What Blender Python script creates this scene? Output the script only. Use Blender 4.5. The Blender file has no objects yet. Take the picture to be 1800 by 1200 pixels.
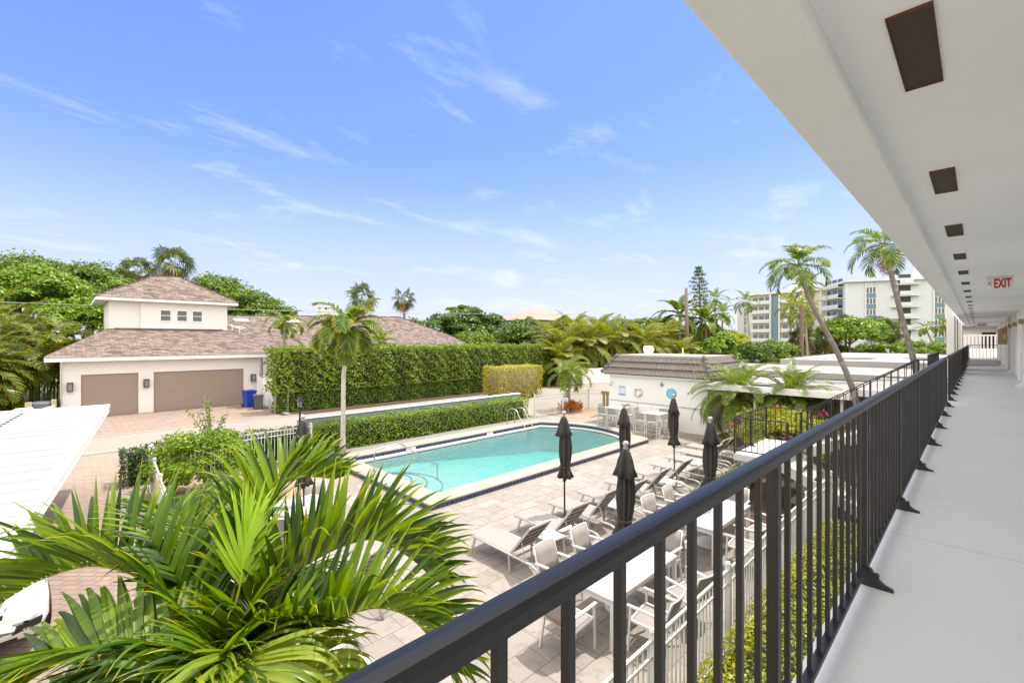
import bpy, math, random
import numpy as np
from mathutils import Vector, Matrix

# ---------------------------------------------------------------- camera, sky, sun, exposure
SC = bpy.context.scene
COL = SC.collection
CAM_H = 4.4                                   # eye height above the pool deck (second-floor walkway at 2.9)
cam_d = bpy.data.cameras.new('camera')
cam_d.sensor_width = 36.0
cam_d.lens = 16.0
cam_d.shift_y = -0.0017
cam_d.clip_start = 0.05
cam_d.clip_end = 2000
cam = bpy.data.objects.new('camera', cam_d)
COL.objects.link(cam)
cam.location = (0, 0, CAM_H)
# look direction: 45.64 deg to the left of the corridor axis (+X)
cam.rotation_euler = (math.radians(90), 0, math.radians(45.64 - 90))
SC.camera = cam

SUN_EL = math.radians(69)
SUN_DIR = Vector((0.93, -0.36, 0)).normalized() * math.cos(SUN_EL) + Vector((0, 0, math.sin(SUN_EL)))
sun_d = bpy.data.lights.new('sun', 'SUN')
sun_d.energy = 2.6
sun_d.angle = math.radians(0.6)
sun_d.color = (1.0, 0.955, 0.88)
sun = bpy.data.objects.new('sun', sun_d)
COL.objects.link(sun)
sun.rotation_euler = SUN_DIR.to_track_quat('Z', 'Y').to_euler()

SC.view_settings.view_transform = 'Standard'
SC.view_settings.look = 'None'
SC.view_settings.exposure = 0.95
SC.view_settings.gamma = 1.0
SC.render.engine = 'CYCLES'
SC.cycles.max_bounces = 10
SC.cycles.diffuse_bounces = 5
SC.cycles.transparent_max_bounces = 24
SC.cycles.caustics_reflective = False
SC.cycles.caustics_refractive = False
SC.cycles.use_denoising = True
SC.cycles.sample_clamp_indirect = 8

W = bpy.data.worlds.new('World')
SC.world = W
W.use_nodes = True
nt = W.node_tree
nt.nodes.clear()
def wn(t, **kw):
    n = nt.nodes.new(t)
    for k, v in kw.items(): setattr(n, k, v)
    return n
def wl(a, b): nt.links.new(a, b)
sky = wn('ShaderNodeTexSky')
sky.sky_type = 'NISHITA'
sky.sun_disc = False
sky.sun_elevation = SUN_EL
sky.sun_rotation = math.atan2(SUN_DIR.x, SUN_DIR.y)
sky.air_density = 1.0
sky.dust_density = 0.3
sky.ozone_density = 3.5
tc = wn('ShaderNodeTexCoord')
sep = wn('ShaderNodeSeparateXYZ')
wl(tc.outputs['Generated'], sep.inputs[0])
zc = wn('ShaderNodeMath', operation='MAXIMUM'); wl(sep.outputs[2], zc.inputs[0]); zc.inputs[1].default_value = 0.0
za = wn('ShaderNodeMath', operation='ADD'); wl(zc.outputs[0], za.inputs[0]); za.inputs[1].default_value = 0.12
dx = wn('ShaderNodeMath', operation='DIVIDE'); wl(sep.outputs[0], dx.inputs[0]); wl(za.outputs[0], dx.inputs[1])
dy = wn('ShaderNodeMath', operation='DIVIDE'); wl(sep.outputs[1], dy.inputs[0]); wl(za.outputs[0], dy.inputs[1])
cmb = wn('ShaderNodeCombineXYZ'); wl(dx.outputs[0], cmb.inputs[0]); wl(dy.outputs[0], cmb.inputs[1])
mp = wn('ShaderNodeMapping'); mp.inputs['Rotation'].default_value = (0, 0, math.radians(40)); mp.inputs['Scale'].default_value = (0.9, 1.7, 1); mp.inputs['Location'].default_value = (5.8, 5.5, 0.8)
wl(cmb.outputs[0], mp.inputs['Vector'])
ns = wn('ShaderNodeTexNoise'); ns.inputs['Scale'].default_value = 1.25; ns.inputs['Detail'].default_value = 10; ns.inputs['Roughness'].default_value = 0.62; ns.inputs['Distortion'].default_value = 0.35
wl(mp.outputs[0], ns.inputs['Vector'])
cr = wn('ShaderNodeValToRGB')
cr.color_ramp.elements[0].position = 0.54; cr.color_ramp.elements[0].color = (0, 0, 0, 1)
cr.color_ramp.elements[1].position = 0.80; cr.color_ramp.elements[1].color = (0.72, 0.72, 0.72, 1)
wl(ns.outputs['Fac'], cr.inputs[0])
mixc = wn('ShaderNodeMix', data_type='RGBA')
wl(cr.outputs[0], mixc.inputs['Factor'])
ss = wn('ShaderNodeSeparateColor'); wl(sky.outputs[0], ss.inputs[0])
sc_ = wn('ShaderNodeCombineColor')
for i_, (g_, k_) in enumerate(((1.08, 0.915 * 0.625), (0.80, 1.255 * 0.625), (0.75, 2.12 * 0.625))):
    pw = wn('ShaderNodeMath', operation='POWER'); wl(ss.outputs[i_], pw.inputs[0]); pw.inputs[1].default_value = g_
    ml = wn('ShaderNodeMath', operation='MULTIPLY'); wl(pw.outputs[0], ml.inputs[0]); ml.inputs[1].default_value = k_
    ml.name = 'chan%d' % i_
    if i_: wl(ml.outputs[0], sc_.inputs[i_])
cap = wn('ShaderNodeMath', operation='MULTIPLY'); wl(nt.nodes['chan1'].outputs[0], cap.inputs[0]); cap.inputs[1].default_value = 0.90
mn = wn('ShaderNodeMath', operation='MINIMUM'); wl(nt.nodes['chan0'].outputs[0], mn.inputs[0]); wl(cap.outputs[0], mn.inputs[1])
wl(mn.outputs[0], sc_.inputs[0])
hz = wn('ShaderNodeMapRange', interpolation_type='SMOOTHSTEP'); wl(sep.outputs[2], hz.inputs['Value'])   # pale haze towards the horizon
hz.inputs['From Min'].default_value = 0.38; hz.inputs['From Max'].default_value = 0.06; hz.inputs['To Min'].default_value = 0.05; hz.inputs['To Max'].default_value = 0.66
mixh = wn('ShaderNodeMix', data_type='RGBA'); wl(hz.outputs[0], mixh.inputs['Factor']); wl(sc_.outputs[0], mixh.inputs['A'])
mixh.inputs['B'].default_value = (2.85, 3.05, 3.5, 1)
wl(mixh.outputs['Result'], mixc.inputs['A'])
mixc.inputs['B'].default_value = (3.75, 3.85, 4.0, 1)
# bright white veil added overhead, out of view, as neutral fill for shaded surfaces
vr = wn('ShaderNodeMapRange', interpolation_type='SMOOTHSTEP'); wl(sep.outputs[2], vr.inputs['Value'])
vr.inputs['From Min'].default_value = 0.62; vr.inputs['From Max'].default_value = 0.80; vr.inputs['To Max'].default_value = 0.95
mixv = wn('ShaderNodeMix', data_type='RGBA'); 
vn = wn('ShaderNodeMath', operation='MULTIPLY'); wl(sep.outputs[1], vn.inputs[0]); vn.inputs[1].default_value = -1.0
vs_ = wn('ShaderNodeMapRange', interpolation_type='SMOOTHSTEP'); wl(vn.outputs[0], vs_.inputs['Value'])   # added fill: bright unseen sky behind the building
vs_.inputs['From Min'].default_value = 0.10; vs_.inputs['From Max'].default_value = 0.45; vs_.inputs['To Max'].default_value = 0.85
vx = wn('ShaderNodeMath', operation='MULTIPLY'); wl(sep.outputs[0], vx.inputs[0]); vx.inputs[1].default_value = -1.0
vx2 = wn('ShaderNodeMapRange', interpolation_type='SMOOTHSTEP'); wl(vx.outputs[0], vx2.inputs['Value'])   # same added fill behind the viewer, out of view
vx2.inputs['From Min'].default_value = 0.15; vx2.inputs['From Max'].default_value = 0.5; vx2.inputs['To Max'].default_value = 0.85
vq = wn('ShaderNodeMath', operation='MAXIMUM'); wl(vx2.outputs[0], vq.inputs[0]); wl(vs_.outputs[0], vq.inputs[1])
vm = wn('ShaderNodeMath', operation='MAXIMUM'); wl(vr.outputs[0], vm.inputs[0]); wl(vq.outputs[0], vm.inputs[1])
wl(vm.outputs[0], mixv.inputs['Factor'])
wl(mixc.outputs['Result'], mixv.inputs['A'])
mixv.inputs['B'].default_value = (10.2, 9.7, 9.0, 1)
bg = wn('ShaderNodeBackground'); bg.inputs['Strength'].default_value = 0.15
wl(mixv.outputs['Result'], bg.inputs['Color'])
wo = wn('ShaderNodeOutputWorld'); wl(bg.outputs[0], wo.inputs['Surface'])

# ---------------------------------------------------------------- materials
MATS = {}
def newmat(name):
    m = bpy.data.materials.new(name); m.use_nodes = True
    n = m.node_tree.nodes; n.clear()
    out = n.new('ShaderNodeOutputMaterial'); p = n.new('ShaderNodeBsdfPrincipled')
    m.node_tree.links.new(p.outputs[0], out.inputs[0])
    MATS[name] = m
    return m, m.node_tree, p, out

def lin(r, g, b):
    f = lambda c: c / 12.92 if c <= 0.04045 else ((c + 0.055) / 1.055) ** 2.4
    return (f(r / 255), f(g / 255), f(b / 255), 1)

def mat(name, col, rough=0.6, metal=0.0, var=0.12, scale=6.0, bump=0.0, bscale=60.0, spec=0.5, stain=None, sscale=1.2, coat=0.0):
    """plain surface with soft colour variation, optional bump and optional stains"""
    m, t, p, out = newmat(name)
    L = t.links.new
    c = col if len(col) == 4 else (*col, 1)
    p.inputs['Roughness'].default_value = rough
    p.inputs['Metallic'].default_value = metal
    p.inputs['Specular IOR Level'].default_value = spec
    p.inputs['Coat Weight'].default_value = coat
    tcn = t.nodes.new('ShaderNodeTexCoord')
    n1 = t.nodes.new('ShaderNodeTexNoise'); n1.inputs['Scale'].default_value = scale; n1.inputs['Detail'].default_value = 6
    L(tcn.outputs['Object'], n1.inputs['Vector'])
    mx = t.nodes.new('ShaderNodeMix'); mx.data_type = 'RGBA'
    mx.inputs['A'].default_value = tuple(x * (1 - var) for x in c[:3]) + (1,)
    mx.inputs['B'].default_value = tuple(min(1, x * (1 + var)) for x in c[:3]) + (1,)
    L(n1.outputs['Fac'], mx.inputs['Factor'])
    res = mx.outputs['Result']
    if stain:
        n2 = t.nodes.new('ShaderNodeTexNoise'); n2.inputs['Scale'].default_value = sscale; n2.inputs['Detail'].default_value = 8; n2.inputs['Roughness'].default_value = 0.65
        L(tcn.outputs['Object'], n2.inputs['Vector'])
        r2 = t.nodes.new('ShaderNodeValToRGB'); r2.color_ramp.elements[0].position = 0.52; r2.color_ramp.elements[1].position = 0.75
        L(n2.outputs['Fac'], r2.inputs[0])
        m2 = t.nodes.new('ShaderNodeMix'); m2.data_type = 'RGBA'
        L(r2.outputs[0], m2.inputs['Factor']); L(res, m2.inputs['A']); m2.inputs['B'].default_value = stain if len(stain) == 4 else (*stain, 1)
        res = m2.outputs['Result']
    L(res, p.inputs['Base Color'])
    if bump:
        n3 = t.nodes.new('ShaderNodeTexNoise'); n3.inputs['Scale'].default_value = bscale; n3.inputs['Detail'].default_value = 5
        L(tcn.outputs['Object'], n3.inputs['Vector'])
        b = t.nodes.new('ShaderNodeBump'); b.inputs['Strength'].default_value = bump; b.inputs['Distance'].default_value = 0.01
        L(n3.outputs['Fac'], b.inputs['Height']); L(b.outputs[0], p.inputs['Normal'])
    return m

def brickmat(name, c1, c2, mortar, bw, bh, rough=0.8, msize=0.004, offset=0.5, rot=0.0, mott=None, mscale=3.0, bump=0.4, squash=1.0, freq=2, vertical=False, mottpos=(0.5, 0.72)):
    """bricks, pavers or shingles in object space (metres)"""
    m, t, p, out = newmat(name)
    L = t.links.new
    p.inputs['Roughness'].default_value = rough
    p.inputs['Specular IOR Level'].default_value = 0.3
    tcn = t.nodes.new('ShaderNodeTexCoord')
    mpn = t.nodes.new('ShaderNodeMapping'); mpn.inputs['Rotation'].default_value = (0, 0, rot)
    L(tcn.outputs['UV' if vertical else 'Object'], mpn.inputs['Vector'])
    b = t.nodes.new('ShaderNodeTexBrick')
    b.inputs['Color1'].default_value = c1 if len(c1) == 4 else (*c1, 1)
    b.inputs['Color2'].default_value = c2 if len(c2) == 4 else (*c2, 1)
    b.inputs['Mortar'].default_value = mortar if len(mortar) == 4 else (*mortar, 1)
    b.inputs['Scale'].default_value = 1.0
    b.inputs['Mortar Size'].default_value = msize
    b.inputs['Mortar Smooth'].default_value = 0.1
    b.inputs['Brick Width'].default_value = bw
    b.inputs['Row Height'].default_value = bh
    b.offset = offset; b.squash = squash; b.squash_frequency = freq
    L(mpn.outputs[0], b.inputs['Vector'])
    res = b.outputs['Color']
    n1 = t.nodes.new('ShaderNodeTexNoise'); n1.inputs['Scale'].default_value = mscale; n1.inputs['Detail'].default_value = 9; n1.inputs['Roughness'].default_value = 0.7
    L(tcn.outputs['Object'], n1.inputs['Vector'])
    if mott:
        r = t.nodes.new('ShaderNodeValToRGB'); r.color_ramp.elements[0].position = mottpos[0]; r.color_ramp.elements[1].position = mottpos[1]
        L(n1.outputs['Fac'], r.inputs[0])
        mx = t.nodes.new('ShaderNodeMix'); mx.data_type = 'RGBA'; L(r.outputs[0], mx.inputs['Factor']); L(res, mx.inputs['A']); mx.inputs['B'].default_value = mott if len(mott) == 4 else (*mott, 1)
        res = mx.outputs['Result']
    L(res, p.inputs['Base Color'])
    if bump:
        bp = t.nodes.new('ShaderNodeBump'); bp.inputs['Strength'].default_value = bump; bp.inputs['Distance'].default_value = 0.006; bp.invert = True
        L(b.outputs['Fac'], bp.inputs['Height']); L(bp.outputs[0], p.inputs['Normal'])
    return m

def leafmat(name, cols, trans=0.35, rough=0.42, tip=None, vary=True, big=True):
    """leaves: colour per leaf, some light passes through"""
    m, t, p, out = newmat(name)
    L = t.links.new
    p.inputs['Roughness'].default_value = rough
    p.inputs['Specular IOR Level'].default_value = 0.4
    g = t.nodes.new('ShaderNodeNewGeometry')
    r = t.nodes.new('ShaderNodeValToRGB')
    els = r.color_ramp.elements
    while len(els) < len(cols): els.new(0.5)
    for i, c in enumerate(cols):
        els[i].position = i / (len(cols) - 1); els[i].color = c if len(c) == 4 else (*c, 1)
    fac = g.outputs['Random Per Island']
    if big:   # clumps: some branches are paler than others
        tcn = t.nodes.new('ShaderNodeTexCoord'); n1 = t.nodes.new('ShaderNodeTexNoise'); n1.inputs['Scale'].default_value = 0.9; n1.inputs['Detail'].default_value = 3
        L(tcn.outputs['Object'], n1.inputs['Vector'])
        mm = t.nodes.new('ShaderNodeMix'); mm.data_type = 'FLOAT'; mm.inputs['Factor'].default_value = 0.5
        L(fac, mm.inputs['A']); L(n1.outputs['Fac'], mm.inputs['B']); fac = mm.outputs['Result']
    L(fac, r.inputs[0])
    res = r.outputs[0]
    if tip:
        a = t.nodes.new('ShaderNodeAttribute'); a.attribute_name = 'tip'
        mx = t.nodes.new('ShaderNodeMix'); mx.data_type = 'RGBA'; L(a.outputs['Fac'], mx.inputs['Factor']); L(res, mx.inputs['A']); mx.inputs['B'].default_value = (*tip, 1)
        res = mx.outputs['Result']
    L(res, p.inputs['Base Color'])
    tr = t.nodes.new('ShaderNodeBsdfTranslucent')
    hsn = t.nodes.new('ShaderNodeHueSaturation'); hsn.inputs['Hue'].default_value = 0.485; hsn.inputs['Saturation'].default_value = 1.1; hsn.inputs['Value'].default_value = 1.5
    L(res, hsn.inputs['Color']); L(hsn.outputs[0], tr.inputs['Color'])
    ms = t.nodes.new('ShaderNodeMixShader'); ms.inputs[0].default_value = trans
    L(p.outputs[0], ms.inputs[1]); L(tr.outputs[0], ms.inputs[2]); L(ms.outputs[0], out.inputs[0])
    return m

# ---------------------------------------------------------------- mesh helpers
class MB:
    """collects shapes and links them as ONE mesh object"""
    def __init__(s): s.v = []; s.f = []; s.mi = []; s.uv = None
    def add(s, vs, fs, mi=0):
        o = len(s.v); s.v.extend([tuple(x) for x in vs]); s.f.extend([tuple(i + o for i in f) for f in fs]); s.mi.extend([mi] * len(fs)); return s
    def box(s, c, d, rz=0, mi=0, rx=0, ry=0):
        hx, hy, hz = d[0] / 2, d[1] / 2, d[2] / 2
        vs = [Vector((x, y, z)) for z in (-hz, hz) for y in (-hy, hy) for x in (-hx, hx)]
        if rz or rx or ry:
            M = Matrix.Rotation(rz, 3, 'Z') @ Matrix.Rotation(ry, 3, 'Y') @ Matrix.Rotation(rx, 3, 'X'); vs = [M @ v for v in vs]
        vs = [(v.x + c[0], v.y + c[1], v.z + c[2]) for v in vs]
        return s.add(vs, [(0, 2, 3, 1), (4, 5, 7, 6), (0, 1, 5, 4), (2, 6, 7, 3), (0, 4, 6, 2), (1, 3, 7, 5)], mi)
    def bx(s, x0, x1, y0, y1, z0, z1, mi=0):
        return s.box(((x0 + x1) / 2, (y0 + y1) / 2, (z0 + z1) / 2), (abs(x1 - x0), abs(y1 - y0), abs(z1 - z0)), mi=mi)
    def bar(s, p0, p1, w, h, mi=0, up=(0, 0, 1)):
        p0, p1 = Vector(p0), Vector(p1); t = (p1 - p0); ln = t.length; t.normalize()
        u = Vector(up)
        if abs(t.dot(u)) > 0.98: u = Vector((0, 1, 0))
        sd = t.cross(u).normalized(); u = sd.cross(t).normalized()
        vs = []
        for p in (p0, p1):
            for a, b in ((-1, -1), (1, -1), (1, 1), (-1, 1)): vs.append(p + sd * a * w / 2 + u * b * h / 2)
        return s.add(vs, [(0, 3, 2, 1), (4, 5, 6, 7), (0, 1, 5, 4), (1, 2, 6, 5), (2, 3, 7, 6), (3, 0, 4, 7)], mi)
    def tube(s, pts, r, n=8, mi=0, cap=True, closed=False, prof=None):
        pts = [Vector(p) for p in pts]; N = len(pts)
        rs = r if isinstance(r, (list, tuple)) else [r] * N
        prev = None; vs = []
        for i, p in enumerate(pts):
            if closed: t = pts[(i + 1) % N] - pts[i - 1]
            else: t = pts[min(i + 1, N - 1)] - pts[max(i - 1, 0)]
            t.normalize()
            if prev is None:
                a = Vector((0, 0, 1)) if abs(t.z) < 0.9 else Vector((1, 0, 0))
                sd = t.cross(a).normalized()
            else:
                sd = (prev - t * prev.dot(t)).normalized()
            prev = sd; u = sd.cross(t).normalized()
            for k in range(n):
                a = 2 * math.pi * k / n; q = rs[i] * (prof(a) if prof else 1)
                vs.append(p + sd * math.cos(a) * q + u * math.sin(a) * q)
        fs = []
        for i in range(N if closed else N - 1):
            j = (i + 1) % N
            for k in range(n): fs.append((i * n + k, i * n + (k + 1) % n, j * n + (k + 1) % n, j * n + k))
        if cap and not closed: fs += [tuple(range(n - 1, -1, -1)), tuple((N - 1) * n + k for k in range(n))]
        return s.add(vs, fs, mi)
    def lathe(s, prof, c=(0, 0, 0), n=16, mi=0, fold=None):
        vs = []; N = len(prof)
        for i, (r, z) in enumerate(prof):
            for k in range(n):
                a = 2 * math.pi * k / n; q = r * (fold(a, z, i) if fold else 1)
                vs.append((c[0] + q * math.cos(a), c[1] + q * math.sin(a), c[2] + z))
        fs = [(i * n + k, i * n + (k + 1) % n, (i + 1) * n + (k + 1) % n, (i + 1) * n + k) for i in range(N - 1) for k in range(n)]
        fs += [tuple(range(n - 1, -1, -1)), tuple((N - 1) * n + k for k in range(n))]
        return s.add(vs, fs, mi)
    def prism(s, poly, z0, z1, mi=0):
        n = len(poly); vs = [(x, y, z0) for x, y in poly] + [(x, y, z1) for x, y in poly]
        return s.add(vs, [tuple(range(n - 1, -1, -1)), tuple(range(n, 2 * n))] + [(i, (i + 1) % n, n + (i + 1) % n, n + i) for i in range(n)], mi)
    def build(s, name, m, parent=None, smooth=False, loc=None, bevel=0, smooth_angle=None, solid=0):
        me = bpy.data.meshes.new(name); me.from_pydata(s.v, [], s.f)
        ms = m if isinstance(m, (list, tuple)) else [m]
        for x in ms: me.materials.append(MATS[x] if isinstance(x, str) else x)
        if len(ms) > 1: me.polygons.foreach_set('material_index', s.mi)
        if smooth: me.polygons.foreach_set('use_smooth', [True] * len(me.polygons))
        me.update()
        o = bpy.data.objects.new(name, me); COL.objects.link(o)
        if parent: o.parent = parent
        if loc: o.location = loc
        if solid:
            b = o.modifiers.new('thickness', 'SOLIDIFY'); b.thickness = solid
        if bevel:
            b = o.modifiers.new('bevel', 'BEVEL'); b.width = bevel; b.segments = 2; b.limit_method = 'ANGLE'; b.angle_limit = math.radians(40)
        return o

def np_obj(name, V, F, m, parent=None, loc=None, mi=None, attr=None, smooth=False):
    """fast mesh from arrays; all faces have the same corner count"""
    V = np.asarray(V, dtype=np.float32); F = np.asarray(F, dtype=np.int32); k = F.shape[1]
    me = bpy.data.meshes.new(name)
    me.vertices.add(len(V)); me.vertices.foreach_set('co', V.ravel())
    me.loops.add(F.size); me.loops.foreach_set('vertex_index', F.ravel())
    me.polygons.add(len(F)); me.polygons.foreach_set('loop_start', np.arange(0, F.size, k, dtype=np.int32))
    for x in (m if isinstance(m, (list, tuple)) else [m]): me.materials.append(MATS[x])
    if mi is not None: me.polygons.foreach_set('material_index', np.asarray(mi, dtype=np.int32))
    if smooth: me.polygons.foreach_set('use_smooth', np.ones(len(F), dtype=bool))
    me.update(calc_edges=True)
    if attr is not None:
        a = me.attributes.new('tip', 'FLOAT', 'POINT'); a.data.foreach_set('value', np.asarray(attr, dtype=np.float32))
    o = bpy.data.objects.new(name, me); COL.objects.link(o)
    if parent: o.parent = parent
    if loc is not None: o.location = loc
    return o

def tag(o, label, cat, group=None):
    o['label'] = label; o['category'] = cat
    if group: o['group'] = group
    return o
def thing(name, label, cat, loc=(0, 0, 0), rz=0, group=None):
    o = bpy.data.objects.new(name, None); COL.objects.link(o)
    o.location = loc; o.rotation_euler = (0, 0, rz); o.empty_display_size = 0.1
    return tag(o, label, cat, group)
def structure(o): o['kind'] = 'structure'; return o
KIDS = {}
def copy_tree(o, parent=None):
    c = o.copy(); COL.objects.link(c)
    if parent: c.parent = parent
    for ch in list(o.children): copy_tree(ch, c)
    return c
def clone(o, loc, rz=None, label=None, scale=None):
    c = copy_tree(o); c.location = loc
    if rz is not None: c.rotation_euler = (0, 0, rz)
    if label: c['label'] = label
    if scale: c.scale = (scale,) * 3
    return c
def text_part(name, body, size, m, parent, loc, rot, extrude=0.002, align='CENTER', bold=0.0):
    """lettering as a mesh"""
    cu = bpy.data.curves.new(name, 'FONT'); cu.body = body; cu.size = size; cu.extrude = extrude; cu.align_x = align; cu.align_y = 'CENTER'; cu.offset = bold
    tmp = bpy.data.objects.new(name, cu); COL.objects.link(tmp)
    dg = bpy.context.evaluated_depsgraph_get()
    me = bpy.data.meshes.new_from_object(tmp.evaluated_get(dg))
    bpy.data.objects.remove(tmp)
    me.materials.clear(); me.materials.append(MATS[m])
    o = bpy.data.objects.new(name, me); COL.objects.link(o)
    o.location = loc; o.rotation_euler = rot
    if parent: o.parent = parent
    return o

# ---------------------------------------------------------------- foliage helpers
def kites(P, D, N, L, Wd):
    """leaf-shaped quads: positions, directions, facing, lengths, widths"""
    S = np.cross(D, N); S /= (np.linalg.norm(S, axis=1, keepdims=True) + 1e-9)
    L = L[:, None]; Wd = Wd[:, None]
    V = np.stack([P, P + D * L * 0.5 + S * Wd * 0.5, P + D * L, P + D * L * 0.5 - S * Wd * 0.5], axis=1).reshape(-1, 3)
    F = np.arange(len(P) * 4).reshape(-1, 4)
    return V, F
def unit(a): return a / (np.linalg.norm(a, axis=1, keepdims=True) + 1e-9)
def leaves_from(rs, P, N, size, aspect=0.5, spread=0.9):
    """leaves at P that roughly face N"""
    n = len(P)
    Nn = unit(N + rs.normal(0, 0.55, (n, 3)))
    T = unit(np.cross(Nn, rs.normal(0, 1, (n, 3))))
    L = size * rs.uniform(0.65, 1.3, n)
    return kites(P - T * L[:, None] * 0.5, T, Nn, L, L * aspect)
def join(parts):
    Vs, Fs, o = [], [], 0
    for V, F in parts:
        Vs.append(V); Fs.append(F + o); o += len(V)
    return np.concatenate(Vs), np.concatenate(Fs)
def box_quads(x0, x1, y0, y1, z0, z1):
    V = np.array([(x, y, z) for z in (z0, z1) for y in (y0, y1) for x in (x0, x1)], dtype=float)
    F = np.array([(0, 2, 3, 1), (4, 5, 7, 6), (0, 1, 5, 4), (2, 6, 7, 3), (0, 4, 6, 2), (1, 3, 7, 5)])
    return V, F
def hedge_mesh(seed, dims, leaf, dens, m, core, jit=0.12, name='hedge', loc=(0, 0, 0), wave=0.08, rnd=0.0):
    """clipped hedge: a twiggy core box with leaves spread through its outer shell"""
    rs = np.random.RandomState(seed); lx, ly, lz = dims
    faces = [('x', 0), ('x', 1), ('y', 0), ('y', 1), ('z', 1)]
    Ps, Ns = [], []
    for ax, sgn in faces:
        A = {'x': ly * lz, 'y': lx * lz, 'z': lx * ly}[ax]; n = int(A * dens)
        u = rs.uniform(0, 1, n); v = rs.uniform(0, 1, n)
        if ax == 'x': P = np.stack([np.full(n, lx * sgn), u * ly, v * lz], 1); N = np.tile([2 * sgn - 1, 0, 0.35], (n, 1))
        elif ax == 'y': P = np.stack([u * lx, np.full(n, ly * sgn), v * lz], 1); N = np.tile([0, 2 * sgn - 1, 0.35], (n, 1))
        else: P = np.stack([u * lx, v * ly, np.full(n, lz)], 1); N = np.tile([0, 0, 1], (n, 1))
        N = unit(N.astype(float))
        ph = P * 2.1
        w = np.sin(ph[:, 0] * 1.3 + 1) * np.sin(ph[:, 1] * 1.7 + 2) + np.sin(ph[:, 0] * 3.1 + ph[:, 2] * 3.7) * 0.6
        P = P + N * (wave * w - rs.exponential(jit, n))[:, None] + rs.normal(0, leaf * 0.25, (n, 3))
        Ps.append(P); Ns.append(N)
    P = np.concatenate(Ps); N = np.concatenate(Ns)
    if rnd > 0:      # rounded corners
        c = np.array([lx / 2, ly / 2, lz * 0.45]); h = np.array([lx / 2, ly / 2, lz * 0.55])
        q = (P - c) / h; l = np.power((np.abs(q) ** 4).sum(1), 0.25); f = 1 - rnd * np.clip(l - 1, 0, 1) - 0.0
        P = c + (P - c) * np.minimum(1, 1 / np.maximum(l, 1e-6) * 1.0 + (1 - rnd))[:, None]
    P[:, 2] = np.maximum(P[:, 2], 0.03)
    V, F = leaves_from(rs, P, N, leaf)
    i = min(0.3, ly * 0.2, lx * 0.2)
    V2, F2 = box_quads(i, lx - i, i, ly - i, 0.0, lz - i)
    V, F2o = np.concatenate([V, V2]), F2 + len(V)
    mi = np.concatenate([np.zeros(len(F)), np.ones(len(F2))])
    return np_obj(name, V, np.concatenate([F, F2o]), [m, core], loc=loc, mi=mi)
def crown_mesh(seed, rad, clumps, rc, per, leaf, m, parent, name='crown', z0=0.0, low=-0.35, flat=1.0):
    """broadleaf crown: leaf clumps spread through an uneven ellipsoid"""
    rs = np.random.RandomState(seed)
    C = unit(rs.normal(0, 1, (clumps, 3))); C[:, 2] = np.where(C[:, 2] < low, -C[:, 2], C[:, 2])
    C = C * (rs.uniform(0.5, 1.0, (clumps, 1)) ** 0.6)
    C = C * np.array(rad)
    R = rc * rs.uniform(0.6, 1.35, clumps)
    Pn = unit(rs.normal(0, 1, (clumps * per, 3)))
    idx = np.repeat(np.arange(clumps), per)
    rr = R[idx] * rs.uniform(0.35, 1.05, clumps * per) ** 0.5
    Pn[:, 2] = np.where(Pn[:, 2] < -0.25, -Pn[:, 2] * 0.6, Pn[:, 2])
    P = C[idx] + Pn * rr[:, None] * np.array([1, 1, 0.75 * flat])
    out = unit(P / np.array(rad)) * 0.5 + Pn + np.array([0, 0, 0.35])
    P[:, 2] += z0
    V, F = leaves_from(rs, P, unit(out), leaf)
    return np_obj(name, V, F, m, parent)
def trunk_part(parent, pts, r, m='bark', name='trunk', n=9):
    b = MB(); b.tube(pts, r, n); return b.build(name, m, parent, smooth=True)

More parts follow.
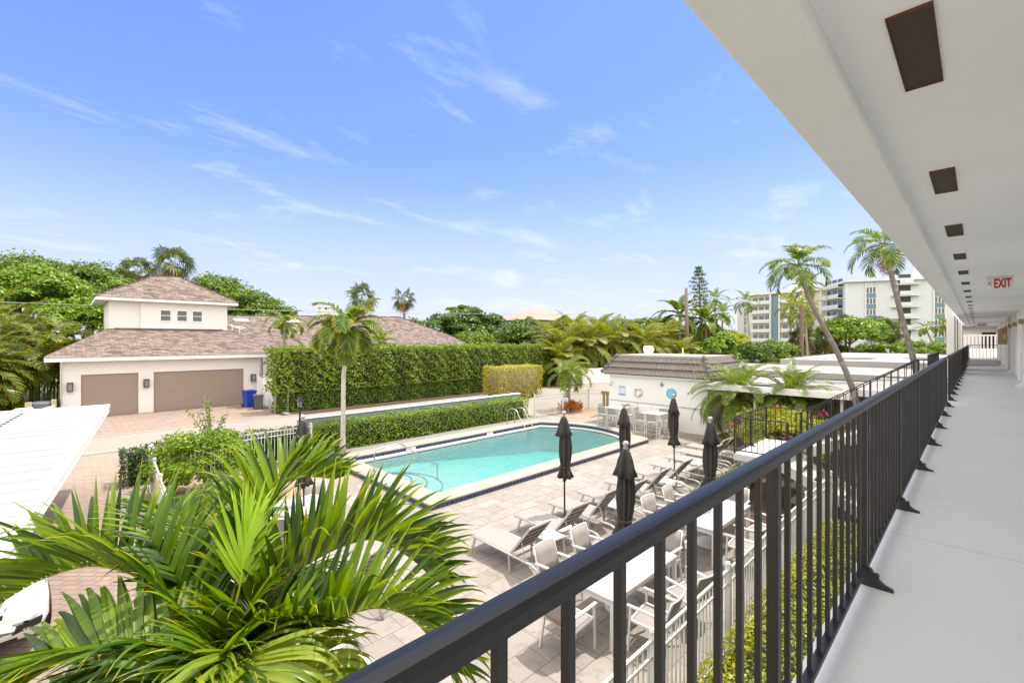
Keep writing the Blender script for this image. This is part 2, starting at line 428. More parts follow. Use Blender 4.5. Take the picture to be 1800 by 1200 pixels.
def frond_geo(rs, az, el, length, droop, nl, ll, lw, seg=9, vee=0.35, sweep=0.55, leafdroop=0.5, start=0.18, origin=(0, 0, 0), rach=0.018):
    """pinnate palm frond: rachis tube plus strip leaflets, as quads"""
    ca, sa = math.cos(az), math.sin(az)
    pts = []; p = np.array(origin, float); e = el; n = 14
    for i in range(n + 1):
        pts.append(p.copy()); d = np.array([ca * math.cos(e), sa * math.cos(e), math.sin(e)])
        p = p + d * length / n; e -= droop / n * (0.5 + 1.1 * i / n)
    pts = np.array(pts)
    return frond_on(rs, pts, nl, ll, lw, vee, sweep, leafdroop, start, rach)
def frond_on(rs, pts, nl, ll, lw, vee=0.35, sweep=0.55, leafdroop=0.5, start=0.18, rach=0.018, segs=3, tipfall=0.35, upv=None):
    n = len(pts) - 1
    seg = np.linalg.norm(np.diff(pts, axis=0), axis=1); cum = np.concatenate([[0], np.cumsum(seg)]); tot = cum[-1]
    Vs, Fs, As, o = [], [], [], 0
    # rachis: flat three-sided strip
    T = np.gradient(pts, axis=0); T = unit(T)
    up0 = np.array([0, 0, 1.0]) if upv is None else np.array(upv, float)
    S = unit(np.cross(T, np.tile(up0, (n + 1, 1)) + 1e-3)); U = np.cross(S, T)
    rr = (rach * (1 - 0.85 * cum / tot))[:, None]
    ring = np.stack([pts + S * rr, pts + U * rr, pts - S * rr, pts - U * rr], 1).reshape(-1, 3)
    for i in range(n):
        for k in range(4): Fs.append((o + i * 4 + k, o + i * 4 + (k + 1) % 4, o + (i + 1) * 4 + (k + 1) % 4, o + (i + 1) * 4 + k))
    Vs.append(ring); As.append(np.full(len(ring), 0.35)); o += len(ring)
    for i in range(nl):
        f = start + (1 - start) * (i + 0.5) / nl; s = f * tot
        q = np.array([np.interp(s, cum, pts[:, a]) for a in range(3)]); t = np.array([np.interp(s, cum, T[:, a]) for a in range(3)]); t /= np.linalg.norm(t)
        sd = np.array([np.interp(s, cum, S[:, a]) for a in range(3)]); u = np.cross(sd, t)
        env = math.sin(math.pi * min(1, max(0, (f - start) / (1 - start)) * 0.82 + 0.16)) ** 0.6
        for sg in (-1, 1):
            sw = sweep + 0.5 * f ** 2 + rs.normal(0, 0.07); ve = vee * (1 - 0.5 * f) + rs.normal(0, 0.08)
            d = t * math.sin(sw) + sd * sg * math.cos(sw) * math.cos(ve) + u * math.cos(sw) * math.sin(ve); d /= np.linalg.norm(d)
            L = ll * env * rs.uniform(0.88, 1.08); w = lw * (0.75 + 0.25 * env)
            wd = np.cross(d, u * math.cos(ve) - sd * sg * math.sin(ve)); wd = wd / (np.linalg.norm(wd) + 1e-9)
            pp = q.copy(); ld = leafdroop * rs.uniform(0.6, 1.4)
            for k in range(segs + 1):
                x = k / segs
                ww = w * (0.45 + 1.1 * x) if x < 0.5 else w * (1.0 - (x - 0.5) / 0.5) ** 0.8
                ww = max(ww, w * 0.05)
                Vs.append(np.array([pp - wd * ww / 2, pp + wd * ww / 2])); As.append([x ** 6] * 2)
                dd = d + np.array([0, 0, -1.0]) * ld * x * x * 1.6; dd /= np.linalg.norm(dd)
                pp = pp + dd * L / segs
                if k: Fs.append((o + 2 * k - 2, o + 2 * k - 1, o + 2 * k + 1, o + 2 * k))
            o += 2 * (segs + 1)
    return np.concatenate(Vs), np.array(Fs), np.concatenate([np.asarray(a, float) for a in As])
def palm_crown(rs, nf, length, el0, el1, droop, nl, ll, lw, vee=0.35, leafdroop=0.6, **kw):
    parts = []; A = []
    for i in range(nf):
        f = i / max(1, nf - 1)
        az = i * 2.39996 + rs.normal(0, 0.15); el = el0 + (el1 - el0) * f + rs.normal(0, 0.08)
        V, F, a = frond_geo(rs, az, el, length * rs.uniform(0.85, 1.08), droop * rs.uniform(0.8, 1.2) * (0.75 + 0.25 * f), nl, ll, lw, vee=vee, leafdroop=leafdroop, **kw)
        parts.append((V, F)); A.append(a)
    V, F = join(parts)
    return V, F, np.concatenate(A)
def fan_crown(rs, nf, pet, blade, nseg=16, el0=1.2, el1=-0.9):
    """fan palm crown: round pleated blades on petioles"""
    Vs, Fs, o = [], [], 0
    for i in range(nf):
        f = i / (nf - 1); az = i * 2.39996 + rs.normal(0, 0.2); el = el0 + (el1 - el0) * f + rs.normal(0, 0.1)
        d = np.array([math.cos(az) * math.cos(el), math.sin(az) * math.cos(el), math.sin(el)])
        s = np.array([-math.sin(az), math.cos(az), 0]); u = np.cross(d, s) * -1
        p1 = d * pet * rs.uniform(0.85, 1.1)
        Vs.append(np.array([-s * 0.03, s * 0.03, p1 + s * 0.02, p1 - s * 0.02])); Fs.append((o, o + 1, o + 2, o + 3)); o += 4
        B = blade * rs.uniform(0.85, 1.1); ph = rs.uniform(-1.2, 1.2); s = s * math.cos(ph) + u * math.sin(ph)
        for k in range(nseg):
            a = -2.2 + 4.4 * (k + 0.5) / nseg; da = 4.4 / nseg * 0.5
            def dr(x): return d * math.cos(x) + s * math.sin(x)
            L = B * (1 - 0.18 * abs(a) / 2.2) * rs.uniform(0.9, 1.05)
            m = p1 + dr(a - da * 0.85) * L * 0.55; m2 = p1 + dr(a + da * 0.85) * L * 0.55
            tp = p1 + dr(a) * L + np.array([0, 0, -0.55 * L * rs.uniform(0.3, 1.3)]) - u * 0.05
            Vs.append(np.array([p1, m, tp, m2])); Fs.append((o, o + 1, o + 2, o + 3)); o += 4
    return np.concatenate(Vs), np.array(Fs)

# ---------------------------------------------------------------- materials used in the scene
mat('white_stucco', (0.86, 0.825, 0.775), 0.85, var=0.05, scale=3, bump=0.12, bscale=90)
mat('pool_house_stucco', (0.75, 0.735, 0.72), 0.85, var=0.05, scale=3, bump=0.12, bscale=90)
mat('ceiling_paint', (0.905, 0.93, 0.945), 0.8, var=0.04, scale=1.5, bump=0.1, bscale=120, stain=(0.865, 0.885, 0.895), sscale=0.5)
mat('beam_paint', (0.90, 0.92, 0.935), 0.75, var=0.05, scale=1.0, bump=0.12, bscale=40, stain=(0.85, 0.855, 0.855), sscale=0.45)
mat('house_stucco', (0.74, 0.71, 0.68), 0.9, var=0.05, scale=2, bump=0.15, bscale=70)
mat('trim_white', (0.80, 0.78, 0.75), 0.55, var=0.04)
mat('walkway_paint', (0.66, 0.67, 0.64), 0.5, var=0.05, scale=0.9, bump=0.25, bscale=160, stain=(0.585, 0.595, 0.57), sscale=0.55, spec=0.4)
mat('vent_screen', (0.055, 0.042, 0.03), 0.8, var=0.3, scale=30, bump=0.5, bscale=200)
mat('rust', (0.19, 0.055, 0.02), 0.9, var=0.4, scale=40)
mat('rail_black', (0.010, 0.0095, 0.0095), 0.40, var=0.25, scale=25, bump=0.05, bscale=150, spec=0.55)
mat('white_metal', (0.62, 0.61, 0.595), 0.4, var=0.04)
mat('grey_metal', (0.47, 0.45, 0.43), 0.42, metal=0.15, var=0.06)
mat('sling_taupe', (0.305, 0.268, 0.245), 0.75, var=0.06, scale=40, bump=0.2, bscale=500)
mat('sling_stool', (0.30, 0.262, 0.245), 0.75, var=0.06, scale=40)
mat('white_top', (0.47, 0.445, 0.43), 0.35, var=0.03)
mat('canopy_fabric', (0.036, 0.032, 0.030), 0.85, var=0.2, scale=12, bump=0.25, bscale=220)
mat('pole_black', (0.02, 0.02, 0.022), 0.4, var=0.1)
mat('grey_plastic', (0.33, 0.33, 0.33), 0.5, var=0.1)
mat('base_white', (0.578, 0.561, 0.544), 0.6, var=0.06)
mat('chrome', (0.52, 0.49, 0.46), 0.28, metal=1.0, var=0.03)
mat('coping', (0.336, 0.289, 0.245), 0.75, var=0.16, scale=14, bump=0.25, bscale=60, stain=(0.243, 0.202, 0.172), sscale=7)
mat('gutter_cream', (0.680, 0.646, 0.578), 0.5, var=0.05)
mat('plaster_pool', (0.47, 0.555, 0.515), 0.7, var=0.07, scale=0.8)
mat('navy_line', (0.03, 0.05, 0.12), 0.4, var=0.1)
mat('tile_white', (0.85, 0.84, 0.82), 0.3, var=0.02)
mat('letter_black', (0.02, 0.02, 0.02), 0.6, var=0.0)
mat('exit_red', (0.52, 0.012, 0.03), 0.4, var=0.05)
mat('ground_soil', (0.10, 0.11, 0.045), 0.95, var=0.35, scale=0.6, stain=(0.16, 0.13, 0.07), sscale=0.2)
mat('road_concrete', (0.269, 0.235, 0.202), 0.85, var=0.07, scale=0.7, bump=0.2, bscale=30, stain=(0.227, 0.199, 0.171), sscale=0.5)
mat('curb_concrete', (0.272, 0.248, 0.218), 0.85, var=0.12, scale=3, bump=0.2, bscale=40)
mat('mulch', (0.075, 0.045, 0.03), 0.95, var=0.6, scale=22, bump=1.0, bscale=30)
mat('gravel_grey', (0.23, 0.22, 0.21), 0.9, var=0.75, scale=28, bump=1.0, bscale=35)
mat('gravel_tan', (0.306, 0.230, 0.153), 0.9, var=0.5, scale=24, bump=1.0, bscale=35)
brickmat('deck_paver', (0.335, 0.298, 0.262), (0.258, 0.228, 0.202), (0.13, 0.112, 0.096), 0.62, 0.41, rough=0.75, msize=0.006, mott=(0.184, 0.155, 0.138), mscale=4.5, offset=0.37, squash=0.66, freq=3, bump=0.5, mottpos=(0.50, 0.74))
brickmat('drive_paver', (0.313, 0.235, 0.191), (0.250, 0.188, 0.156), (0.164, 0.133, 0.113), 0.42, 0.21, rough=0.85, msize=0.016, mott=(0.203, 0.156, 0.133), mscale=2.0, rot=math.radians(45), bump=0.6)
brickmat('apron_paver', (0.352, 0.266, 0.212), (0.297, 0.219, 0.176), (0.188, 0.149, 0.121), 0.30, 0.15, rough=0.85, msize=0.010, mott=(0.250, 0.188, 0.156), mscale=2.0, rot=math.radians(45), bump=0.6)
brickmat('tile_navy', (0.035, 0.055, 0.15), (0.02, 0.03, 0.085), (0.16, 0.16, 0.19), 0.155, 0.155, rough=0.22, msize=0.008, offset=0.0, vertical=True, bump=0.3, mott=(0.05, 0.09, 0.2), mscale=6)
brickmat('shingle', (0.235, 0.178, 0.15), (0.085, 0.064, 0.055), (0.05, 0.036, 0.032), 0.42, 0.19, rough=0.95, msize=0.012, offset=0.42, vertical=True, mott=(0.25, 0.205, 0.18), mscale=2.6, bump=0.8, mottpos=(0.52, 0.66))
mat('roof_tile', (0.125, 0.105, 0.095), 0.8, var=0.3, scale=5, bump=0.3, bscale=50, stain=(0.17, 0.145, 0.13), sscale=2)
mat('garage_taupe', (0.285, 0.221, 0.187), 0.6, var=0.03)
mat('dark_bronze', (0.05, 0.043, 0.038), 0.45, var=0.1)
mat('lamp_glass', (0.55, 0.55, 0.52), 0.15, var=0.03)
mat('bin_blue', (0.006, 0.05, 0.40), 0.4, var=0.08)
mat('bin_grey', (0.10, 0.11, 0.12), 0.5, var=0.1)
mat('slate_blue', (0.27, 0.305, 0.37), 0.6, var=0.08)
mat('carport_white', (0.36, 0.345, 0.33), 0.5, var=0.05, scale=1.0)
m = mat('carport_streaked', (0.31, 0.30, 0.29), 0.55, var=0.05, scale=1.0, stain=(0.19, 0.18, 0.172), sscale=1.0)
for nd in list(m.node_tree.nodes):      # water streaks run across the roof
    if nd.type == 'TEX_NOISE' and abs(nd.inputs['Roughness'].default_value - 0.65) < 0.01:
        mp_ = m.node_tree.nodes.new('ShaderNodeMapping'); mp_.inputs['Scale'].default_value = (0.30, 5.0, 1)
        m.node_tree.links.new(next(x for x in m.node_tree.nodes if x.type == 'TEX_COORD').outputs['Object'], mp_.inputs['Vector']); m.node_tree.links.new(mp_.outputs[0], nd.inputs['Vector'])
mat('roof_membrane', (0.33, 0.302, 0.275), 0.8, var=0.05, scale=0.4, stain=(0.25, 0.228, 0.208), sscale=0.22)
mat('carport_beige', (0.56, 0.49, 0.42), 0.8, var=0.06)
mat('tan_roof', (0.27, 0.225, 0.18), 0.9, var=0.08)
mat('floor_joint', (0.36, 0.37, 0.35), 0.8, var=0.05)
mat('puddle', (0.10, 0.085, 0.07), 0.25, var=0.2, scale=2)
mat('yellow_board', (0.72, 0.48, 0.20), 0.6, var=0.08)
mat('olive_panel', (0.20, 0.175, 0.06), 0.7, var=0.1)
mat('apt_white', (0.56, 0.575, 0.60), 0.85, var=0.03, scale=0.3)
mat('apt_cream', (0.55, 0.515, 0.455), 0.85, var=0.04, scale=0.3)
mat('apt_teal', (0.14, 0.22, 0.27), 0.7, var=0.08, scale=1.0)
mat('apt_slab', (0.62, 0.61, 0.59), 0.8, var=0.03)
mat('rail_glass', (0.56, 0.58, 0.58), 0.3, var=0.05)
mat('dark_fitting_recess_shade', (0.05, 0.05, 0.052), 0.8, var=0.2)  # dark fittings, and the painted shade of the balcony openings
mat('bark', (0.20, 0.165, 0.135), 0.95, var=0.4, scale=7, bump=0.8, bscale=14)
mat('palm_bark', (0.28, 0.245, 0.21), 0.9, var=0.3, scale=5, bump=0.6, bscale=20, stain=(0.14, 0.11, 0.09), sscale=5)
mat('palm_dark', (0.15, 0.125, 0.105), 0.9, var=0.35, scale=5, bump=0.6, bscale=20, stain=(0.33, 0.295, 0.26), sscale=3)
mat('palm_bark_white', (0.52, 0.47, 0.42), 0.9, var=0.25, scale=6, bump=0.5, bscale=20, stain=(0.16, 0.12, 0.10), sscale=4)
mat('date_trunk', (0.20, 0.10, 0.05), 0.95, var=0.5, scale=20, bump=1.0, bscale=30)
mat('crownshaft', (0.20, 0.30, 0.07), 0.45, var=0.2, scale=4)
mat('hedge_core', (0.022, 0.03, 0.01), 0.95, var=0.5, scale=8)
mat('wood_pole', (0.17, 0.12, 0.09), 0.9, var=0.2, scale=4)
mat('wire', (0.45, 0.46, 0.47), 0.6, var=0.0)
mat('car_white', (0.78, 0.77, 0.75), 0.2, var=0.01, coat=0.6)
mat('car_black', (0.015, 0.015, 0.017), 0.3, var=0.1)
mat('rubber', (0.02, 0.02, 0.02), 0.85, var=0.1)
mat('headlight', (0.32, 0.34, 0.36), 0.08, var=0.35, scale=16, spec=0.8)
mat('sign_blue', (0.42, 0.56, 0.68), 0.4, var=0.05, scale=6)
mat('mirror_blue', (0.16, 0.50, 0.68), 0.25, var=0.2, scale=10)
mat('sign_navy', (0.03, 0.08, 0.20), 0.4, var=0.05)
mat('cushion_stripe', (0.74, 0.73, 0.72), 0.9, var=0.03)
mat('stripe_grey', (0.44, 0.43, 0.43), 0.9, var=0.05)
mat('pump_beige', (0.40, 0.32, 0.21), 0.6, var=0.1)
mat('pvc_white', (0.74, 0.73, 0.70), 0.4, var=0.03)
mat('stair_concrete', (0.527, 0.510, 0.476), 0.8, var=0.06, scale=3, bump=0.2, bscale=60)
mat('flower_pink', (0.62, 0.03, 0.19), 0.6, var=0.15)
mat('dead_frond', (0.30, 0.16, 0.07), 0.9, var=0.3)
m, t, p, out = newmat('window_glass')
p.inputs['Base Color'].default_value = (0.035, 0.05, 0.06, 1); p.inputs['Roughness'].default_value = 0.06; p.inputs['Specular IOR Level'].default_value = 0.8
mat('gallery_glass', (0.018, 0.022, 0.035), 0.5, var=0.1, spec=0.15)
m, t, p, out = newmat('lamp_pane')
p.inputs['Base Color'].default_value = (0.7, 0.72, 0.72, 1); p.inputs['Roughness'].default_value = 0.1; p.inputs['Transmission Weight'].default_value = 0.7
# pool water: clear turquoise surface with ripples; light passes to the plaster below
m, t, p, out = newmat('pool_water')
t.nodes.remove(p)
tr = t.nodes.new('ShaderNodeBsdfTransparent'); tr.inputs[0].default_value = (0.93, 0.97, 0.95, 1)
va = t.nodes.new('ShaderNodeVolumeAbsorption'); va.inputs['Color'].default_value = (0.50, 0.925, 0.915, 1); va.inputs['Density'].default_value = 0.95; t.links.new(va.outputs[0], out.inputs['Volume'])
gl = t.nodes.new('ShaderNodeBsdfGlossy'); gl.inputs['Roughness'].default_value = 0.03; gl.inputs['Color'].default_value = (1, 1, 1, 1)
df = t.nodes.new('ShaderNodeBsdfDiffuse'); df.inputs['Color'].default_value = (0.22, 0.45, 0.425, 1)
m0 = t.nodes.new('ShaderNodeMixShader'); m0.inputs[0].default_value = 0.22
fr = t.nodes.new('ShaderNodeFresnel'); fr.inputs['IOR'].default_value = 1.33
mx = t.nodes.new('ShaderNodeMixShader')
tcn = t.nodes.new('ShaderNodeTexCoord'); mpn = t.nodes.new('ShaderNodeMapping'); mpn.inputs['Scale'].default_value = (1.0, 2.2, 1)
nz = t.nodes.new('ShaderNodeTexNoise'); nz.inputs['Scale'].default_value = 2.2; nz.inputs['Detail'].default_value = 4; nz.inputs['Distortion'].default_value = 1.2
bp = t.nodes.new('ShaderNodeBump'); bp.inputs['Strength'].default_value = 0.6; bp.inputs['Distance'].default_value = 0.07
L = t.links.new
L(tcn.outputs['Object'], mpn.inputs['Vector']); L(mpn.outputs[0], nz.inputs['Vector']); L(nz.outputs['Fac'], bp.inputs['Height'])
L(bp.outputs[0], gl.inputs['Normal']); L(bp.outputs[0], fr.inputs['Normal'])
L(tr.outputs[0], m0.inputs[1]); L(df.outputs[0], m0.inputs[2])
L(fr.outputs[0], mx.inputs[0]); L(m0.outputs[0], mx.inputs[1]); L(gl.outputs[0], mx.inputs[2]); L(mx.outputs[0], out.inputs[0])

leafmat('leaf_hedge', [(0.035, 0.08, 0.006), (0.11, 0.20, 0.010), (0.22, 0.32, 0.015), (0.40, 0.45, 0.03)], trans=0.3)
leafmat('leaf_hedge_dark', [(0.018, 0.045, 0.008), (0.035, 0.085, 0.012), (0.06, 0.125, 0.016), (0.10, 0.17, 0.025)], trans=0.25)
leafmat('leaf_hedge_mid', [(0.03, 0.07, 0.006), (0.075, 0.15, 0.008), (0.14, 0.22, 0.012), (0.25, 0.30, 0.02)], trans=0.3)
leafmat('leaf_big_hedge', [(0.03, 0.07, 0.006), (0.10, 0.175, 0.008), (0.20, 0.27, 0.012), (0.38, 0.37, 0.02)], trans=0.35)
leafmat('leaf_yellow', [(0.17, 0.17, 0.04), (0.33, 0.31, 0.045), (0.45, 0.42, 0.04), (0.42, 0.30, 0.12)], trans=0.3)
leafmat('leaf_bright', [(0.035, 0.075, 0.003), (0.10, 0.18, 0.005), (0.20, 0.30, 0.008), (0.34, 0.42, 0.02)], trans=0.3)
leafmat('leaf_tree', [(0.028, 0.058, 0.003), (0.075, 0.135, 0.006), (0.15, 0.23, 0.009), (0.26, 0.34, 0.016)], trans=0.22)
leafmat('leaf_tree_dark', [(0.02, 0.046, 0.005), (0.05, 0.10, 0.009), (0.10, 0.17, 0.014), (0.19, 0.26, 0.025)], trans=0.22)
leafmat('leaf_lime', [(0.04, 0.085, 0.004), (0.10, 0.18, 0.006), (0.18, 0.29, 0.008), (0.28, 0.38, 0.015)], trans=0.22)
leafmat('leaf_croton', [(0.10, 0.16, 0.03), (0.42, 0.09, 0.02), (0.50, 0.20, 0.03), (0.20, 0.03, 0.02)], trans=0.25, big=False)
leafmat('leaf_hot', [(0.09, 0.12, 0.01), (0.24, 0.28, 0.015), (0.40, 0.42, 0.02), (0.42, 0.20, 0.03)], trans=0.35)
leafmat('palm_leaf', [(0.03, 0.075, 0.009), (0.065, 0.135, 0.012), (0.11, 0.19, 0.016), (0.18, 0.26, 0.03)], trans=0.35, rough=0.35, big=False, tip=(0.42, 0.38, 0.03))
leafmat('palm_yellowish', [(0.045, 0.085, 0.007), (0.11, 0.16, 0.012), (0.20, 0.245, 0.02), (0.34, 0.30, 0.05)], trans=0.35, rough=0.4, big=True, tip=(0.42, 0.30, 0.06))
leafmat('palm_areca', [(0.02, 0.05, 0.004), (0.06, 0.115, 0.008), (0.14, 0.20, 0.012), (0.34, 0.26, 0.04)], trans=0.3, rough=0.35, big=True, tip=(0.42, 0.26, 0.04))
leafmat('palm_bright', [(0.03, 0.07, 0.005), (0.07, 0.135, 0.009), (0.125, 0.205, 0.014), (0.21, 0.285, 0.025)], trans=0.4, rough=0.35, big=False, tip=(0.40, 0.36, 0.05))
leafmat('fan_leaf', [(0.03, 0.055, 0.008), (0.06, 0.095, 0.012), (0.10, 0.14, 0.02), (0.17, 0.15, 0.05)], trans=0.25, big=False)
leafmat('fg_palm', [(0.018, 0.05, 0.002), (0.045, 0.105, 0.003), (0.10, 0.19, 0.005), (0.20, 0.30, 0.010)], trans=0.38, rough=0.42, big=False, tip=(0.52, 0.44, 0.02))
leafmat('fg_spear', [(0.24, 0.40, 0.012), (0.34, 0.50, 0.016)], trans=0.45, rough=0.35, big=False, tip=(0.55, 0.5, 0.03))
leafmat('fg_curl', [(0.13, 0.22, 0.015), (0.20, 0.29, 0.02), (0.28, 0.34, 0.03)], trans=0.42, rough=0.35, big=False, tip=(0.60, 0.42, 0.03))

# ---------------------------------------------------------------- ground, roads, deck
def sheet(name, x0, x1, y0, y1, z, m, hole=None, rot=0, loc=(0, 0)):
    b = MB()
    if hole:
        a, c, d, e = hole
        for X0, X1, Y0, Y1 in ((x0, x1, y0, d), (x0, x1, e, y1), (x0, a, d, e), (c, x1, d, e)):
            b.add([(X0, Y0, 0), (X1, Y0, 0), (X1, Y1, 0), (X0, Y1, 0)], [(0, 1, 2, 3)])
    else: b.add([(x0, y0, 0), (x1, y0, 0), (x1, y1, 0), (x0, y1, 0)], [(0, 1, 2, 3)])
    return structure(b.build(name, m, loc=(loc[0], loc[1], z)))
HOLE = (7.15, 18.62, 10.2, 16.0)
sheet('ground', -400, 900, -300, 900, -0.030, 'ground_soil', hole=HOLE)
sheet('parking_lot', 19.3, 95, -14, 27.8, -0.022, 'road_concrete')
sheet('road', -60, 60, 24.0, 27.8, -0.014, 'road_concrete')
sheet('road', 1.4, 22, 18.9, 23.998, -0.018, 'road_concrete')
sheet('driveway', -0.6, 9.2, 28.1, 35.2, -0.006, 'drive_paver')
sheet('paved_apron', -22, 1.5, -3, 23.7, -0.008, 'apron_paver')
sheet('pool_deck', 1.0, 21.3, 2.3, 17.0, 0.0, 'deck_paver', hole=HOLE)
sheet('gravel_strip', 6.6, 19.2, 16.55, 17.75, 0.004, 'gravel_grey')
sheet('mulch_bed', 8.9, 36, 27.95, 30.2, 0.004, 'mulch')
sheet('mulch_bed', 11.2, 17.5, 1.2, 5.35, 0.004, 'mulch')
sheet('mulch_bed', -3, 11.2, 0.2, 2.42, 0.0, 'mulch')
sheet('gravel_bed', 1.4, 6.6, 13.4, 18.4, 0.006, 'gravel_tan')
sheet('gravel_bed', 17.6, 22.5, 4.6, 8.5, 0.006, 'gravel_tan')
sheet('gravel_bed', 20.4, 24.5, 15.4, 18.6, 0.006, 'gravel_tan')
b = MB(); b.bx(-22, 1.5, 23.7, 23.98, -0.02, 0.02); structure(b.build('curb', 'curb_concrete', bevel=0.01))
b = MB(); b.bx(-22, 10, 27.8, 28.1, -0.02, 0.006); structure(b.build('curb', 'curb_concrete', bevel=0.004))
b = MB(); b.bar((9.3, 28.2, 0.03), (9.3, 35.0, 0.03), 0.22, 0.07); structure(b.build('curb', 'curb_concrete', bevel=0.01))

# ---------------------------------------------------------------- the pool
WZ = -0.10
import itertools
def pool_outline(off):
    """plan of the pool: square at the near-left end, bowed at the far end; off widens it"""
    x0, x1, y0, y1 = 7.45 - off, 17.35 + off * 0.55, 10.60 - off, 15.62 + off
    pts = [(x0, y0)]
    n = 18; bow = 1.05
    for i in range(n + 1):
        a = i / n; y = y0 + (y1 - y0) * a
        pts.append((x1 + bow * math.sin(math.pi * a) ** 0.9, y))
    pts += [(x0, y1)]
    return pts
pool = thing('swimming_pool', 'turquoise swimming pool with raised stone coping and navy tile band', 'pool', (12, 13, 0))
def loc2(pts): return [(x - 12, y - 13) for x, y in pts]
def ring(inner, outer, z0, z1):
    """flat-topped ring between two outlines"""
    b = MB(); n = len(inner); i, o = loc2(inner), loc2(outer)
    vs = [(x, y, z1) for x, y in i] + [(x, y, z1) for x, y in o] + [(x, y, z0) for x, y in i] + [(x, y, z0) for x, y in o]
    fs = []
    for k in range(n):
        j = (k + 1) % n
        fs += [(k, n + k, n + j, j), (n + k, 3 * n + k, 3 * n + j, n + j), (k, j, 2 * n + j, 2 * n + k), (2 * n + k, 2 * n + j, 3 * n + j, 3 * n + k)]
    b.add(vs, fs); return b
def wall_strip(outl, z0, z1, uvs=True):
    pts = loc2(outl); n = len(pts); me_v, me_f, uv = [], [], []
    d = 0
    for k in range(n):
        a, c = pts[k], pts[(k + 1) % n]; ln = math.dist(a, c); o = len(me_v)
        me_v += [(*a, z0), (*c, z0), (*c, z1), (*a, z1)]; me_f.append((o, o + 1, o + 2, o + 3))
        uv += [(d, z0), (d + ln, z0), (d + ln, z1), (d, z1)]; d += ln
    return me_v, me_f, uv
def strip_obj(name, outl, z0, z1, m, parent):
    v, f, uv = wall_strip(outl, z0, z1); me = bpy.data.meshes.new(name); me.from_pydata(v, [], f)
    l = me.uv_layers.new(name='UVMap')
    for i, q in enumerate(uv): l.data[i].uv = q
    me.materials.append(MATS[m]); o = bpy.data.objects.new(name, me); COL.objects.link(o); o.parent = parent; return o
ring(pool_outline(0.14), pool_outline(0.80), 0.125, 0.175).build('coping', 'coping', pool, bevel=0.012)
strip_obj('outer_tile_band', pool_outline(0.775), -0.02, 0.125, 'tile_navy', pool)
strip_obj('inner_tile_band', pool_outline(0.17), 0.0, 0.125, 'tile_navy', pool)
ring(pool_outline(0.0), pool_outline(0.172), -0.16, 0.0).build('gutter_ledge', 'gutter_cream', pool)
strip_obj('waterline_band', pool_outline(-0.003), WZ - 0.01, WZ + 0.03, 'navy_line', pool)
b = MB(); o2 = loc2(pool_outline(0.0)); n = len(o2)
def depth(x): return -0.45 - 0.80 * max(0, min(1, (x + 12 - 9.5) / 7))
vs = [(x, y, -0.16) for x, y in o2] + [(x, y, depth(x)) for x, y in o2]
b.add(vs, [(k, n + k, n + (k + 1) % n, (k + 1) % n) for k in range(n)] )
xs = [o2[0][0] + (o2[1][0] - o2[0][0]) * i / 10 for i in range(11)]
for i in range(10): b.add([(xs[i], o2[0][1], depth(xs[i])), (xs[i + 1], o2[0][1], depth(xs[i + 1])), (xs[i + 1], o2[-1][1], depth(xs[i + 1])), (xs[i], o2[-1][1], depth(xs[i]))], [(0, 1, 2, 3)])
b.add([(x, y, depth(4.8)) for x, y in o2[1:-1]], [tuple(range(n - 2))])
b.build('basin', 'plaster_pool', pool)
wv = MB(); wv.prism(loc2(pool_outline(0.02)), -2.3, WZ); wv.build('water', 'pool_water', pool)
for k, (r, z) in enumerate(((0.75, -0.16), (1.25, -0.26), (1.75, -0.36))):   # rounded entry steps in the left end
    s_ = MB(); c = (-4.60, 0.3)
    arc = [(c[0], c[1] - r)] + [(c[0] + r * math.sin(a * math.pi / 16), c[1] - r * math.cos(a * math.pi / 16)) for a in range(1, 16)] + [(c[0], c[1] + r)]
    s_.prism(arc, -1.0, z - 0.02 * k); st = s_.build('step', 'plaster_pool', pool)
    e_ = MB(); e_.tube([(x, y, z + 0.006 - 0.02 * k) for x, y in arc], 0.02, 6); e_.build('step_edge', 'navy_line', st)
def marker(x, y, txt, rz, w, zz=0.178, rx=0.0):
    m_ = MB(); m_.box((0, 0, 0), (w, 0.17, 0.006)); o = m_.build('depth_marker', 'tile_white', pool, loc=(x - 12, y - 13, zz)); o.rotation_euler = (rx, 0, rz)
    text_part('lettering', txt, 0.13, 'letter_black', o, (0, -0.005, 0.004), (0, 0, 0), 0.001)
marker(9.55, 10.02, '3 FT 6 IN', 0, 0.72)
marker(9.2, 16.1, '3 FT 6 IN', math.pi, 0.6)
marker(9.8, 15.778, '3 FT 6', 0, 0.42, 0.064, math.radians(90))
marker(14.0, 15.778, '5 FT', 0, 0.36, 0.064, math.radians(90))
marker(6.85, 12.3, 'NO DIVING', -math.pi / 2, 0.8)
marker(18.75, 12.2, '5 FT 6 IN', math.radians(75), 0.6)
# chrome exit ladder and entry handrail
lad = thing('pool_ladder', 'chrome pool ladder with two hooped rails at the far edge', 'ladder', (16.5, 16.0, 0))
def hoop(x):
    pts = [(x, 0.95, 0.0)]
    pts += [(x, 0.95, 0.55)]
    for k in range(9):
        a = math.pi * k / 8; pts.append((x, 0.55 + 0.40 * math.cos(a) * 1.0, 0.62 + 0.28 * math.sin(a)))
    pts += [(x, -0.26, 0.15), (x, -0.46, -0.2), (x, -0.48, -0.9)]
    return pts
for x in (-0.27, 0.27):
    q = MB(); q.tube(hoop(x), 0.026, 10); q.build('rail', 'chrome', lad, smooth=True)
for z in (-0.2, -0.5):
    q = MB(); q.bx(-0.27, 0.27, -0.53, -0.42, z - 0.02, z + 0.02); q.build('tread', 'chrome', lad)
hr = thing('pool_handrail', 'bent chrome handrail at the pool entry steps', 'handrail', (6.75, 12.95, 0.17))
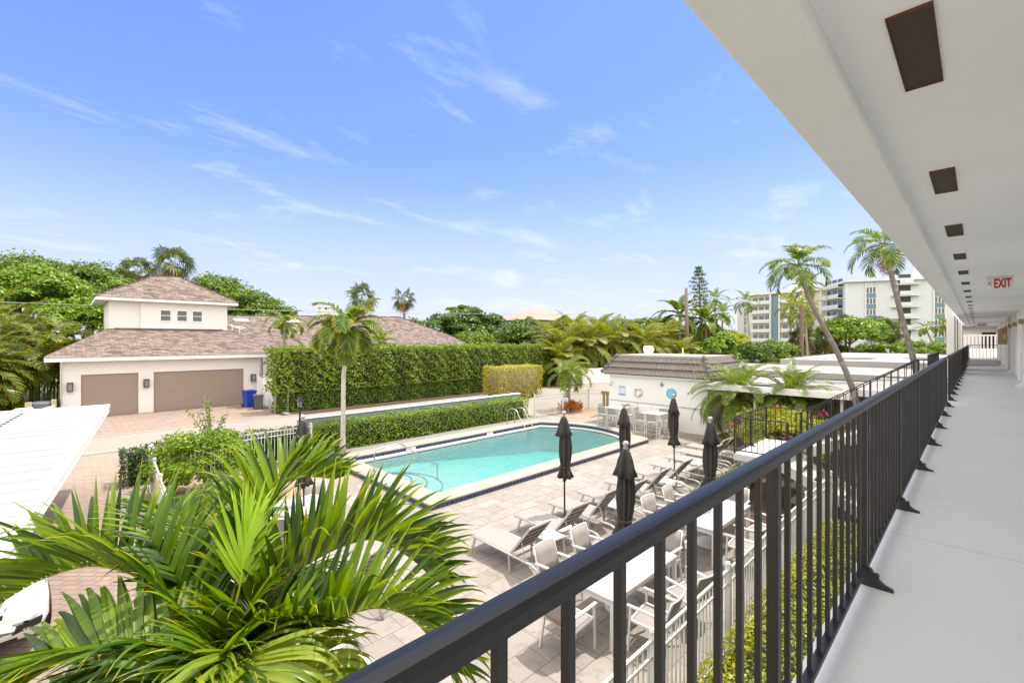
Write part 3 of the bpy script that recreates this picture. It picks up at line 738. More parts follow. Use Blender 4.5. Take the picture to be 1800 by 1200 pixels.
q = MB(); q.tube([(0, 0, 0), (0, 0, 0.72), (0.04, 0, 0.82), (0.14, 0, 0.87), (0.85, 0, 0.90), (0.95, 0, 0.86), (2.15, 0, 0.02), (2.3, 0, 0.0), (2.33, 0, -0.06), (2.33, 0, -0.6)], 0.025, 10)
q.build('rail', 'chrome', hr, smooth=True)
q = MB(); q.lathe([(0.06, 0), (0.06, 0.015), (0.03, 0.02)], n=14); q.build('flange', 'chrome', hr, smooth=False)

# ---------------------------------------------------------------- the apartment building we stand in
FZ = 2.9
XE = 51.0
bld = thing('apartment_building', 'white apartment building with an open gallery walkway, ceiling vents and window wall', 'building', (0, 0, 0))
q = MB(); q.bx(-1.1, XE, -1.25, 0.57, FZ - 0.22, FZ); q.build('walkway', 'walkway_paint', bld)
q = MB(); q.bx(-1.1, XE, -1.25, 0.65, 5.527, 5.75); q.build('ceiling', 'ceiling_paint', bld)
q = MB(); q.bx(-1.1, XE, 0.386, 0.655, 5.47, 5.95); q.build('edge_beam', 'beam_paint', bld, bevel=0.012)
q = MB(); q.bx(-1.1, XE, -8, 0.62, 5.95, 6.2); q.build('roof', 'roof_membrane', bld)
q = MB(); q.bx(-1.1, XE, -1.4, -1.146, 0, 5.527); q.build('wall', 'white_stucco', bld)
q = MB(); q.bx(-1.1, XE, -8, -7.8, 0, 5.95); q.build('wall', 'white_stucco', bld)
for k in range(8):
    x = 4.6 + 6.1 * k
    v = MB(); v.bx(x, x + 0.004, -1.14, 0.56, FZ, FZ + 0.001); v.build('floor_joint', 'floor_joint', bld)
    v = MB(); v.bx(x - 1.2, x - 1.197, 0.387, 0.654, 5.469, 5.471); v.build('beam_joint', 'trim_white', bld)
for k in range(24):
    x = 2.06 + 2.08 * k
    v = MB()
    for (a, c, d, e) in ((x - 0.004, x, 0.105, 0.225), (x + 0.65, x + 0.656, 0.105, 0.225), (x - 0.004, x + 0.656, 0.225, 0.2275), (x - 0.004, x + 0.656, 0.1025, 0.105)):
        v.bx(a, c, d, e, 5.519, 5.53)
    f = v.build('ceiling_vent', 'rust' if k < 3 else 'trim_white', bld)
    v = MB(); v.bx(x, x + 0.65, 0.105, 0.225, 5.523, 5.531); v.build('screen', 'vent_screen', f)
# window wall along the walkway: piers, tall window pairs, doors, wall lamps
for k in range(13):
    x = 1.5 + 4.0 * k

    v = MB(); v.bx(x - 0.12, x + 0.12, -1.146, -1.05, FZ, 5.527); v.build('pier', 'white_stucco', bld)
    for j in (0, 1):
        x0 = x + 0.45 + j * 0.95
        v = MB()
        for (a, c, d, e) in ((x0, x0 + 0.05, 4.04, 5.26), (x0 + 0.7, x0 + 0.75, 4.04, 5.26), (x0 + 0.05, x0 + 0.7, 4.04, 4.09), (x0 + 0.05, x0 + 0.7, 5.21, 5.26)): v.bx(a, c, -1.146, -1.126, d, e)
        f = v.build('window', 'trim_white', bld)
        v = MB(); v.bx(x0 + 0.05, x0 + 0.7, -1.146, -1.13, 4.09, 5.21); v.build('pane', 'gallery_glass', f)
    v = MB(); v.bx(x + 2.55, x + 3.45, -1.146, -1.10, FZ + 0.01, 4.98); d = v.build('door', 'trim_white', bld)
    v = MB(); v.tube([(x + 2.65, -1.10, 3.9), (x + 2.65, -1.05, 3.9), (x + 2.75, -1.05, 3.9)], 0.012, 6); v.build('handle', 'chrome', d)
    v = MB(); v.bx(x + 2.2, x + 2.42, -1.146, -1.0, 4.95, 5.12); v.build('wall_lamp', 'pump_beige', bld, bevel=0.02)
    if k % 2:
        v = MB(); v.add([(x - 0.1, -1.049, FZ), (x - 0.1, -0.82, FZ), (x - 0.1, -1.049, FZ + 0.22), (x + 0.1, -1.049, FZ), (x + 0.1, -0.82, FZ), (x + 0.1, -1.049, FZ + 0.22)], [(0, 1, 2), (3, 5, 4), (0, 3, 4, 1), (1, 4, 5, 2)]); v.build('wall_foot', 'white_stucco', bld)
# the part of the building that steps forward beyond the stair
q = MB(); q.bx(27.6, 29.4, 0.70, 0.95, 0, 5.46); q.build('fin_wall', 'white_stucco', bld)
q = MB(); q.bx(31.0, 33.5, 0.70, 0.95, 0, 5.46); q.build('fin_wall', 'white_stucco', bld)
q = MB(); q.bx(36.0, 37.6, 0.70, 0.95, 0, 5.46); q.build('fin_wall', 'white_stucco', bld)
q = MB(); q.bx(42.0, 43.5, 0.70, 0.95, 0, 5.46); q.build('fin_wall', 'white_stucco', bld)

ex = thing('exit_sign', 'clear hanging exit sign with red letters and left arrow under the walkway ceiling', 'sign', (11.83, -0.28, 5.527))
q = MB(); q.bx(-0.012, 0.012, -0.17, 0.17, -0.03, 0.0); q.build('bracket', 'trim_white', ex)
q = MB(); q.bx(-0.006, 0.006, -0.165, 0.165, -0.23, -0.031); q.build('panel', 'ceiling_paint', ex)
text_part('lettering', 'EXIT', 0.225, 'exit_red', ex, (-0.010, -0.03, -0.135), (math.radians(90), 0, math.radians(-90)), 0.003, bold=0.006).scale = (0.46, 1, 1)
text_part('arrow', '<', 0.15, 'exit_red', ex, (-0.010, 0.125, -0.135), (math.radians(90), 0, math.radians(-90)), 0.003).scale = (0.5, 1, 1)
ex2 = thing('exit_sign', 'distant exit sign with red letters near the far end of the walkway', 'sign', (44.0, -0.2, 5.527))
q = MB(); q.bx(-0.01, 0.01, -0.24, 0.24, -0.26, 0); q.build('panel', 'ceiling_paint', ex2)
text_part('lettering', 'EXIT', 0.2, 'exit_red', ex2, (-0.013, -0.03, -0.14), (math.radians(90), 0, math.radians(-90)), 0.003)
nb = thing('notice_board', 'yellow wooden notice board on the walkway wall beside dark windows', 'notice board', (34.5, -1.146, 4.55))
q = MB(); q.bx(-0.04, 0.04, 0, 0.42, -0.40, 0.40); q.build('board', 'yellow_board', nb, bevel=0.01)
q = MB(); q.bx(-0.046, -0.041, 0.12, 0.22, -0.12, 0.12); q.build('paper', 'tile_white', nb)

# ---------------------------------------------------------------- black railings
def top_rail_geo(b, p0, p1):
    """moulded cap rail: rounded top on a narrower channel"""
    p0, p1 = Vector(p0), Vector(p1); t = (p1 - p0).normalized(); sd = t.cross(Vector((0, 0, 1))).normalized(); u = sd.cross(t)
    prof = [(-0.018, -0.044), (0.018, -0.044), (0.018, -0.027), (0.027, -0.024), (0.027, -0.014)] + [(0.027 * math.cos(a), -0.012 + 0.013 * math.sin(a)) for a in [math.pi * k / 8 for k in range(1, 8)]] + [(-0.027, -0.014), (-0.027, -0.024), (-0.018, -0.027)]
    n = len(prof); vs = [p + sd * x + u * z for p in (p0, p1) for x, z in prof]
    b.add(vs, [(k, n + k, n + (k + 1) % n, (k + 1) % n) for k in range(n)] + [tuple(range(n)), tuple(range(2 * n - 1, n - 1, -1))])
def foot_geo(b, x, y, z, side):
    """curled triangular foot bracket"""
    pts = [(0, 0), (0.125, 0), (0.118, 0.012), (0.085, 0.022), (0.062, 0.040), (0.052, 0.058), (0.058, 0.072), (0.044, 0.082), (0.030, 0.078), (0.022, 0.10), (0.0, 0.115)]
    n = len(pts)
    vs = [(x + dx_, y + side * (0.019 + a), z + h) for dx_ in (-0.019, 0.019) for a, h in pts]
    b.add(vs, [tuple(range(n)), tuple(range(2 * n - 1, n - 1, -1))] + [(k, n + k, n + (k + 1) % n, (k + 1) % n) for k in range(n)])
def railing(label, x0, x1, posts, y=0.49, sp=0.161, limit=100):
    r = thing('balcony_railing', label, 'railing', (x0, y, FZ))
    b = MB(); top_rail_geo(b, (0, 0, 1.115), (x1 - x0, 0, 1.115)); b.build('top_rail', 'rail_black', r, smooth=False)
    b = MB(); b.bx(0, x1 - x0, -0.019, 0.019, 0.085, 0.112); b.build('bottom_rail', 'rail_black', r, bevel=0.003)
    far = MB(); nb_ = 0
    base = MB(); base.bx(-0.0185, 0.0185, -0.0185, 0.0185, 0.0, 1.072); pm = None
    bal = MB(); bal.bx(-0.009, 0.009, -0.009, 0.009, 0.112, 1.072); bm_ = None
    for px_ in posts:
        if pm is None:
            p = base.build('post', 'rail_black', r); pm = p.data
            f_ = MB(); foot_geo(f_, 0, 0, 0, -1); fo = f_.build('foot_bracket', 'rail_black', p); fm = fo.data
        else:
            p = bpy.data.objects.new('post', pm); COL.objects.link(p); p.parent = r
            fo = bpy.data.objects.new('foot_bracket', fm); COL.objects.link(fo); fo.parent = p
        p.location = (px_ - x0, 0, 0)
    span = [posts[0] - (posts[1] - posts[0])] + list(posts) + [posts[-1] + (posts[1] - posts[0])]
    for a, c in zip(span[:-1], span[1:]):
        for k in range(1, 11):
            x = a + (c - a) * k / 11
            if x < x0 + 0.03 or x > x1 - 0.03: continue
            if nb_ < limit:
                if bm_ is None: o = bal.build('baluster', 'rail_black', r); bm_ = o.data
                else: o = bpy.data.objects.new('baluster', bm_); COL.objects.link(o); o.parent = r
                o.location = (x - x0, 0, 0)
            else: far.bx(x - x0 - 0.0095, x - x0 + 0.0095, -0.0095, 0.0095, 0.112, 1.064)
            nb_ += 1
    if far.v: o = far.build('far_balusters', 'rail_black', r); o['kind'] = 'stuff'
    return r
railing('black metal balcony railing with moulded cap rail in the foreground', -0.6, 14.32, [-0.03 + 1.77 * k for k in range(9)])
railing('black metal balcony railing continuing along the walkway beyond the stair', 15.55, 50.9, [15.58 + 1.7655 * k for k in range(21)])
er = thing('end_railing', 'black metal railing across the far end of the walkway', 'railing', (50.9, 0.45, FZ))
b = MB(); top_rail_geo(b, (0, 0, 1.115), (0, -1.55, 1.115)); b.build('top_rail', 'rail_black', er)
b = MB(); b.bx(-0.019, 0.019, -1.55, 0, 0.085, 0.112); b.build('bottom_rail', 'rail_black', er)
for k in range(9):
    b = MB(); b.bx(-0.012, 0.012, -0.19 * k - 0.012, -0.19 * k + 0.012, 0.0 if k % 4 == 0 else 0.112, 1.064); b.build('post' if k % 4 == 0 else 'baluster', 'rail_black', er)
def rail_run(r, p0, p1, h, post_at=(0, 1), sp=0.135, foot=False, flat=True):
    """thin handrail, bottom rail and balusters between two floor points"""
    p0, p1 = Vector(p0), Vector(p1); d = p1 - p0; ln = Vector((d.x, d.y, 0)).length
    b = MB(); b.bar(p0 + Vector((0, 0, h)), p1 + Vector((0, 0, h)), 0.045, 0.03); b.build('handrail', 'rail_black', r, bevel=0.004)
    b = MB(); b.bar(p0 + Vector((0, 0, 0.10)), p1 + Vector((0, 0, 0.10)), 0.028, 0.028); b.build('bottom_rail', 'rail_black', r)
    n = max(2, int(ln / sp))
    for k in range(n + 1):
        f = k / n; p = p0 + d * f; post = any(abs(f - a) < 0.5 / n for a in post_at)
        w = 0.04 if post else 0.016
        b = MB(); b.bx(p.x - w / 2, p.x + w / 2, p.y - w / 2, p.y + w / 2, p.z + (0.0 if post else 0.112), p.z + h - 0.014); o = b.build('post' if post else 'baluster', 'rail_black', r)
        if post and foot:
            b = MB(); foot_geo(b, p.x, p.y, p.z, -1); b.build('foot_bracket', 'rail_black', o)
# ---------------------------------------------------------------- switchback stair to the pool deck
LZ = 1.30
st = thing('outdoor_stair', 'pale concrete switchback stair with a mid landing beside the bougainvillea', 'stair', (0, 0, 0))
q = MB(); q.bx(13.02, 15.75, 3.46, 4.66, LZ - 0.18, LZ); q.build('landing', 'stair_concrete', st, bevel=0.01)
ns1 = 9
for k in range(ns1):
    y0 = 0.60 + (3.46 - 0.60) * k / ns1; z = FZ - (FZ - LZ) * (k + 1) / (ns1 + 0)
    if k == ns1 - 1: continue
    q = MB(); q.bx(14.36, 15.5, y0, y0 + 0.36, z - 0.05, z); q.build('tread', 'stair_concrete', st)
for k in range(7):
    y0 = 3.46 - 0.30 * (k + 1); z = LZ - LZ * (k + 1) / 8
    q = MB(); q.bx(13.08, 14.2, y0 - 0.03, y0 + 0.31, z - 0.05, z); q.build('tread', 'stair_concrete', st)
for x in (14.32, 15.52):
    q = MB(); q.bar((x, 0.58, FZ - 0.17), (x, 3.46, LZ - 0.10), 0.05, 0.24); q.build('stringer', 'stair_concrete', st)
for x in (13.05, 14.23):
    q = MB(); q.bar((x, 3.46, LZ - 0.16), (x, 1.2, 0.08), 0.05, 0.24); q.build('stringer', 'stair_concrete', st)
for x, y in ((13.3, 3.7), (15.45, 3.7), (13.3, 4.45), (15.45, 4.45)):
    q = MB(); q.bx(x - 0.09, x + 0.09, y - 0.09, y + 0.09, 0, LZ - 0.18); q.build('column', 'stair_concrete', st)
r1 = thing('landing_railing', 'black metal railing around the lower stair landing', 'railing', (0, 0, 0))
rail_run(r1, (13.05, 4.64, LZ), (13.05, 3.36, LZ), 1.0, (0, 1))
rail_run(r1, (13.18, 4.64, LZ), (15.72, 4.64, LZ), 1.0, (0.45, 1), foot=True)
rail_run(r1, (15.72, 4.52, LZ), (15.72, 3.52, LZ), 1.0, (1,))
r2 = thing('stair_railing', 'black sloping handrail of the upper stair flight, nearer side', 'railing', (0, 0, 0))
rail_run(r2, (14.32, 1.05, FZ - 0.02), (14.32, 3.50, LZ + 0.02), 1.02, (0.0, 0.35, 0.67, 0.97))
rail_run(r2, (14.32, 0.53, FZ), (14.32, 1.05, FZ), 1.03, (0,))
r3 = thing('stair_railing', 'black sloping handrail of the upper stair flight, farther side', 'railing', (0, 0, 0))
rail_run(r3, (15.55, 1.05, FZ - 0.02), (15.55, 3.40, LZ + 0.05), 1.0, (0.0, 0.5, 1))
r4 = thing('stair_railing', 'black sloping handrail of the lower stair flight', 'railing', (0, 0, 0))
rail_run(r4, (14.24, 3.36, LZ), (14.24, 1.1, 0.05), 0.95, (0.0, 0.5, 1))
r5 = thing('gallery_railing', 'black railing of the second gallery seen beyond the stair', 'railing', (0, 0, 0))
rail_run(r5, (17.6, 0.98, FZ), (22.3, 0.98, FZ), 1.06, (0, 1), sp=0.18)

# ---------------------------------------------------------------- building across the far end
fb = thing('gallery_building', 'white gallery building with picket balconies beyond the end of the walkway', 'building', (60, 0, 0))
q = MB(); q.bx(1.2, 8, -6, 1.7, 0, 9); q.build('wall', 'white_stucco', fb)
q = MB(); q.bx(-0.2, 1.2, -6, 1.6, 2.65, 2.9); q.build('floor_slab', 'trim_white', fb)
q = MB(); q.bx(-0.2, 1.2, -6, 1.6, 5.45, 5.75); q.build('floor_slab', 'bin_grey', fb)
q = MB(); q.bx(-0.25, -0.05, -6, 1.6, 1.05, 2.4); q.build('panel', 'olive_panel', fb)
q = MB(); q.bx(-0.22, -0.10, -6, 1.6, 2.4, 3.6); q.build('parapet', 'white_stucco', fb)
for k in range(29):
    y = -5.5 + k * 0.24
    q = MB(); q.bx(-0.19, -0.14, y, y + 0.10, 3.6, 4.75); q.build('picket', 'white_metal', fb)
q = MB(); q.bx(-0.2, -0.12, -6, 1.6, 4.75, 4.85); q.build('rail', 'white_metal', fb)
for k in range(14):
    y = -5.5 + k * 0.48
    q = MB(); q.bx(-0.19, -0.14, y, y + 0.16, 5.75, 6.6); q.build('picket', 'white_metal', fb)
for y in (-3.6, -1.2, 1.0):
    q = MB(); q.bx(1.14, 1.2, y, y + 0.9, 3.2, 5.1); q.build('door', 'dark_fitting_recess_shade', fb)

# ---------------------------------------------------------------- loungers
G_L = 'sun loungers in a row along the pool'
def make_lounger(back_deg, name='sun_lounger'):
    """origin on the floor under the middle; foot end at +Y"""
    r = thing(name, '', 'lounger', group=G_L)
    w = 0.31
    hy = -0.22; bl = 0.78; a = math.radians(back_deg); zt = 0.355
    q = MB(); q.box((0, (1.0 + hy) / 2, zt), (0.56, 1.0 - hy, 0.012)); q.build('seat_sling', 'sling_taupe', r)
    dy_, dz_ = -math.cos(a), math.sin(a)
    q = MB(); q.bar((0, hy, zt + 0.01), (0, hy + dy_ * bl, zt + 0.01 + dz_ * bl), 0.55, 0.014, up=(0, math.sin(a), math.cos(a)))
    bk = q.build('backrest', 'sling_taupe', r)
    for s in (-1, 1):
        f = MB(); f.bar((s * 0.285, hy, zt), (s * 0.285, hy + dy_ * (bl + 0.02), zt + dz_ * (bl + 0.02)), 0.024, 0.04, up=(0, math.sin(a), math.cos(a))); f.build('back_frame', 'grey_metal', bk)
    f = MB(); f.bar((-0.29, hy + dy_ * bl, zt + dz_ * bl), (0.29, hy + dy_ * bl, zt + dz_ * bl), 0.03, 0.03); f.build('back_frame', 'grey_metal', bk)
    for k in (0.2, 0.4, 0.6, 0.8):
        f = MB(); f.bar((-0.28, hy + dy_ * bl * k - 0.012, zt - 0.006 + dz_ * bl * k), (0.28, hy + dy_ * bl * k - 0.012, zt - 0.006 + dz_ * bl * k), 0.03, 0.012); f.build('back_slat', 'grey_metal', bk)
    for s in (-1, 1):
        f = MB(); f.tube([(s * w, 1.0, zt - 0.01), (s * w, 0.0, zt - 0.012), (s * w, -0.80, zt - 0.03), (s * w, -0.88, zt - 0.06), (s * w, -0.92, zt - 0.11), (s * w, -1.02, 0.0)], 0.024, 8); f.build('side_rail', 'grey_metal', r, smooth=True)
        f = MB(); f.bar((s * w, 0.80, zt - 0.02), (s * w, 0.93, 0.0), 0.03, 0.045); f.build('leg', 'grey_metal', r)
        f = MB(); f.tube([(s * 0.27, hy + dy_ * 0.42, zt + dz_ * 0.42), (s * 0.27, hy - 0.38, zt - 0.05), (s * 0.27, hy - 0.12, 0.14)], 0.008, 6); f.build('back_strut', 'grey_metal', r, smooth=True)
        f = MB(); f.bar((s * w, -0.2, zt - 0.03), (s * w, -0.22, 0.0), 0.028, 0.028); f.build('leg', 'grey_metal', r)
    f = MB(); f.bar((-w, 0.99, zt - 0.005), (w, 0.99, zt - 0.005), 0.03, 0.035); f.build('end_bar', 'grey_metal', r)
    f = MB(); f.bar((-w, -0.95, 0.2), (w, -0.95, 0.2), 0.024, 0.024); f.build('end_bar', 'grey_metal', r)
    f = MB(); f.bar((-w, hy - 0.1, zt - 0.05), (w, hy - 0.1, zt - 0.05), 0.03, 0.03); f.build('cross_bar', 'grey_metal', r)
    return r
LX = [6.31, 7.68, 8.86, 10.02, 11.32, 12.72, 13.90, 15.05, 16.15, 17.3]
LY = [6.42, 6.46, 6.45, 6.44, 6.46, 6.5, 6.48, 6.55, 6.65, 6.8]
LB = [50, 52, 54, 50, 52, 50, 30, 52, 55, 50]
LLAB = ['taupe sling lounger nearest the viewer, at the near end of the poolside row',
        'second taupe lounger of the poolside row, between the first white side table and first umbrella',
        'third taupe lounger of the poolside row, just past the first closed umbrella pole',
        'fourth taupe lounger of the poolside row, partly behind the nearest closed umbrella',
        'fifth taupe lounger of the poolside row, left of the third white side table',
        'sixth taupe lounger of the poolside row, right of the third white side table',
        'taupe lounger with its backrest set lower than the others in the row',
        'eighth taupe lounger of the row, just beyond the umbrella before the pool house',
        'second farthest taupe lounger of the poolside row, near the fourth side table',
        'farthest taupe lounger of the poolside row, close to the stair landing']
protos = {}
for i in range(10):
    ry = [0.0, -0.02, 0.015, 0.0, 0.03, -0.02, 0.01, 0.0, -0.03, 0.02][i]
    if LB[i] not in protos: protos[LB[i]] = o = make_lounger(LB[i])
    else: o = copy_tree(protos[LB[i]])
    o.location = (LX[i], LY[i], 0.0); o.rotation_euler = (0, 0, ry); o['label'] = LLAB[i]
for lx_, ly_, rz_, lab_ in ((3.6, 7.6, 0.25, 'taupe lounger half hidden behind the big foreground palm'), (2.45, 8.3, 0.3, 'taupe lounger mostly covered by the fronds of the big palm')):
    o = copy_tree(protos[50]); o.location = (lx_, ly_, 0); o.rotation_euler = (0, 0, rz_); o['label'] = lab_
# white side tables between the loungers
def make_side_table():
    r = thing('side_table', '', 'side table', group='white side tables between the loungers')
    q = MB(); q.box((0, 0, 0.44), (0.48, 0.48, 0.035)); q.build('table_top', 'white_top', r, bevel=0.015)
    for sx in (-1, 1):
        for sy in (-1, 1):
            q = MB(); q.bar((sx * 0.19, sy * 0.19, 0.425), (sx * 0.215, sy * 0.215, 0), 0.03, 0.03); q.build('leg', 'grey_metal', r)
    return r
t0 = make_side_table()
TL = ['white square side table between the first two loungers of the row', 'white side table under the nearest closed umbrella, between two loungers', 'white side table between the fifth and sixth loungers', 'white side table by the seventh lounger near the umbrella pole', 'white side table beside the farthest loungers near the landing']
for i, (x, y) in enumerate(((6.98, 6.05), (9.42, 6.05), (12.02, 6.1), (14.48, 6.2), (16.72, 6.1))):
    o = t0 if i == 0 else copy_tree(t0); o.location = (x, y, 0); o['label'] = TL[i]; o.rotation_euler = (0, 0, 0.04 * (i - 2))
# closed umbrellas
def make_umbrella(seed):
    r = thing('closed_umbrella', '', 'umbrella', group='closed dark umbrellas around the pool deck')
    rs = random.Random(seed)
    ph = [rs.uniform(0, 6.28) for _ in range(4)]
    def fold(a, z, i): return 1 + 0.24 * math.cos(8 * a + ph[0] + 0.5 * math.sin(z * 3 + ph[1])) + 0.15 * math.cos(a + ph[1] + z * 1.3) + 0.09 * math.cos(13 * a + ph[2]) + 0.07 * math.cos(3 * a + ph[3] - z * 2.5)
    prof = [(0.03, 2.60), (0.05, 2.56), (0.07, 2.40), (0.095, 2.22), (0.112, 2.08), (0.125, 1.92), (0.122, 1.76), (0.108, 1.60), (0.088, 1.46), (0.09, 1.42), (0.12, 1.32), (0.165, 1.20), (0.15, 1.20)]
    q = MB(); q.lathe(prof, n=64, fold=fold); q.build('canopy', 'canopy_fabric', r, smooth=True)
    q = MB(); q.lathe([(0.035, 2.62), (0.07, 2.56), (0.10, 2.42), (0.12, 2.30), (0.165, 2.16), (0.155, 2.16), (0.09, 2.3)], n=64, fold=lambda a, z, i: 1 + (0.24 * math.cos(5 * a + ph[3]) + 0.12 * math.cos(2 * a + ph[0])) * (1 if i > 1 else 0.3)); q.build('vent_cap', 'canopy_fabric', r, smooth=True)
    q = MB(); q.lathe([(0.11, 1.425), (0.118, 1.43), (0.118, 1.46), (0.11, 1.465)], n=32); q.build('tie_strap', 'canopy_fabric', r, smooth=True)
    q = MB(); q.lathe([(0.035, 2.60), (0.045, 2.63), (0.028, 2.655), (0.052, 2.68), (0.055, 2.705), (0.035, 2.735), (0.01, 2.745)], n=16); q.build('finial', 'grey_plastic', r, smooth=True)
    q = MB(); q.tube([(0, 0, 0.05), (0, 0, 2.5)], 0.021, 10); p = q.build('pole', 'pole_black', r, smooth=True)
    q = MB(); q.lathe([(0.03, 1.10), (0.04, 1.12), (0.04, 1.2), (0.03, 1.22)], n=12); q.build('crank_hub', 'pole_black', p)
    q = MB(); q.tube([(0.035, 0, 1.15), (0.07, 0, 1.15), (0.08, 0, 1.11)], 0.008, 6); q.build('crank_handle', 'pole_black', p)
    q = MB(); q.lathe([(0.30, 0), (0.305, 0.03), (0.28, 0.06), (0.06, 0.085), (0.04, 0.10), (0.035, 0.26), (0.02, 0.265)], n=28); q.build('base', 'base_white', r, smooth=True)
    return r
UM = [((8.29, 6.72), 'closed dark umbrella with white base between the second and third loungers'),
      ((10.40, 6.45), 'closed dark umbrella standing half behind the nearest umbrella'),
      ((13.23, 6.45), 'closed dark umbrella in front of the blue round mirror on the pool house'),
      ((6.52, 4.05), 'closed dark umbrella nearest the balcony, rising from the first dining table'),
      ((9.90, 4.02), 'closed dark umbrella over the second dining table, against the low green hedge'),
      ((3.75, 10.41), 'closed dark umbrella behind the foreground palm, below the lamp post')]
up = [make_umbrella(1), make_umbrella(2), make_umbrella(3)]
for i, ((x, y), lab) in enumerate(UM):
    o = up[i] if i < 3 else copy_tree(up[i % 3]); o.location = (x, y, 0.005); o['label'] = lab; o.rotation_euler = (0, 0.012 * (i % 3 - 1), 0.7 * i)
# dining tables and armchairs
def make_table(lx, ly, h, name, lab, grp, leg=0.06):
    r = thing(name, lab, 'table', group=grp)
    q = MB(); q.box((0, 0, h - 0.02), (lx, ly, 0.04)); q.build('table_top', 'white_top', r, bevel=0.006)
    for s in (-1, 1):
        q = MB(); q.box((0, s * (ly / 2 - 0.05), h - 0.075), (lx - 0.14, 0.03, 0.07)); q.build('apron', 'white_metal', r)
        q = MB(); q.box((s * (lx / 2 - 0.05), 0, h - 0.075), (0.03, ly - 0.14, 0.07)); q.build('apron', 'white_metal', r)
    for sx in (-1, 1):
        for sy in (-1, 1):
            q = MB(); q.box((sx * (lx / 2 - 0.045), sy * (ly / 2 - 0.045), (h - 0.04) / 2), (leg, leg, h - 0.04)); q.build('leg', 'white_metal', r)
    return r
td = make_table(1.95, 0.98, 0.74, 'dining_table', 'white dining table around the nearest umbrella pole', 'white dining tables'); td.location = (6.45, 4.05, 0)
o = copy_tree(td); o.location = (9.85, 4.0, 0); o['label'] = 'white dining table around the umbrella by the low hedge'
o = copy_tree(td); o.location = (3.75, 10.45, 0); o.rotation_euler = (0, 0, 0.2); o.scale = (0.6, 1.1, 1); o['label'] = 'white table around the umbrella behind the foreground palm'
def make_armchair():
    """faces +Y; origin under the seat"""
    r = thing('armchair', '', 'chair', group='sling armchairs around the dining tables')
    q = MB(); q.bar((0, 0.22, 0.44), (0, -0.22, 0.41), 0.50, 0.012); q.build('seat', 'sling_taupe', r)
    q = MB()
    ys = [(-0.20, 0.43), (-0.245, 0.56), (-0.285, 0.70), (-0.34, 0.86)]
    vs = []
    for y, z in ys:
        for k in range(5): vs.append(((k - 2) * 0.125, y - 0.035 * (1 - ((k - 2) / 2) ** 2), z))
    q.add(vs, [(i * 5 + k, i * 5 + k + 1, i * 5 + k + 6, i * 5 + k + 5) for i in range(3) for k in range(4)])
    q.build('back_sling', 'sling_taupe', r, smooth=True, solid=0.012)
    for s in (-1, 1):
        q = MB(); q.tube([(s * 0.265, -0.18, 0.42), (s * 0.262, -0.25, 0.56), (s * 0.262, -0.29, 0.70), (s * 0.258, -0.345, 0.87)], 0.016, 8); q.build('back_post', 'white_metal', r, smooth=True)
        q = MB(); q.bar((s * 0.275, -0.18, 0.43), (s * 0.285, -0.27, 0.0), 0.03, 0.03); q.build('leg', 'white_metal', r)
        q = MB(); q.bar((s * 0.285, 0.24, 0.64), (s * 0.285, 0.27, 0.0), 0.03, 0.03); q.build('leg', 'white_metal', r)
        q = MB(); q.bar((s * 0.285, 0.29, 0.645), (s * 0.28, -0.27, 0.62), 0.05, 0.028); q.build('armrest', 'white_metal', r, bevel=0.006)
        q = MB(); q.bar((s * 0.265, 0.25, 0.435), (s * 0.265, -0.22, 0.41), 0.03, 0.03); q.build('seat_rail', 'white_metal', r)
    q = MB(); q.tube([((k - 2) * 0.129, -0.345 - 0.035 * (1 - ((k - 2) / 2) ** 2), 0.865) for k in range(5)], 0.014, 8); q.build('top_bar', 'white_metal', r, smooth=True)
    q = MB(); q.bar((-0.265, 0.25, 0.43), (0.265, 0.25, 0.43), 0.03, 0.03); q.build('seat_rail', 'white_metal', r)
    return r
ac = make_armchair()
AC = [((5.12, 4.1), -90, 'armchair at the near end of the first dining table'), ((7.75, 4.05), 90, 'armchair at the far end of the first dining table'),
      ((5.95, 4.95), 180, 'armchair on the pool side of the first dining table, nearer end'), ((6.95, 4.95), 184, 'armchair on the pool side of the first dining table, farther end'),
      ((6.0, 3.22), 6, 'armchair on the fence side of the first dining table, nearer end'), ((7.0, 3.15), -12, 'armchair on the fence side of the first dining table, farther end'),
      ((8.45, 4.1), -85, 'armchair at the near end of the second dining table'), ((11.15, 4.0), 95, 'armchair at the far end of the second dining table'),
      ((9.4, 4.9), 178, 'armchair on the pool side of the second dining table, nearer end'), ((10.4, 4.92), 185, 'armchair on the pool side of the second dining table, farther end'),
      ((9.4, 3.15), 4, 'armchair on the fence side of the second dining table, nearer end'), ((10.45, 3.1), -8, 'armchair on the fence side of the second dining table, farther end'),
      ((3.1, 10.0), -40, 'armchair at the table behind the palm, on its near side'), ((4.35, 11.2), 170, 'armchair at the table behind the palm, on its far side')]
for i, ((x, y), d, lab) in enumerate(AC):
    o = ac if i == 0 else copy_tree(ac); o.location = (x, y, 0); o.rotation_euler = (0, 0, math.radians(d)); o['label'] = 'taupe sling ' + lab
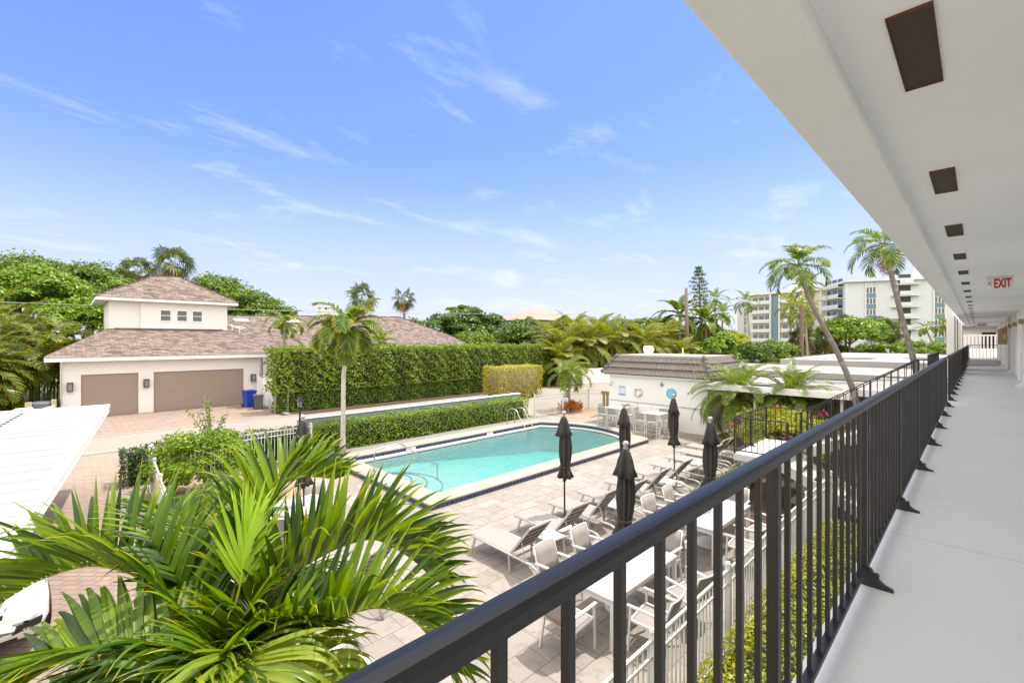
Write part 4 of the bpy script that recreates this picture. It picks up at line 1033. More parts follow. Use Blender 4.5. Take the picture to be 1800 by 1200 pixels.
# bar tables and stools by the pool house
tb = make_table(0.95, 0.95, 1.05, 'bar_table', 'tall white bar table under the life ring', 'tall bar tables against the pool house', 0.06); tb.location = (19.6, 12.55, 0)
o = copy_tree(tb); o.location = (19.35, 10.35, 0); o['label'] = 'tall white bar table under the round blue mirror'
def make_stool():
    r = thing('bar_stool', '', 'bar stool', group='grey bar stools at the tall tables')
    q = MB(); q.box((0, 0, 0.74), (0.44, 0.42, 0.03)); q.build('seat', 'sling_stool', r)
    q = MB(); q.bar((0, -0.21, 0.80), (0, -0.28, 1.12), 0.42, 0.014, up=(0, 1, 0)); q.build('backrest', 'sling_stool', r)
    for sx in (-1, 1):
        q = MB(); q.bar((sx * 0.22, 0.20, 0.75), (sx * 0.23, 0.23, 0), 0.032, 0.032); q.build('leg', 'grey_metal', r)
        q = MB(); q.bar((sx * 0.225, -0.285, 1.13), (sx * 0.22, -0.20, 0.74), 0.032, 0.032); q.build('back_post', 'grey_metal', r)
        q = MB(); q.bar((sx * 0.22, -0.20, 0.75), (sx * 0.23, -0.24, 0), 0.032, 0.032); q.build('leg', 'grey_metal', r)
        q = MB(); q.bar((sx * 0.225, 0.22, 0.28), (sx * 0.225, -0.23, 0.28), 0.025, 0.025); q.build('footrest', 'grey_metal', r)
    q = MB(); q.bar((-0.225, 0.22, 0.33), (0.225, 0.22, 0.33), 0.025, 0.025); q.build('footrest', 'grey_metal', r)
    return r
bs = make_stool()
k = 0
for (tx, ty, nm) in ((19.6, 12.55, 'table under the life ring'), (19.35, 10.35, 'table under the round mirror')):
    for dx_, dy_, rz_, w_ in ((-0.72, 0.25, -90, 'on the pool side, left seat'), (-0.70, -0.28, -84, 'on the pool side, right seat'), (0.05, -0.75, 4, 'on the right-hand end'), (0.0, 0.75, 180, 'on the left-hand end'), (0.70, 0.1, 90, 'between table and wall')):
        o = bs if k == 0 else copy_tree(bs); k += 1
        o.location = (tx + dx_, ty + dy_, 0); o.rotation_euler = (0, 0, math.radians(rz_)); o['label'] = 'grey bar stool at the ' + nm + ', ' + w_
# white slatted chair with striped cushion
ad = thing('slatted_chair', 'white slatted garden chair with grey striped cushion beside the foreground palm', 'chair', (2.42, 5.2, 0), math.radians(-78))
for k in range(7):
    q = MB(); q.bx(-0.30 + k * 0.088, -0.30 + k * 0.088 + 0.074, -0.46, 0.36, 0.36, 0.385); q.build('seat_slat', 'white_metal', ad)
for k in range(7):
    q = MB(); q.bar((-0.27 + k * 0.09, -0.40, 0.36), (-0.31 + k * 0.103, -0.72, 1.0 - 0.012 * (k - 3) ** 2), 0.075, 0.02, up=(0, 1, 0.4)); q.build('back_slat', 'white_metal', ad)
for s in (-1, 1):
    q = MB(); q.bar((s * 0.38, 0.44, 0.58), (s * 0.36, -0.52, 0.56), 0.11, 0.025); q.build('armrest', 'white_metal', ad, bevel=0.008)
    q = MB(); q.bar((s * 0.37, 0.36, 0.57), (s * 0.37, 0.36, 0), 0.10, 0.03); q.build('leg', 'white_metal', ad)
    q = MB(); q.bar((s * 0.34, 0.30, 0.35), (s * 0.34, -0.70, 0.06), 0.03, 0.10); q.build('leg', 'white_metal', ad)
q = MB()
for k in range(9):
    a0 = -0.28 + k * 0.0622
    q.tube([(a0, -0.40, 0.47), (a0 + 0.061, -0.40, 0.47)], 0.085, 12, mi=k % 2)
q.build('cushion', ['cushion_stripe', 'stripe_grey'], ad, smooth=False)

# ---------------------------------------------------------------- roofs with shingle courses (UV in metres, rows along the eave)
def roof_obj(name, faces, m, parent, thick=0.0):
    """faces: lists of 3D corners, first edge is the eave"""
    vs, fs, uv = [], [], []
    for f in faces:
        f = [Vector(p) for p in f]; o = len(vs); e = (f[1] - f[0]).normalized(); nrm = e.cross(f[-1] - f[0]).normalized(); s = nrm.cross(e)
        for p in f: vs.append(p); uv.append(((p - f[0]).dot(e), (p - f[0]).dot(s)))
        fs.append(tuple(range(o, o + len(f))))
    me = bpy.data.meshes.new(name); me.from_pydata([tuple(v) for v in vs], [], fs)
    l = me.uv_layers.new(name='UVMap'); i = 0
    for q in uv: l.data[i].uv = q; i += 1
    me.materials.append(MATS[m]); o = bpy.data.objects.new(name, me); COL.objects.link(o)
    if parent: o.parent = parent
    return o
def fascia_loop(parent, x0, x1, y0, y1, z, h=0.20, t=0.09, m='trim_white', soffit=True, inset=0.7):
    for nm, d in (('fascia', (x0, x1, y0, y0 + t)), ('fascia', (x0, x1, y1 - t, y1)), ('fascia', (x0, x0 + t, y0 + t, y1 - t)), ('fascia', (x1 - t, x1, y0 + t, y1 - t))):
        q = MB(); q.bx(*d, z - h, z); q.build(nm, m, parent)
    q = MB(); q.bx(x0 + t, x1 - t, y0 + t, y1 - t, z - h + 0.03, z - h + 0.06); q.build('soffit', 'house_stucco', parent)

# ---------------------------------------------------------------- garage house
gh = thing('garage_house', 'cream two storey house with brown shingle hip roofs and two taupe garage doors', 'house', (0, 35.1, 0))
def gp(q, name, m, par=None, **kw): return q.build(name, m, par or gh, **kw)
GX0, GX1 = -0.25, 9.75
D1, D2, DT = (0.56, 3.06), (3.78, 8.65), 2.43
q = MB()
q.bx(GX0, D1[0], 0, 0.25, 0, 3.3); q.bx(D1[1], D2[0], 0, 0.25, 0, 3.3); q.bx(D2[1], GX1, 0, 0.25, 0, 3.3); q.bx(D1[0], D1[1], 0, 0.25, DT, 3.3); q.bx(D2[0], D2[1], 0, 0.25, DT, 3.3)
q.bx(GX0, GX0 + 0.25, 0.25, 9, 0, 3.3); q.bx(GX1 - 0.25, GX1, 0.25, 9, 0, 3.3)
gp(q, 'wall', 'house_stucco')
for a, c in (D1, D2):
    q = MB(); q.bx(a, c, 0.10, 0.16, 0.0, DT); d = gp(q, 'garage_door', 'garage_taupe')
    for k in range(1, 4):
        q = MB(); q.bx(a + 0.01, c - 0.01, 0.092, 0.10, DT * k / 4 - 0.012, DT * k / 4 - 0.004); q.build('panel_line', 'garage_taupe', d)
for x in (0.0 + 0.12, 3.42, 9.2):
    q = MB(); q.bx(x - 0.11, x + 0.11, -0.02, 0.0, 1.62, 2.02); l = gp(q, 'wall_lantern', 'dark_bronze')
    q = MB(); q.bx(x - 0.13, x + 0.13, -0.24, -0.02, 1.98, 2.03); q.bx(x - 0.13, x + 0.13, -0.24, -0.02, 1.54, 1.58)
    for sx in (-0.115, 0.115):
        for y in (-0.225, -0.035): q.bx(x + sx - 0.015, x + sx + 0.015, y - 0.015, y + 0.015, 1.58, 1.98)
    q.build('lantern_frame', 'dark_bronze', l)
    q = MB(); q.bx(x - 0.10, x + 0.10, -0.21, -0.05, 1.58, 1.98); q.build('lantern_glass', 'lamp_pane', l)
    q = MB(); q.tube([(x, -0.13, 1.58), (x, -0.13, 1.84)], 0.03, 8); q.build('bulb', 'tile_white', l)
ez = 3.42
fascia_loop(gh, GX0 - 0.62, GX1 + 0.62, -0.62, 9.6, ez, h=0.22)
for x, y in ((GX0 + 0.02, -0.06), (GX1 - 0.12, -0.06)):
    q = MB(); q.tube([(x, -0.5, ez - 0.12), (x, -0.3, ez - 0.3), (x, y, ez - 0.42), (x, y, 0.1)], 0.045, 8); gp(q, 'downspout', 'trim_white', smooth=True)
# lower hip roof, cut where the upper storey rises
x0, x1, y0, y1 = GX0 - 0.66, GX1 + 0.66, -0.66, 9.64; e = ez + 0.015; tz = 5.13
a0, a1, b0 = 1.90, 8.62, 4.35
roof_obj('roof', [[(x0, y0, e), (x1, y0, e), (a1, b0, tz), (a0, b0, tz)], [(x1, y0, e), (x1, y1, e), (a1, y1 - 1, tz), (a1, b0, tz)], [(x0, y1, e), (x0, y0, e), (a0, b0, tz), (a0, y1 - 1, tz)]], 'shingle', gh)
q = MB(); q.bx(1.96, 8.53, 4.40, 10.5, 4.9, 6.98); gp(q, 'upper_wall', 'house_stucco')
q = MB(); q.bx(3.55, 8.60, 4.24, 4.40, 4.9, 6.98); gp(q, 'upper_wall', 'house_stucco')
q = MB(); q.bx(2.2, 8.3, 4.18, 4.24, 5.11, 5.17); gp(q, 'flashing', 'bin_grey')
for px_ in (4.62, 5.55, 6.45):
    w_ = 0.54; zb, zt_ = 5.72, 6.42
    q = MB(); q.bx(px_ - 0.06, px_ + w_ + 0.06, 4.19, 4.24, zb - 0.07, zb); q.bx(px_ - 0.06, px_ + w_ + 0.06, 4.19, 4.24, zt_, zt_ + 0.07); q.bx(px_ - 0.06, px_, 4.19, 4.24, zb, zt_); q.bx(px_ + w_, px_ + w_ + 0.06, 4.19, 4.24, zb, zt_); q.bx(px_, px_ + w_, 4.20, 4.24, (zb + zt_) / 2 - 0.02, (zb + zt_) / 2 + 0.02)
    wn_ = gp(q, 'window', 'trim_white')
    q = MB(); q.bx(px_, px_ + w_, 4.222, 4.238, zb, (zb + zt_) / 2 - 0.02); q.bx(px_, px_ + w_, 4.222, 4.238, (zb + zt_) / 2 + 0.02, zt_); q.build('pane', 'window_glass', wn_)
uz = 7.14
fascia_loop(gh, 1.28, 9.22, 3.75, 11.1, uz, h=0.19)
X0, X1, Y0, Y1, E2 = 1.24, 9.26, 3.71, 11.14, uz + 0.015
ra, rb, ry_, rz_ = (4.62, 7.4, 9.15), (6.2, 7.4, 9.15), 0, 0
roof_obj('upper_roof', [[(X0, Y0, E2), (X1, Y0, E2), rb, ra], [(X1, Y0, E2), (X1, Y1, E2), rb], [(X1, Y1, E2), (X0, Y1, E2), ra, rb], [(X0, Y1, E2), (X0, Y0, E2), ra]], 'shingle', gh)
def ridge(par, p0, p1, r=0.06):
    q = MB(); q.tube([p0, p1], r, 6); q.build('ridge_cap', 'shingle', par)
for p in ((X0, Y0, E2), (X0, Y1, E2)): ridge(gh, p, ra)
for p in ((X1, Y0, E2), (X1, Y1, E2)): ridge(gh, p, rb)
ridge(gh, ra, rb)
q = MB()
for s in (0, 0.5): q.tube([(9.0 + s, 4.6, 5.1 - s * 0.5), (9.0 + s, 4.6, 5.6 - s * 0.3)], 0.03, 6)
q.tube([(8.6, 4.6, 5.55), (9.9, 4.6, 5.3)], 0.03, 6); q.tube([(8.9, 4.6, 5.4), (9.7, 4.6, 5.2)], 0.025, 6)
gp(q, 'roof_ladder_rail', 'trim_white')
# ---------------------------------------------------------------- long house behind the hedge
lh = thing('long_house', 'single storey house with long brown hip roof and chimney behind the tall hedge', 'house', (0, 38.5, 0))
q = MB(); q.bx(11, 31.0, 0.7, 13, 0, 3.7); q.build('wall', 'house_stucco', lh)
fascia_loop(lh, 10.2, 31.7, 0, 13.6, 3.92, h=0.22)
E3 = 3.93; RA, RB = (9.0, 6.8, 6.45), (26.6, 6.8, 6.95)
roof_obj('roof', [[(9.0, -0.04, E3), (31.74, -0.04, E3), RB, RA], [(31.74, -0.04, E3), (31.74, 13.64, E3), RB], [(31.74, 13.64, E3), (9.0, 13.64, E3), RA, RB]], 'shingle', lh)
ridge(lh, (31.74, -0.04, E3), RB, 0.07); ridge(lh, RA, RB, 0.07)
q = MB(); q.bx(17.6, 19.0, 5.6, 6.8, 5.5, 7.15); ch = q.build('chimney', 'house_stucco', lh)
q = MB(); q.bx(17.45, 19.15, 5.45, 6.95, 7.55, 7.66); q.bx(17.5, 19.1, 5.5, 6.9, 7.15, 7.25)
for sx in (17.6, 18.25, 18.8):
    for sy in (5.6, 6.6): q.bx(sx, sx + 0.2, sy, sy + 0.2, 7.25, 7.55)
q.build('chimney_cap', 'trim_white', ch)
for x in (10.6, 14.8):
    q = MB(); q.box((x, 5.4, 6.05), (1.1, 0.5, 0.16), rx=0.34); q.build('roof_vent', 'trim_white', lh, bevel=0.02)
for x in (14, 17, 22, 25):
    q = MB(); q.bx(x, x + 1.6, 0.64, 0.70, 1.0, 2.4); w_ = q.build('window', 'trim_white', lh)
    q = MB(); q.bx(x + 0.08, x + 1.52, 0.62, 0.64, 1.08, 2.32); q.build('pane', 'window_glass', w_)
fh = thing('distant_house', 'house with a pale tan hip roof far behind the dark trees', 'house', (55.5, 50.7, 0))
q = MB(); q.bx(-6, 6, -4, 4, 0, 7.4); q.build('wall', 'apt_cream', fh)
roof_obj('roof', [[(-7, -5, 7.4), (7, -5, 7.4), (1, 0, 9.5), (-1, 0, 9.5)], [(7, -5, 7.4), (7, 5, 7.4), (1, 0, 9.5)], [(-7, 5, 7.4), (-7, -5, 7.4), (-1, 0, 9.5)], [(7, 5, 7.4), (-7, 5, 7.4), (-1, 0, 9.5), (1, 0, 9.5)]], 'tan_roof', fh)
# ---------------------------------------------------------------- bins, side fence, pool equipment
def wheelie(name, lab, m, x, y, s, rz):
    r = thing(name, lab, 'bin', (x, y, 0), rz)
    q = MB(); vs = []
    for z, w, d in ((0.06, 0.24, 0.26), (0.95, 0.30, 0.34), (0.98, 0.32, 0.36), (1.0, 0.32, 0.36)): vs += [(-w * s, -d * s, z * s), (w * s, -d * s, z * s), (w * s, d * s, z * s), (-w * s, d * s, z * s)]
    q.add(vs, [(3, 2, 1, 0), (12, 13, 14, 15)] + [(i * 4 + k, i * 4 + (k + 1) % 4, i * 4 + 4 + (k + 1) % 4, i * 4 + 4 + k) for i in range(3) for k in range(4)]); q.build('body', m, r, bevel=0.015)
    q = MB(); q.prism([(-0.33 * s, -0.40 * s), (0.33 * s, -0.40 * s), (0.33 * s, 0.38 * s), (-0.33 * s, 0.38 * s)], 1.0 * s, 1.05 * s); q.prism([(-0.27 * s, -0.32 * s), (0.27 * s, -0.32 * s), (0.27 * s, 0.3 * s), (-0.27 * s, 0.3 * s)], 1.05 * s, 1.085 * s); q.build('lid', m, r, bevel=0.02)
    q = MB(); q.tube([(-0.28 * s, 0.40 * s, 0.95 * s), (0.28 * s, 0.40 * s, 0.95 * s)], 0.02, 8); q.build('handle', m, r)
    for sx in (-1, 1):
        q = MB(); q.tube([(sx * 0.27 * s - 0.03, 0.30 * s, 0.11 * s), (sx * 0.27 * s + 0.03, 0.30 * s, 0.11 * s)], 0.11 * s, 16); q.build('wheel', 'rubber', r)
wheelie('recycling_bin', 'blue wheeled recycling bin beside the larger garage door', 'bin_blue', 8.55, 33.4, 1.02, 0.15)
wheelie('rubbish_bin', 'smaller dark grey wheeled bin in front of the blue bin', 'bin_grey', 8.72, 32.0, 0.86, -0.2)
sf = thing('side_fence', 'pale grey panel fence running from the house to the tall hedge', 'fence', (9.45, 29.8, 0))
for k in range(4):
    q = MB(); q.bx(-0.03, 0.03, k * 1.25 + 0.06, k * 1.25 + 1.19, 0.08, 1.85 + 0.0); q.build('panel', 'trim_white', sf)
for k in range(5):
    q = MB(); q.bx(-0.06, 0.06, k * 1.25 - 0.06, k * 1.25 + 0.06, 0, 1.98); q.build('post', 'trim_white', sf)
pe = thing('pool_heater', 'beige pool heater pump with white pipework beside the garage wall', 'pool heater', (-1.55, 34.4, 0))
q = MB(); q.lathe([(0.5, 0.35), (0.52, 0.4), (0.52, 1.05), (0.48, 1.1), (0.15, 1.14)], (0.55, 0.3, 0), n=20); q.build('body', 'bin_grey', pe)
q = MB(); q.bx(0.0, 0.25, -0.2, 0.1, 0.5, 1.15); q.build('panel', 'pump_beige', pe)
q = MB(); q.bx(0.95, 1.15, -0.1, 0.3, 0.3, 1.2); q.build('panel', 'pump_beige', pe)
q = MB(); q.tube([(-0.9, -0.3, 0), (-0.9, -0.3, 0.42), (-0.85, -0.3, 0.48), (0.9, -0.35, 0.5), (1.2, -0.35, 0.55)], 0.06, 8); q.build('pipe', 'pvc_white', pe, smooth=True)
q = MB(); q.tube([(-0.4, -0.25, 0.3), (-0.4, -0.25, 0.8), (-0.3, -0.25, 0.85), (0.3, -0.3, 0.85)], 0.06, 8); q.build('pipe', 'pvc_white', pe, smooth=True)
q = MB(); q.tube([(0.7, -0.4, 0.3), (0.7, -0.4, 0.82), (1.1, -0.4, 0.9)], 0.05, 8); q.build('pipe', 'pvc_white', pe, smooth=True)
q = MB(); q.tube([(-0.75, -0.2, 0.3), (-0.35, -0.2, 0.32)], 0.17, 12); q.build('pump', 'car_black', pe)
# ---------------------------------------------------------------- pool house
ph = thing('pool_house', 'small white pool house with grey tiled mansard roof and flat top', 'pool house', (21.0, 8.64, 0))
PW, PD = 5.30, 4.0
q = MB(); q.bx(0, PD, 0, PW, 0, 2.55); q.build('wall', 'pool_house_stucco', ph)
q = MB(); q.bx(-0.015, 0.0, 0, PW, 1.16, 1.19); q.bx(-0.012, 0.0, 1.7, 1.73, 0.1, 1.16); q.bx(-0.012, 0.0, 3.6, 3.63, 0.1, 1.16); q.build('wall_moulding', 'sling_taupe', ph)
for k in range(3):
    q = MB(); q.bx(-0.03, 0.0, 2.1 + k * 0.75, 2.75 + k * 0.75, 0.12, 1.05); q.build('cabinet_door', 'grey_plastic' if k == 9 else 'trim_white', ph, bevel=0.008)
q = MB(); q.bx(-0.20, PD + 0.2, -0.20, PW + 0.2, 2.50, 2.60); q.build('soffit', 'trim_white', ph)
# tiled mansard: three courses of wavy tiles, each lapping the next
def mansard(c0, c1, inn, out, n):
    """one side: c0->c1 along the eave, outward normal 'out', inset 'inn' at the top"""
    c0, c1 = Vector(c0), Vector(c1); e = (c1 - c0); ln = e.length; e.normalize(); o = Vector(out)
    q = MB(); zt, zb = 3.55, 2.60
    rows = [(0.0, 0.36), (0.34, 0.69), (0.67, 1.0)]
    for a, d in rows:
        N = int(ln / 0.045); vs = []
        for f, lift in ((a, 0.055), (d, 0.0)):
            for k in range(N + 1):
                s = k / N
                x0_ = inn * f; pos = c0 + e * (x0_ + (ln - 2 * x0_) * s) - o * (inn * f)
                w = 0.022 * (0.5 + 0.5 * math.cos(2 * math.pi * (ln * (s - 0.5) * (1 - 2 * inn * f / ln)) / 0.22))
                vs.append((pos.x + o.x * (lift + w), pos.y + o.y * (lift + w), zb + (zt - zb) * f + lift * 0.6 + w * 0.6))
        n_ = N + 1
        q.add(vs, [(k, k + 1, n_ + k + 1, n_ + k) for k in range(N)])
        vb = []
        for k in range(N + 1):
            vb.append(vs[k])
        for k in range(N + 1):
            s = k / N; x0_ = inn * a; pos = c0 + e * (x0_ + (ln - 2 * x0_) * s) - o * (inn * a); vb.append((pos.x, pos.y, zb + (zt - zb) * a))
        q.add(vb, [(k, n_ + k, n_ + k + 1, k + 1) for k in range(N)])
    return q.build('roof_tiles', 'roof_tile', ph, smooth=False)
o_ = 0.30; I = 0.62
A_, B_, C_, D_ = (-o_, PW + o_, 0), (-o_, -o_, 0), (PD + o_, -o_, 0), (PD + o_, PW + o_, 0)
mansard(A_, B_, I, (-1, 0, 0), 0); mansard(B_, C_, I, (0, -1, 0), 0); mansard(C_, D_, I, (1, 0, 0), 0); mansard(D_, A_, I, (0, 1, 0), 0)
q = MB(); q.bx(-o_ + I - 0.06, PD + o_ - I + 0.06, -o_ + I - 0.06, PW + o_ - I + 0.06, 3.5, 3.60); q.build('flat_roof', 'roof_membrane', ph)
q = MB(); q.bx(-o_ + 0.1, PD + o_ - 0.1, -o_ + 0.1, PW + o_ - 0.1, 2.58, 2.62); q.build('roof_deck', 'roof_tile', ph)
for (x, y, sx, sy) in ((-o_, -o_, 1, 1), (-o_, PW + o_, 1, -1), (PD + o_, -o_, -1, 1), (PD + o_, PW + o_, -1, -1)):
    q = MB()
    for k in range(5):
        f0, f1 = k / 5, (k + 1) / 5 + 0.02
        q.tube([(x + sx * I * f0, y + sy * I * f0, 2.66 + 0.95 * f0), (x + sx * I * f1, y + sy * I * f1, 2.65 + 0.95 * f1)], [0.105, 0.085], 10)
    q.build('hip_tile', 'roof_tile', ph, smooth=True)
q = MB(); q.bx(2.0, 2.35, 4.0, 4.35, 3.6, 3.85); q.tube([(2.17, 3.95, 3.86), (2.17, 4.40, 3.86)], 0.2, 12); q.build('roof_vent', 'trim_white', ph, bevel=0.02)
q = MB(); q.tube([(0.9, 1.6, 3.6), (0.9, 1.6, 4.0)], 0.03, 8); q.build('vent_pipe', 'trim_white', ph)
def on_wall(name, lab, cat, y, z): return thing(name, lab, cat, (21.0, 8.64 + y, z))
lr = on_wall('life_ring', 'white ring buoy hung on the pool house wall', 'life ring', 3.55, 1.72)
q = MB(); q.tube([(-0.07, 0.27 * math.cos(a), 0.27 * math.sin(a)) for a in [2 * math.pi * k / 28 for k in range(28)]], 0.075, 10, closed=True); q.build('ring', 'white_metal', lr, smooth=True)
for k in range(4):
    a = math.pi / 4 + k * math.pi / 2
    q = MB(); q.tube([(-0.07, 0.27 * math.cos(a - 0.1), 0.27 * math.sin(a - 0.1)), (-0.07, 0.27 * math.cos(a + 0.1), 0.27 * math.sin(a + 0.1))], 0.083, 10); q.build('band', 'grey_plastic', lr, smooth=True)
ps = on_wall('pool_rules_sign', 'pale blue pool rules sign on the pool house wall', 'sign', 4.5, 1.72)
q = MB(); q.bx(-0.015, 0.0, -0.33, 0.33, -0.40, 0.40); q.build('board', 'sign_blue', ps)
text_part('lettering', 'POOL RULES', 0.095, 'sign_navy', ps, (-0.017, 0, 0.28), (math.radians(90), 0, math.radians(-90)), 0.001)
for k in range(4):
    q = MB(); q.bx(-0.018, -0.0155, -0.26 + 0.03 * (k % 2), 0.26 - 0.05 * (k % 3), 0.12 - k * 0.09, 0.145 - k * 0.09); q.build('line', 'tile_white', ps)
q = MB()
for k in range(5): q.bx(-0.018, -0.0155, -0.30 + k * 0.125, -0.20 + k * 0.125, -0.38 + 0.03 * (k % 2), -0.31 + 0.02 * (k % 3))
q.build('lettering', 'sign_navy', ps)
mr = on_wall('round_mirror', 'round blue mirror with dark frame on the pool house wall', 'mirror', 1.75, 1.78)
q = MB(); q.tube([(-0.03, 0.32 * math.cos(a), 0.32 * math.sin(a)) for a in [2 * math.pi * k / 32 for k in range(32)]], 0.035, 8, closed=True); q.build('frame', 'slate_blue', mr, smooth=True)
q = MB(); q.add([(-0.03, 0.32 * math.cos(a), 0.32 * math.sin(a)) for a in [2 * math.pi * k / 32 for k in range(32)]], [tuple(range(32))]); q.build('disc', 'mirror_blue', mr)
wo_ = on_wall('wall_ornament', 'dark metal leaf ornament above the round blue mirror', 'wall ornament', 2.25, 2.22)
for a, l_ in ((-0.7, 0.24), (-0.35, 0.28), (0.0, 0.34), (0.35, 0.28), (0.7, 0.24)):
    q = MB(); s_, c_ = math.sin(a), math.cos(a); q.add([(-0.02, 0, -0.2), (-0.03, s_ * l_ * 0.5 + c_ * 0.04, -0.2 + c_ * l_ * 0.55), (-0.02, s_ * l_, -0.2 + c_ * l_ * 1.15), (-0.03, s_ * l_ * 0.5 - c_ * 0.04, -0.2 + c_ * l_ * 0.6)], [(0, 1, 2, 3)]); q.build('leaf', 'slate_blue', wo_, solid=0.01)
sh = on_wall('outdoor_shower', 'small dark shower head on the left end of the pool house wall', 'shower', 5.05, 2.0)
q = MB(); q.tube([(0, 0, 0.1), (-0.15, 0, 0.14), (-0.24, 0, 0.06)], 0.015, 8); q.build('arm', 'chrome', sh)
q = MB(); q.lathe([(0.02, 0.06), (0.06, 0.0), (0.09, -0.02), (0.09, -0.03)], (-0.25, 0, 0.0), n=14); q.build('shower_head', 'slate_blue', sh)
hb = thing('garden_hose', 'thin hose hanging in a loop at the right end of the pool house wall', 'hose', (20.97, 8.9, 0))
q = MB(); q.tube([(0, 0.9, 1.2), (-0.02, 0.4, 1.15), (-0.02, 0.1, 1.1), (-0.03, -0.15, 0.85), (-0.03, -0.25, 0.5), (-0.03, -0.2, 0.2)], 0.012, 6); q.build('tube', 'grey_metal', hb, smooth=True)

for o_, s_ in ((lr, 0.70), (mr, 0.72), (ps, 0.64), (wo_, 0.8)): o_.scale = (s_, s_, s_)
# ---------------------------------------------------------------- white picket fences
def picket_fence(lab, pts, h=1.22, sp=0.105, post_every=2.09, name='picket_fence', limit=100, m='white_metal', grp='white aluminium pool fences'):
    r = thing(name, lab, 'fence', (pts[0][0], pts[0][1], 0), group=grp); x_, y_ = pts[0]
    cnt = 0; extra = MB(); pm_ = None
    for (a, c) in zip(pts[:-1], pts[1:]):
        a, c = Vector((a[0] - x_, a[1] - y_, 0)), Vector((c[0] - x_, c[1] - y_, 0)); d = c - a; ln = d.length; d.normalize(); ang = math.atan2(d.y, d.x)
        for z in (h - 0.03, h - 0.20, 0.12):
            q = MB(); q.bar(a + Vector((0, 0, z)), c + Vector((0, 0, z)), 0.032, 0.032); q.build('rail', m, r)
        n = max(1, round(ln / post_every))
        for k in range(n + 1):
            p = a + d * (ln * k / n); q = MB(); q.box((p.x, p.y, h / 2 + 0.02), (0.065, 0.065, h + 0.04), rz=ang); q.lathe([(0.05, 0), (0.05, 0.02), (0.03, 0.05), (0.005, 0.06)], (p.x, p.y, h + 0.04), n=4); q.build('post', m, r)
        n = int(ln / sp)
        for k in range(1, n):
            p = a + d * (ln * k / n)
            if cnt < limit:
                if pm_ is None: q = MB(); q.bx(-0.0085, 0.0085, -0.0085, 0.0085, 0.07, h); o = q.build('picket', m, r); pm_ = o.data
                else: o = bpy.data.objects.new('picket', pm_); COL.objects.link(o); o.parent = r
                o.location = p; o.rotation_euler = (0, 0, ang)
            else: extra.box((p.x, p.y, h / 2 + 0.035), (0.017, 0.017, h - 0.07), rz=ang)
            cnt += 1
    if extra.v: o = extra.build('far_pickets', m, r); o['kind'] = 'stuff'
    return r
picket_fence('white picket fence between the dining tables and the low hedge under the balcony', [(2.39, 2.43), (12.9, 2.43)])
picket_fence('white picket fence in front of the clipped hedge, behind the leafy bush', [(1.80, 17.1), (6.5, 17.35)])
picket_fence('white picket fence seen end-on left of the leafy bush', [(1.74, 17.0), (1.45, 11.3)], sp=0.11)
picket_fence('white picket fence at the far corner of the pool, around the red croton', [(18.9, 17.5), (23.6, 17.2), (25.0, 14.3), (23.2, 14.05)], h=1.25)
picket_fence('white picket fence at the right end of the pool house', [(22.0, 8.3), (20.6, 6.2)], h=1.5)
gb = thing('timber_gate', 'olive timber gate panel between white pickets and pool house', 'gate', (22.6, 14.55, 0))
for k in range(6):
    q = MB(); q.bx(-0.02, 0.02, -0.45 + k * 0.24, -0.30 + k * 0.24, 0.25, 1.2); q.build('slat', 'olive_panel', gb)
q = MB(); q.bx(-0.05, 0.05, -0.5, 1.0, 1.2, 1.38); q.build('top_board', 'olive_panel', gb)
# ---------------------------------------------------------------- walls and lamp
lw_ = MB(); lw_.bx(6.55, 19.0, 18.80, 18.98, 0, 1.22); w_ = tag(lw_.build('boundary_wall', 'slate_blue', bevel=0.01), 'slate blue boundary wall with white top behind the pool hedge', 'wall')
cp = MB(); cp.bx(6.50, 19.05, 18.74, 19.04, 1.222, 1.275); cp.build('wall_cap', 'trim_white', w_, bevel=0.01)
ww = MB(); ww.bar((35.2, 27.9, 0.75), (48, 24.6, 0.75), 0.2, 1.5); tag(ww.build('white_wall', 'white_stucco', bevel=0.02), 'low white rendered wall between the tall hedge and pool house', 'wall')
lp = thing('lamp_post', 'black lamp post with glass lantern beside the white picket fence', 'lamp post', (6.08, 17.3, 0))
q = MB(); q.lathe([(0.07, 0), (0.07, 0.12), (0.045, 0.16), (0.035, 0.2), (0.035, 1.84), (0.055, 1.86), (0.055, 1.90), (0.03, 1.92)], n=12); q.build('post', 'pole_black', lp, smooth=False)
q = MB()
for k in range(6):
    a = k * math.pi / 3; q.bar((0.075 * math.cos(a), 0.075 * math.sin(a), 1.92), (0.105 * math.cos(a), 0.105 * math.sin(a), 2.17), 0.014, 0.014)
q.lathe([(0.08, 1.91), (0.085, 1.92), (0.085, 1.935)], n=6); lt = q.build('lantern', 'pole_black', lp)
q = MB(); q.lathe([(0.072, 1.94), (0.10, 2.17)], n=6); q.build('lantern_glass', 'lamp_pane', lt)
q = MB(); q.lathe([(0.025, 1.93), (0.03, 2.0), (0.02, 2.06)], n=8); q.build('bulb', 'tile_white', lt)
q = MB(); q.lathe([(0.15, 2.165), (0.155, 2.18), (0.09, 2.24), (0.04, 2.27), (0.015, 2.33)], n=6); q.build('lantern_roof', 'pole_black', lt)
wb = thing('bird_box', 'small white box on a post by the picket fence', 'bird box', (3.75, 16.4, 0))
q = MB(); q.bx(-0.02, 0.02, -0.02, 0.02, 0, 0.95); q.build('post', 'white_metal', wb)
q = MB(); q.bx(-0.12, 0.12, -0.12, 0.12, 0.95, 1.05); q.build('box', 'white_metal', wb, bevel=0.01)
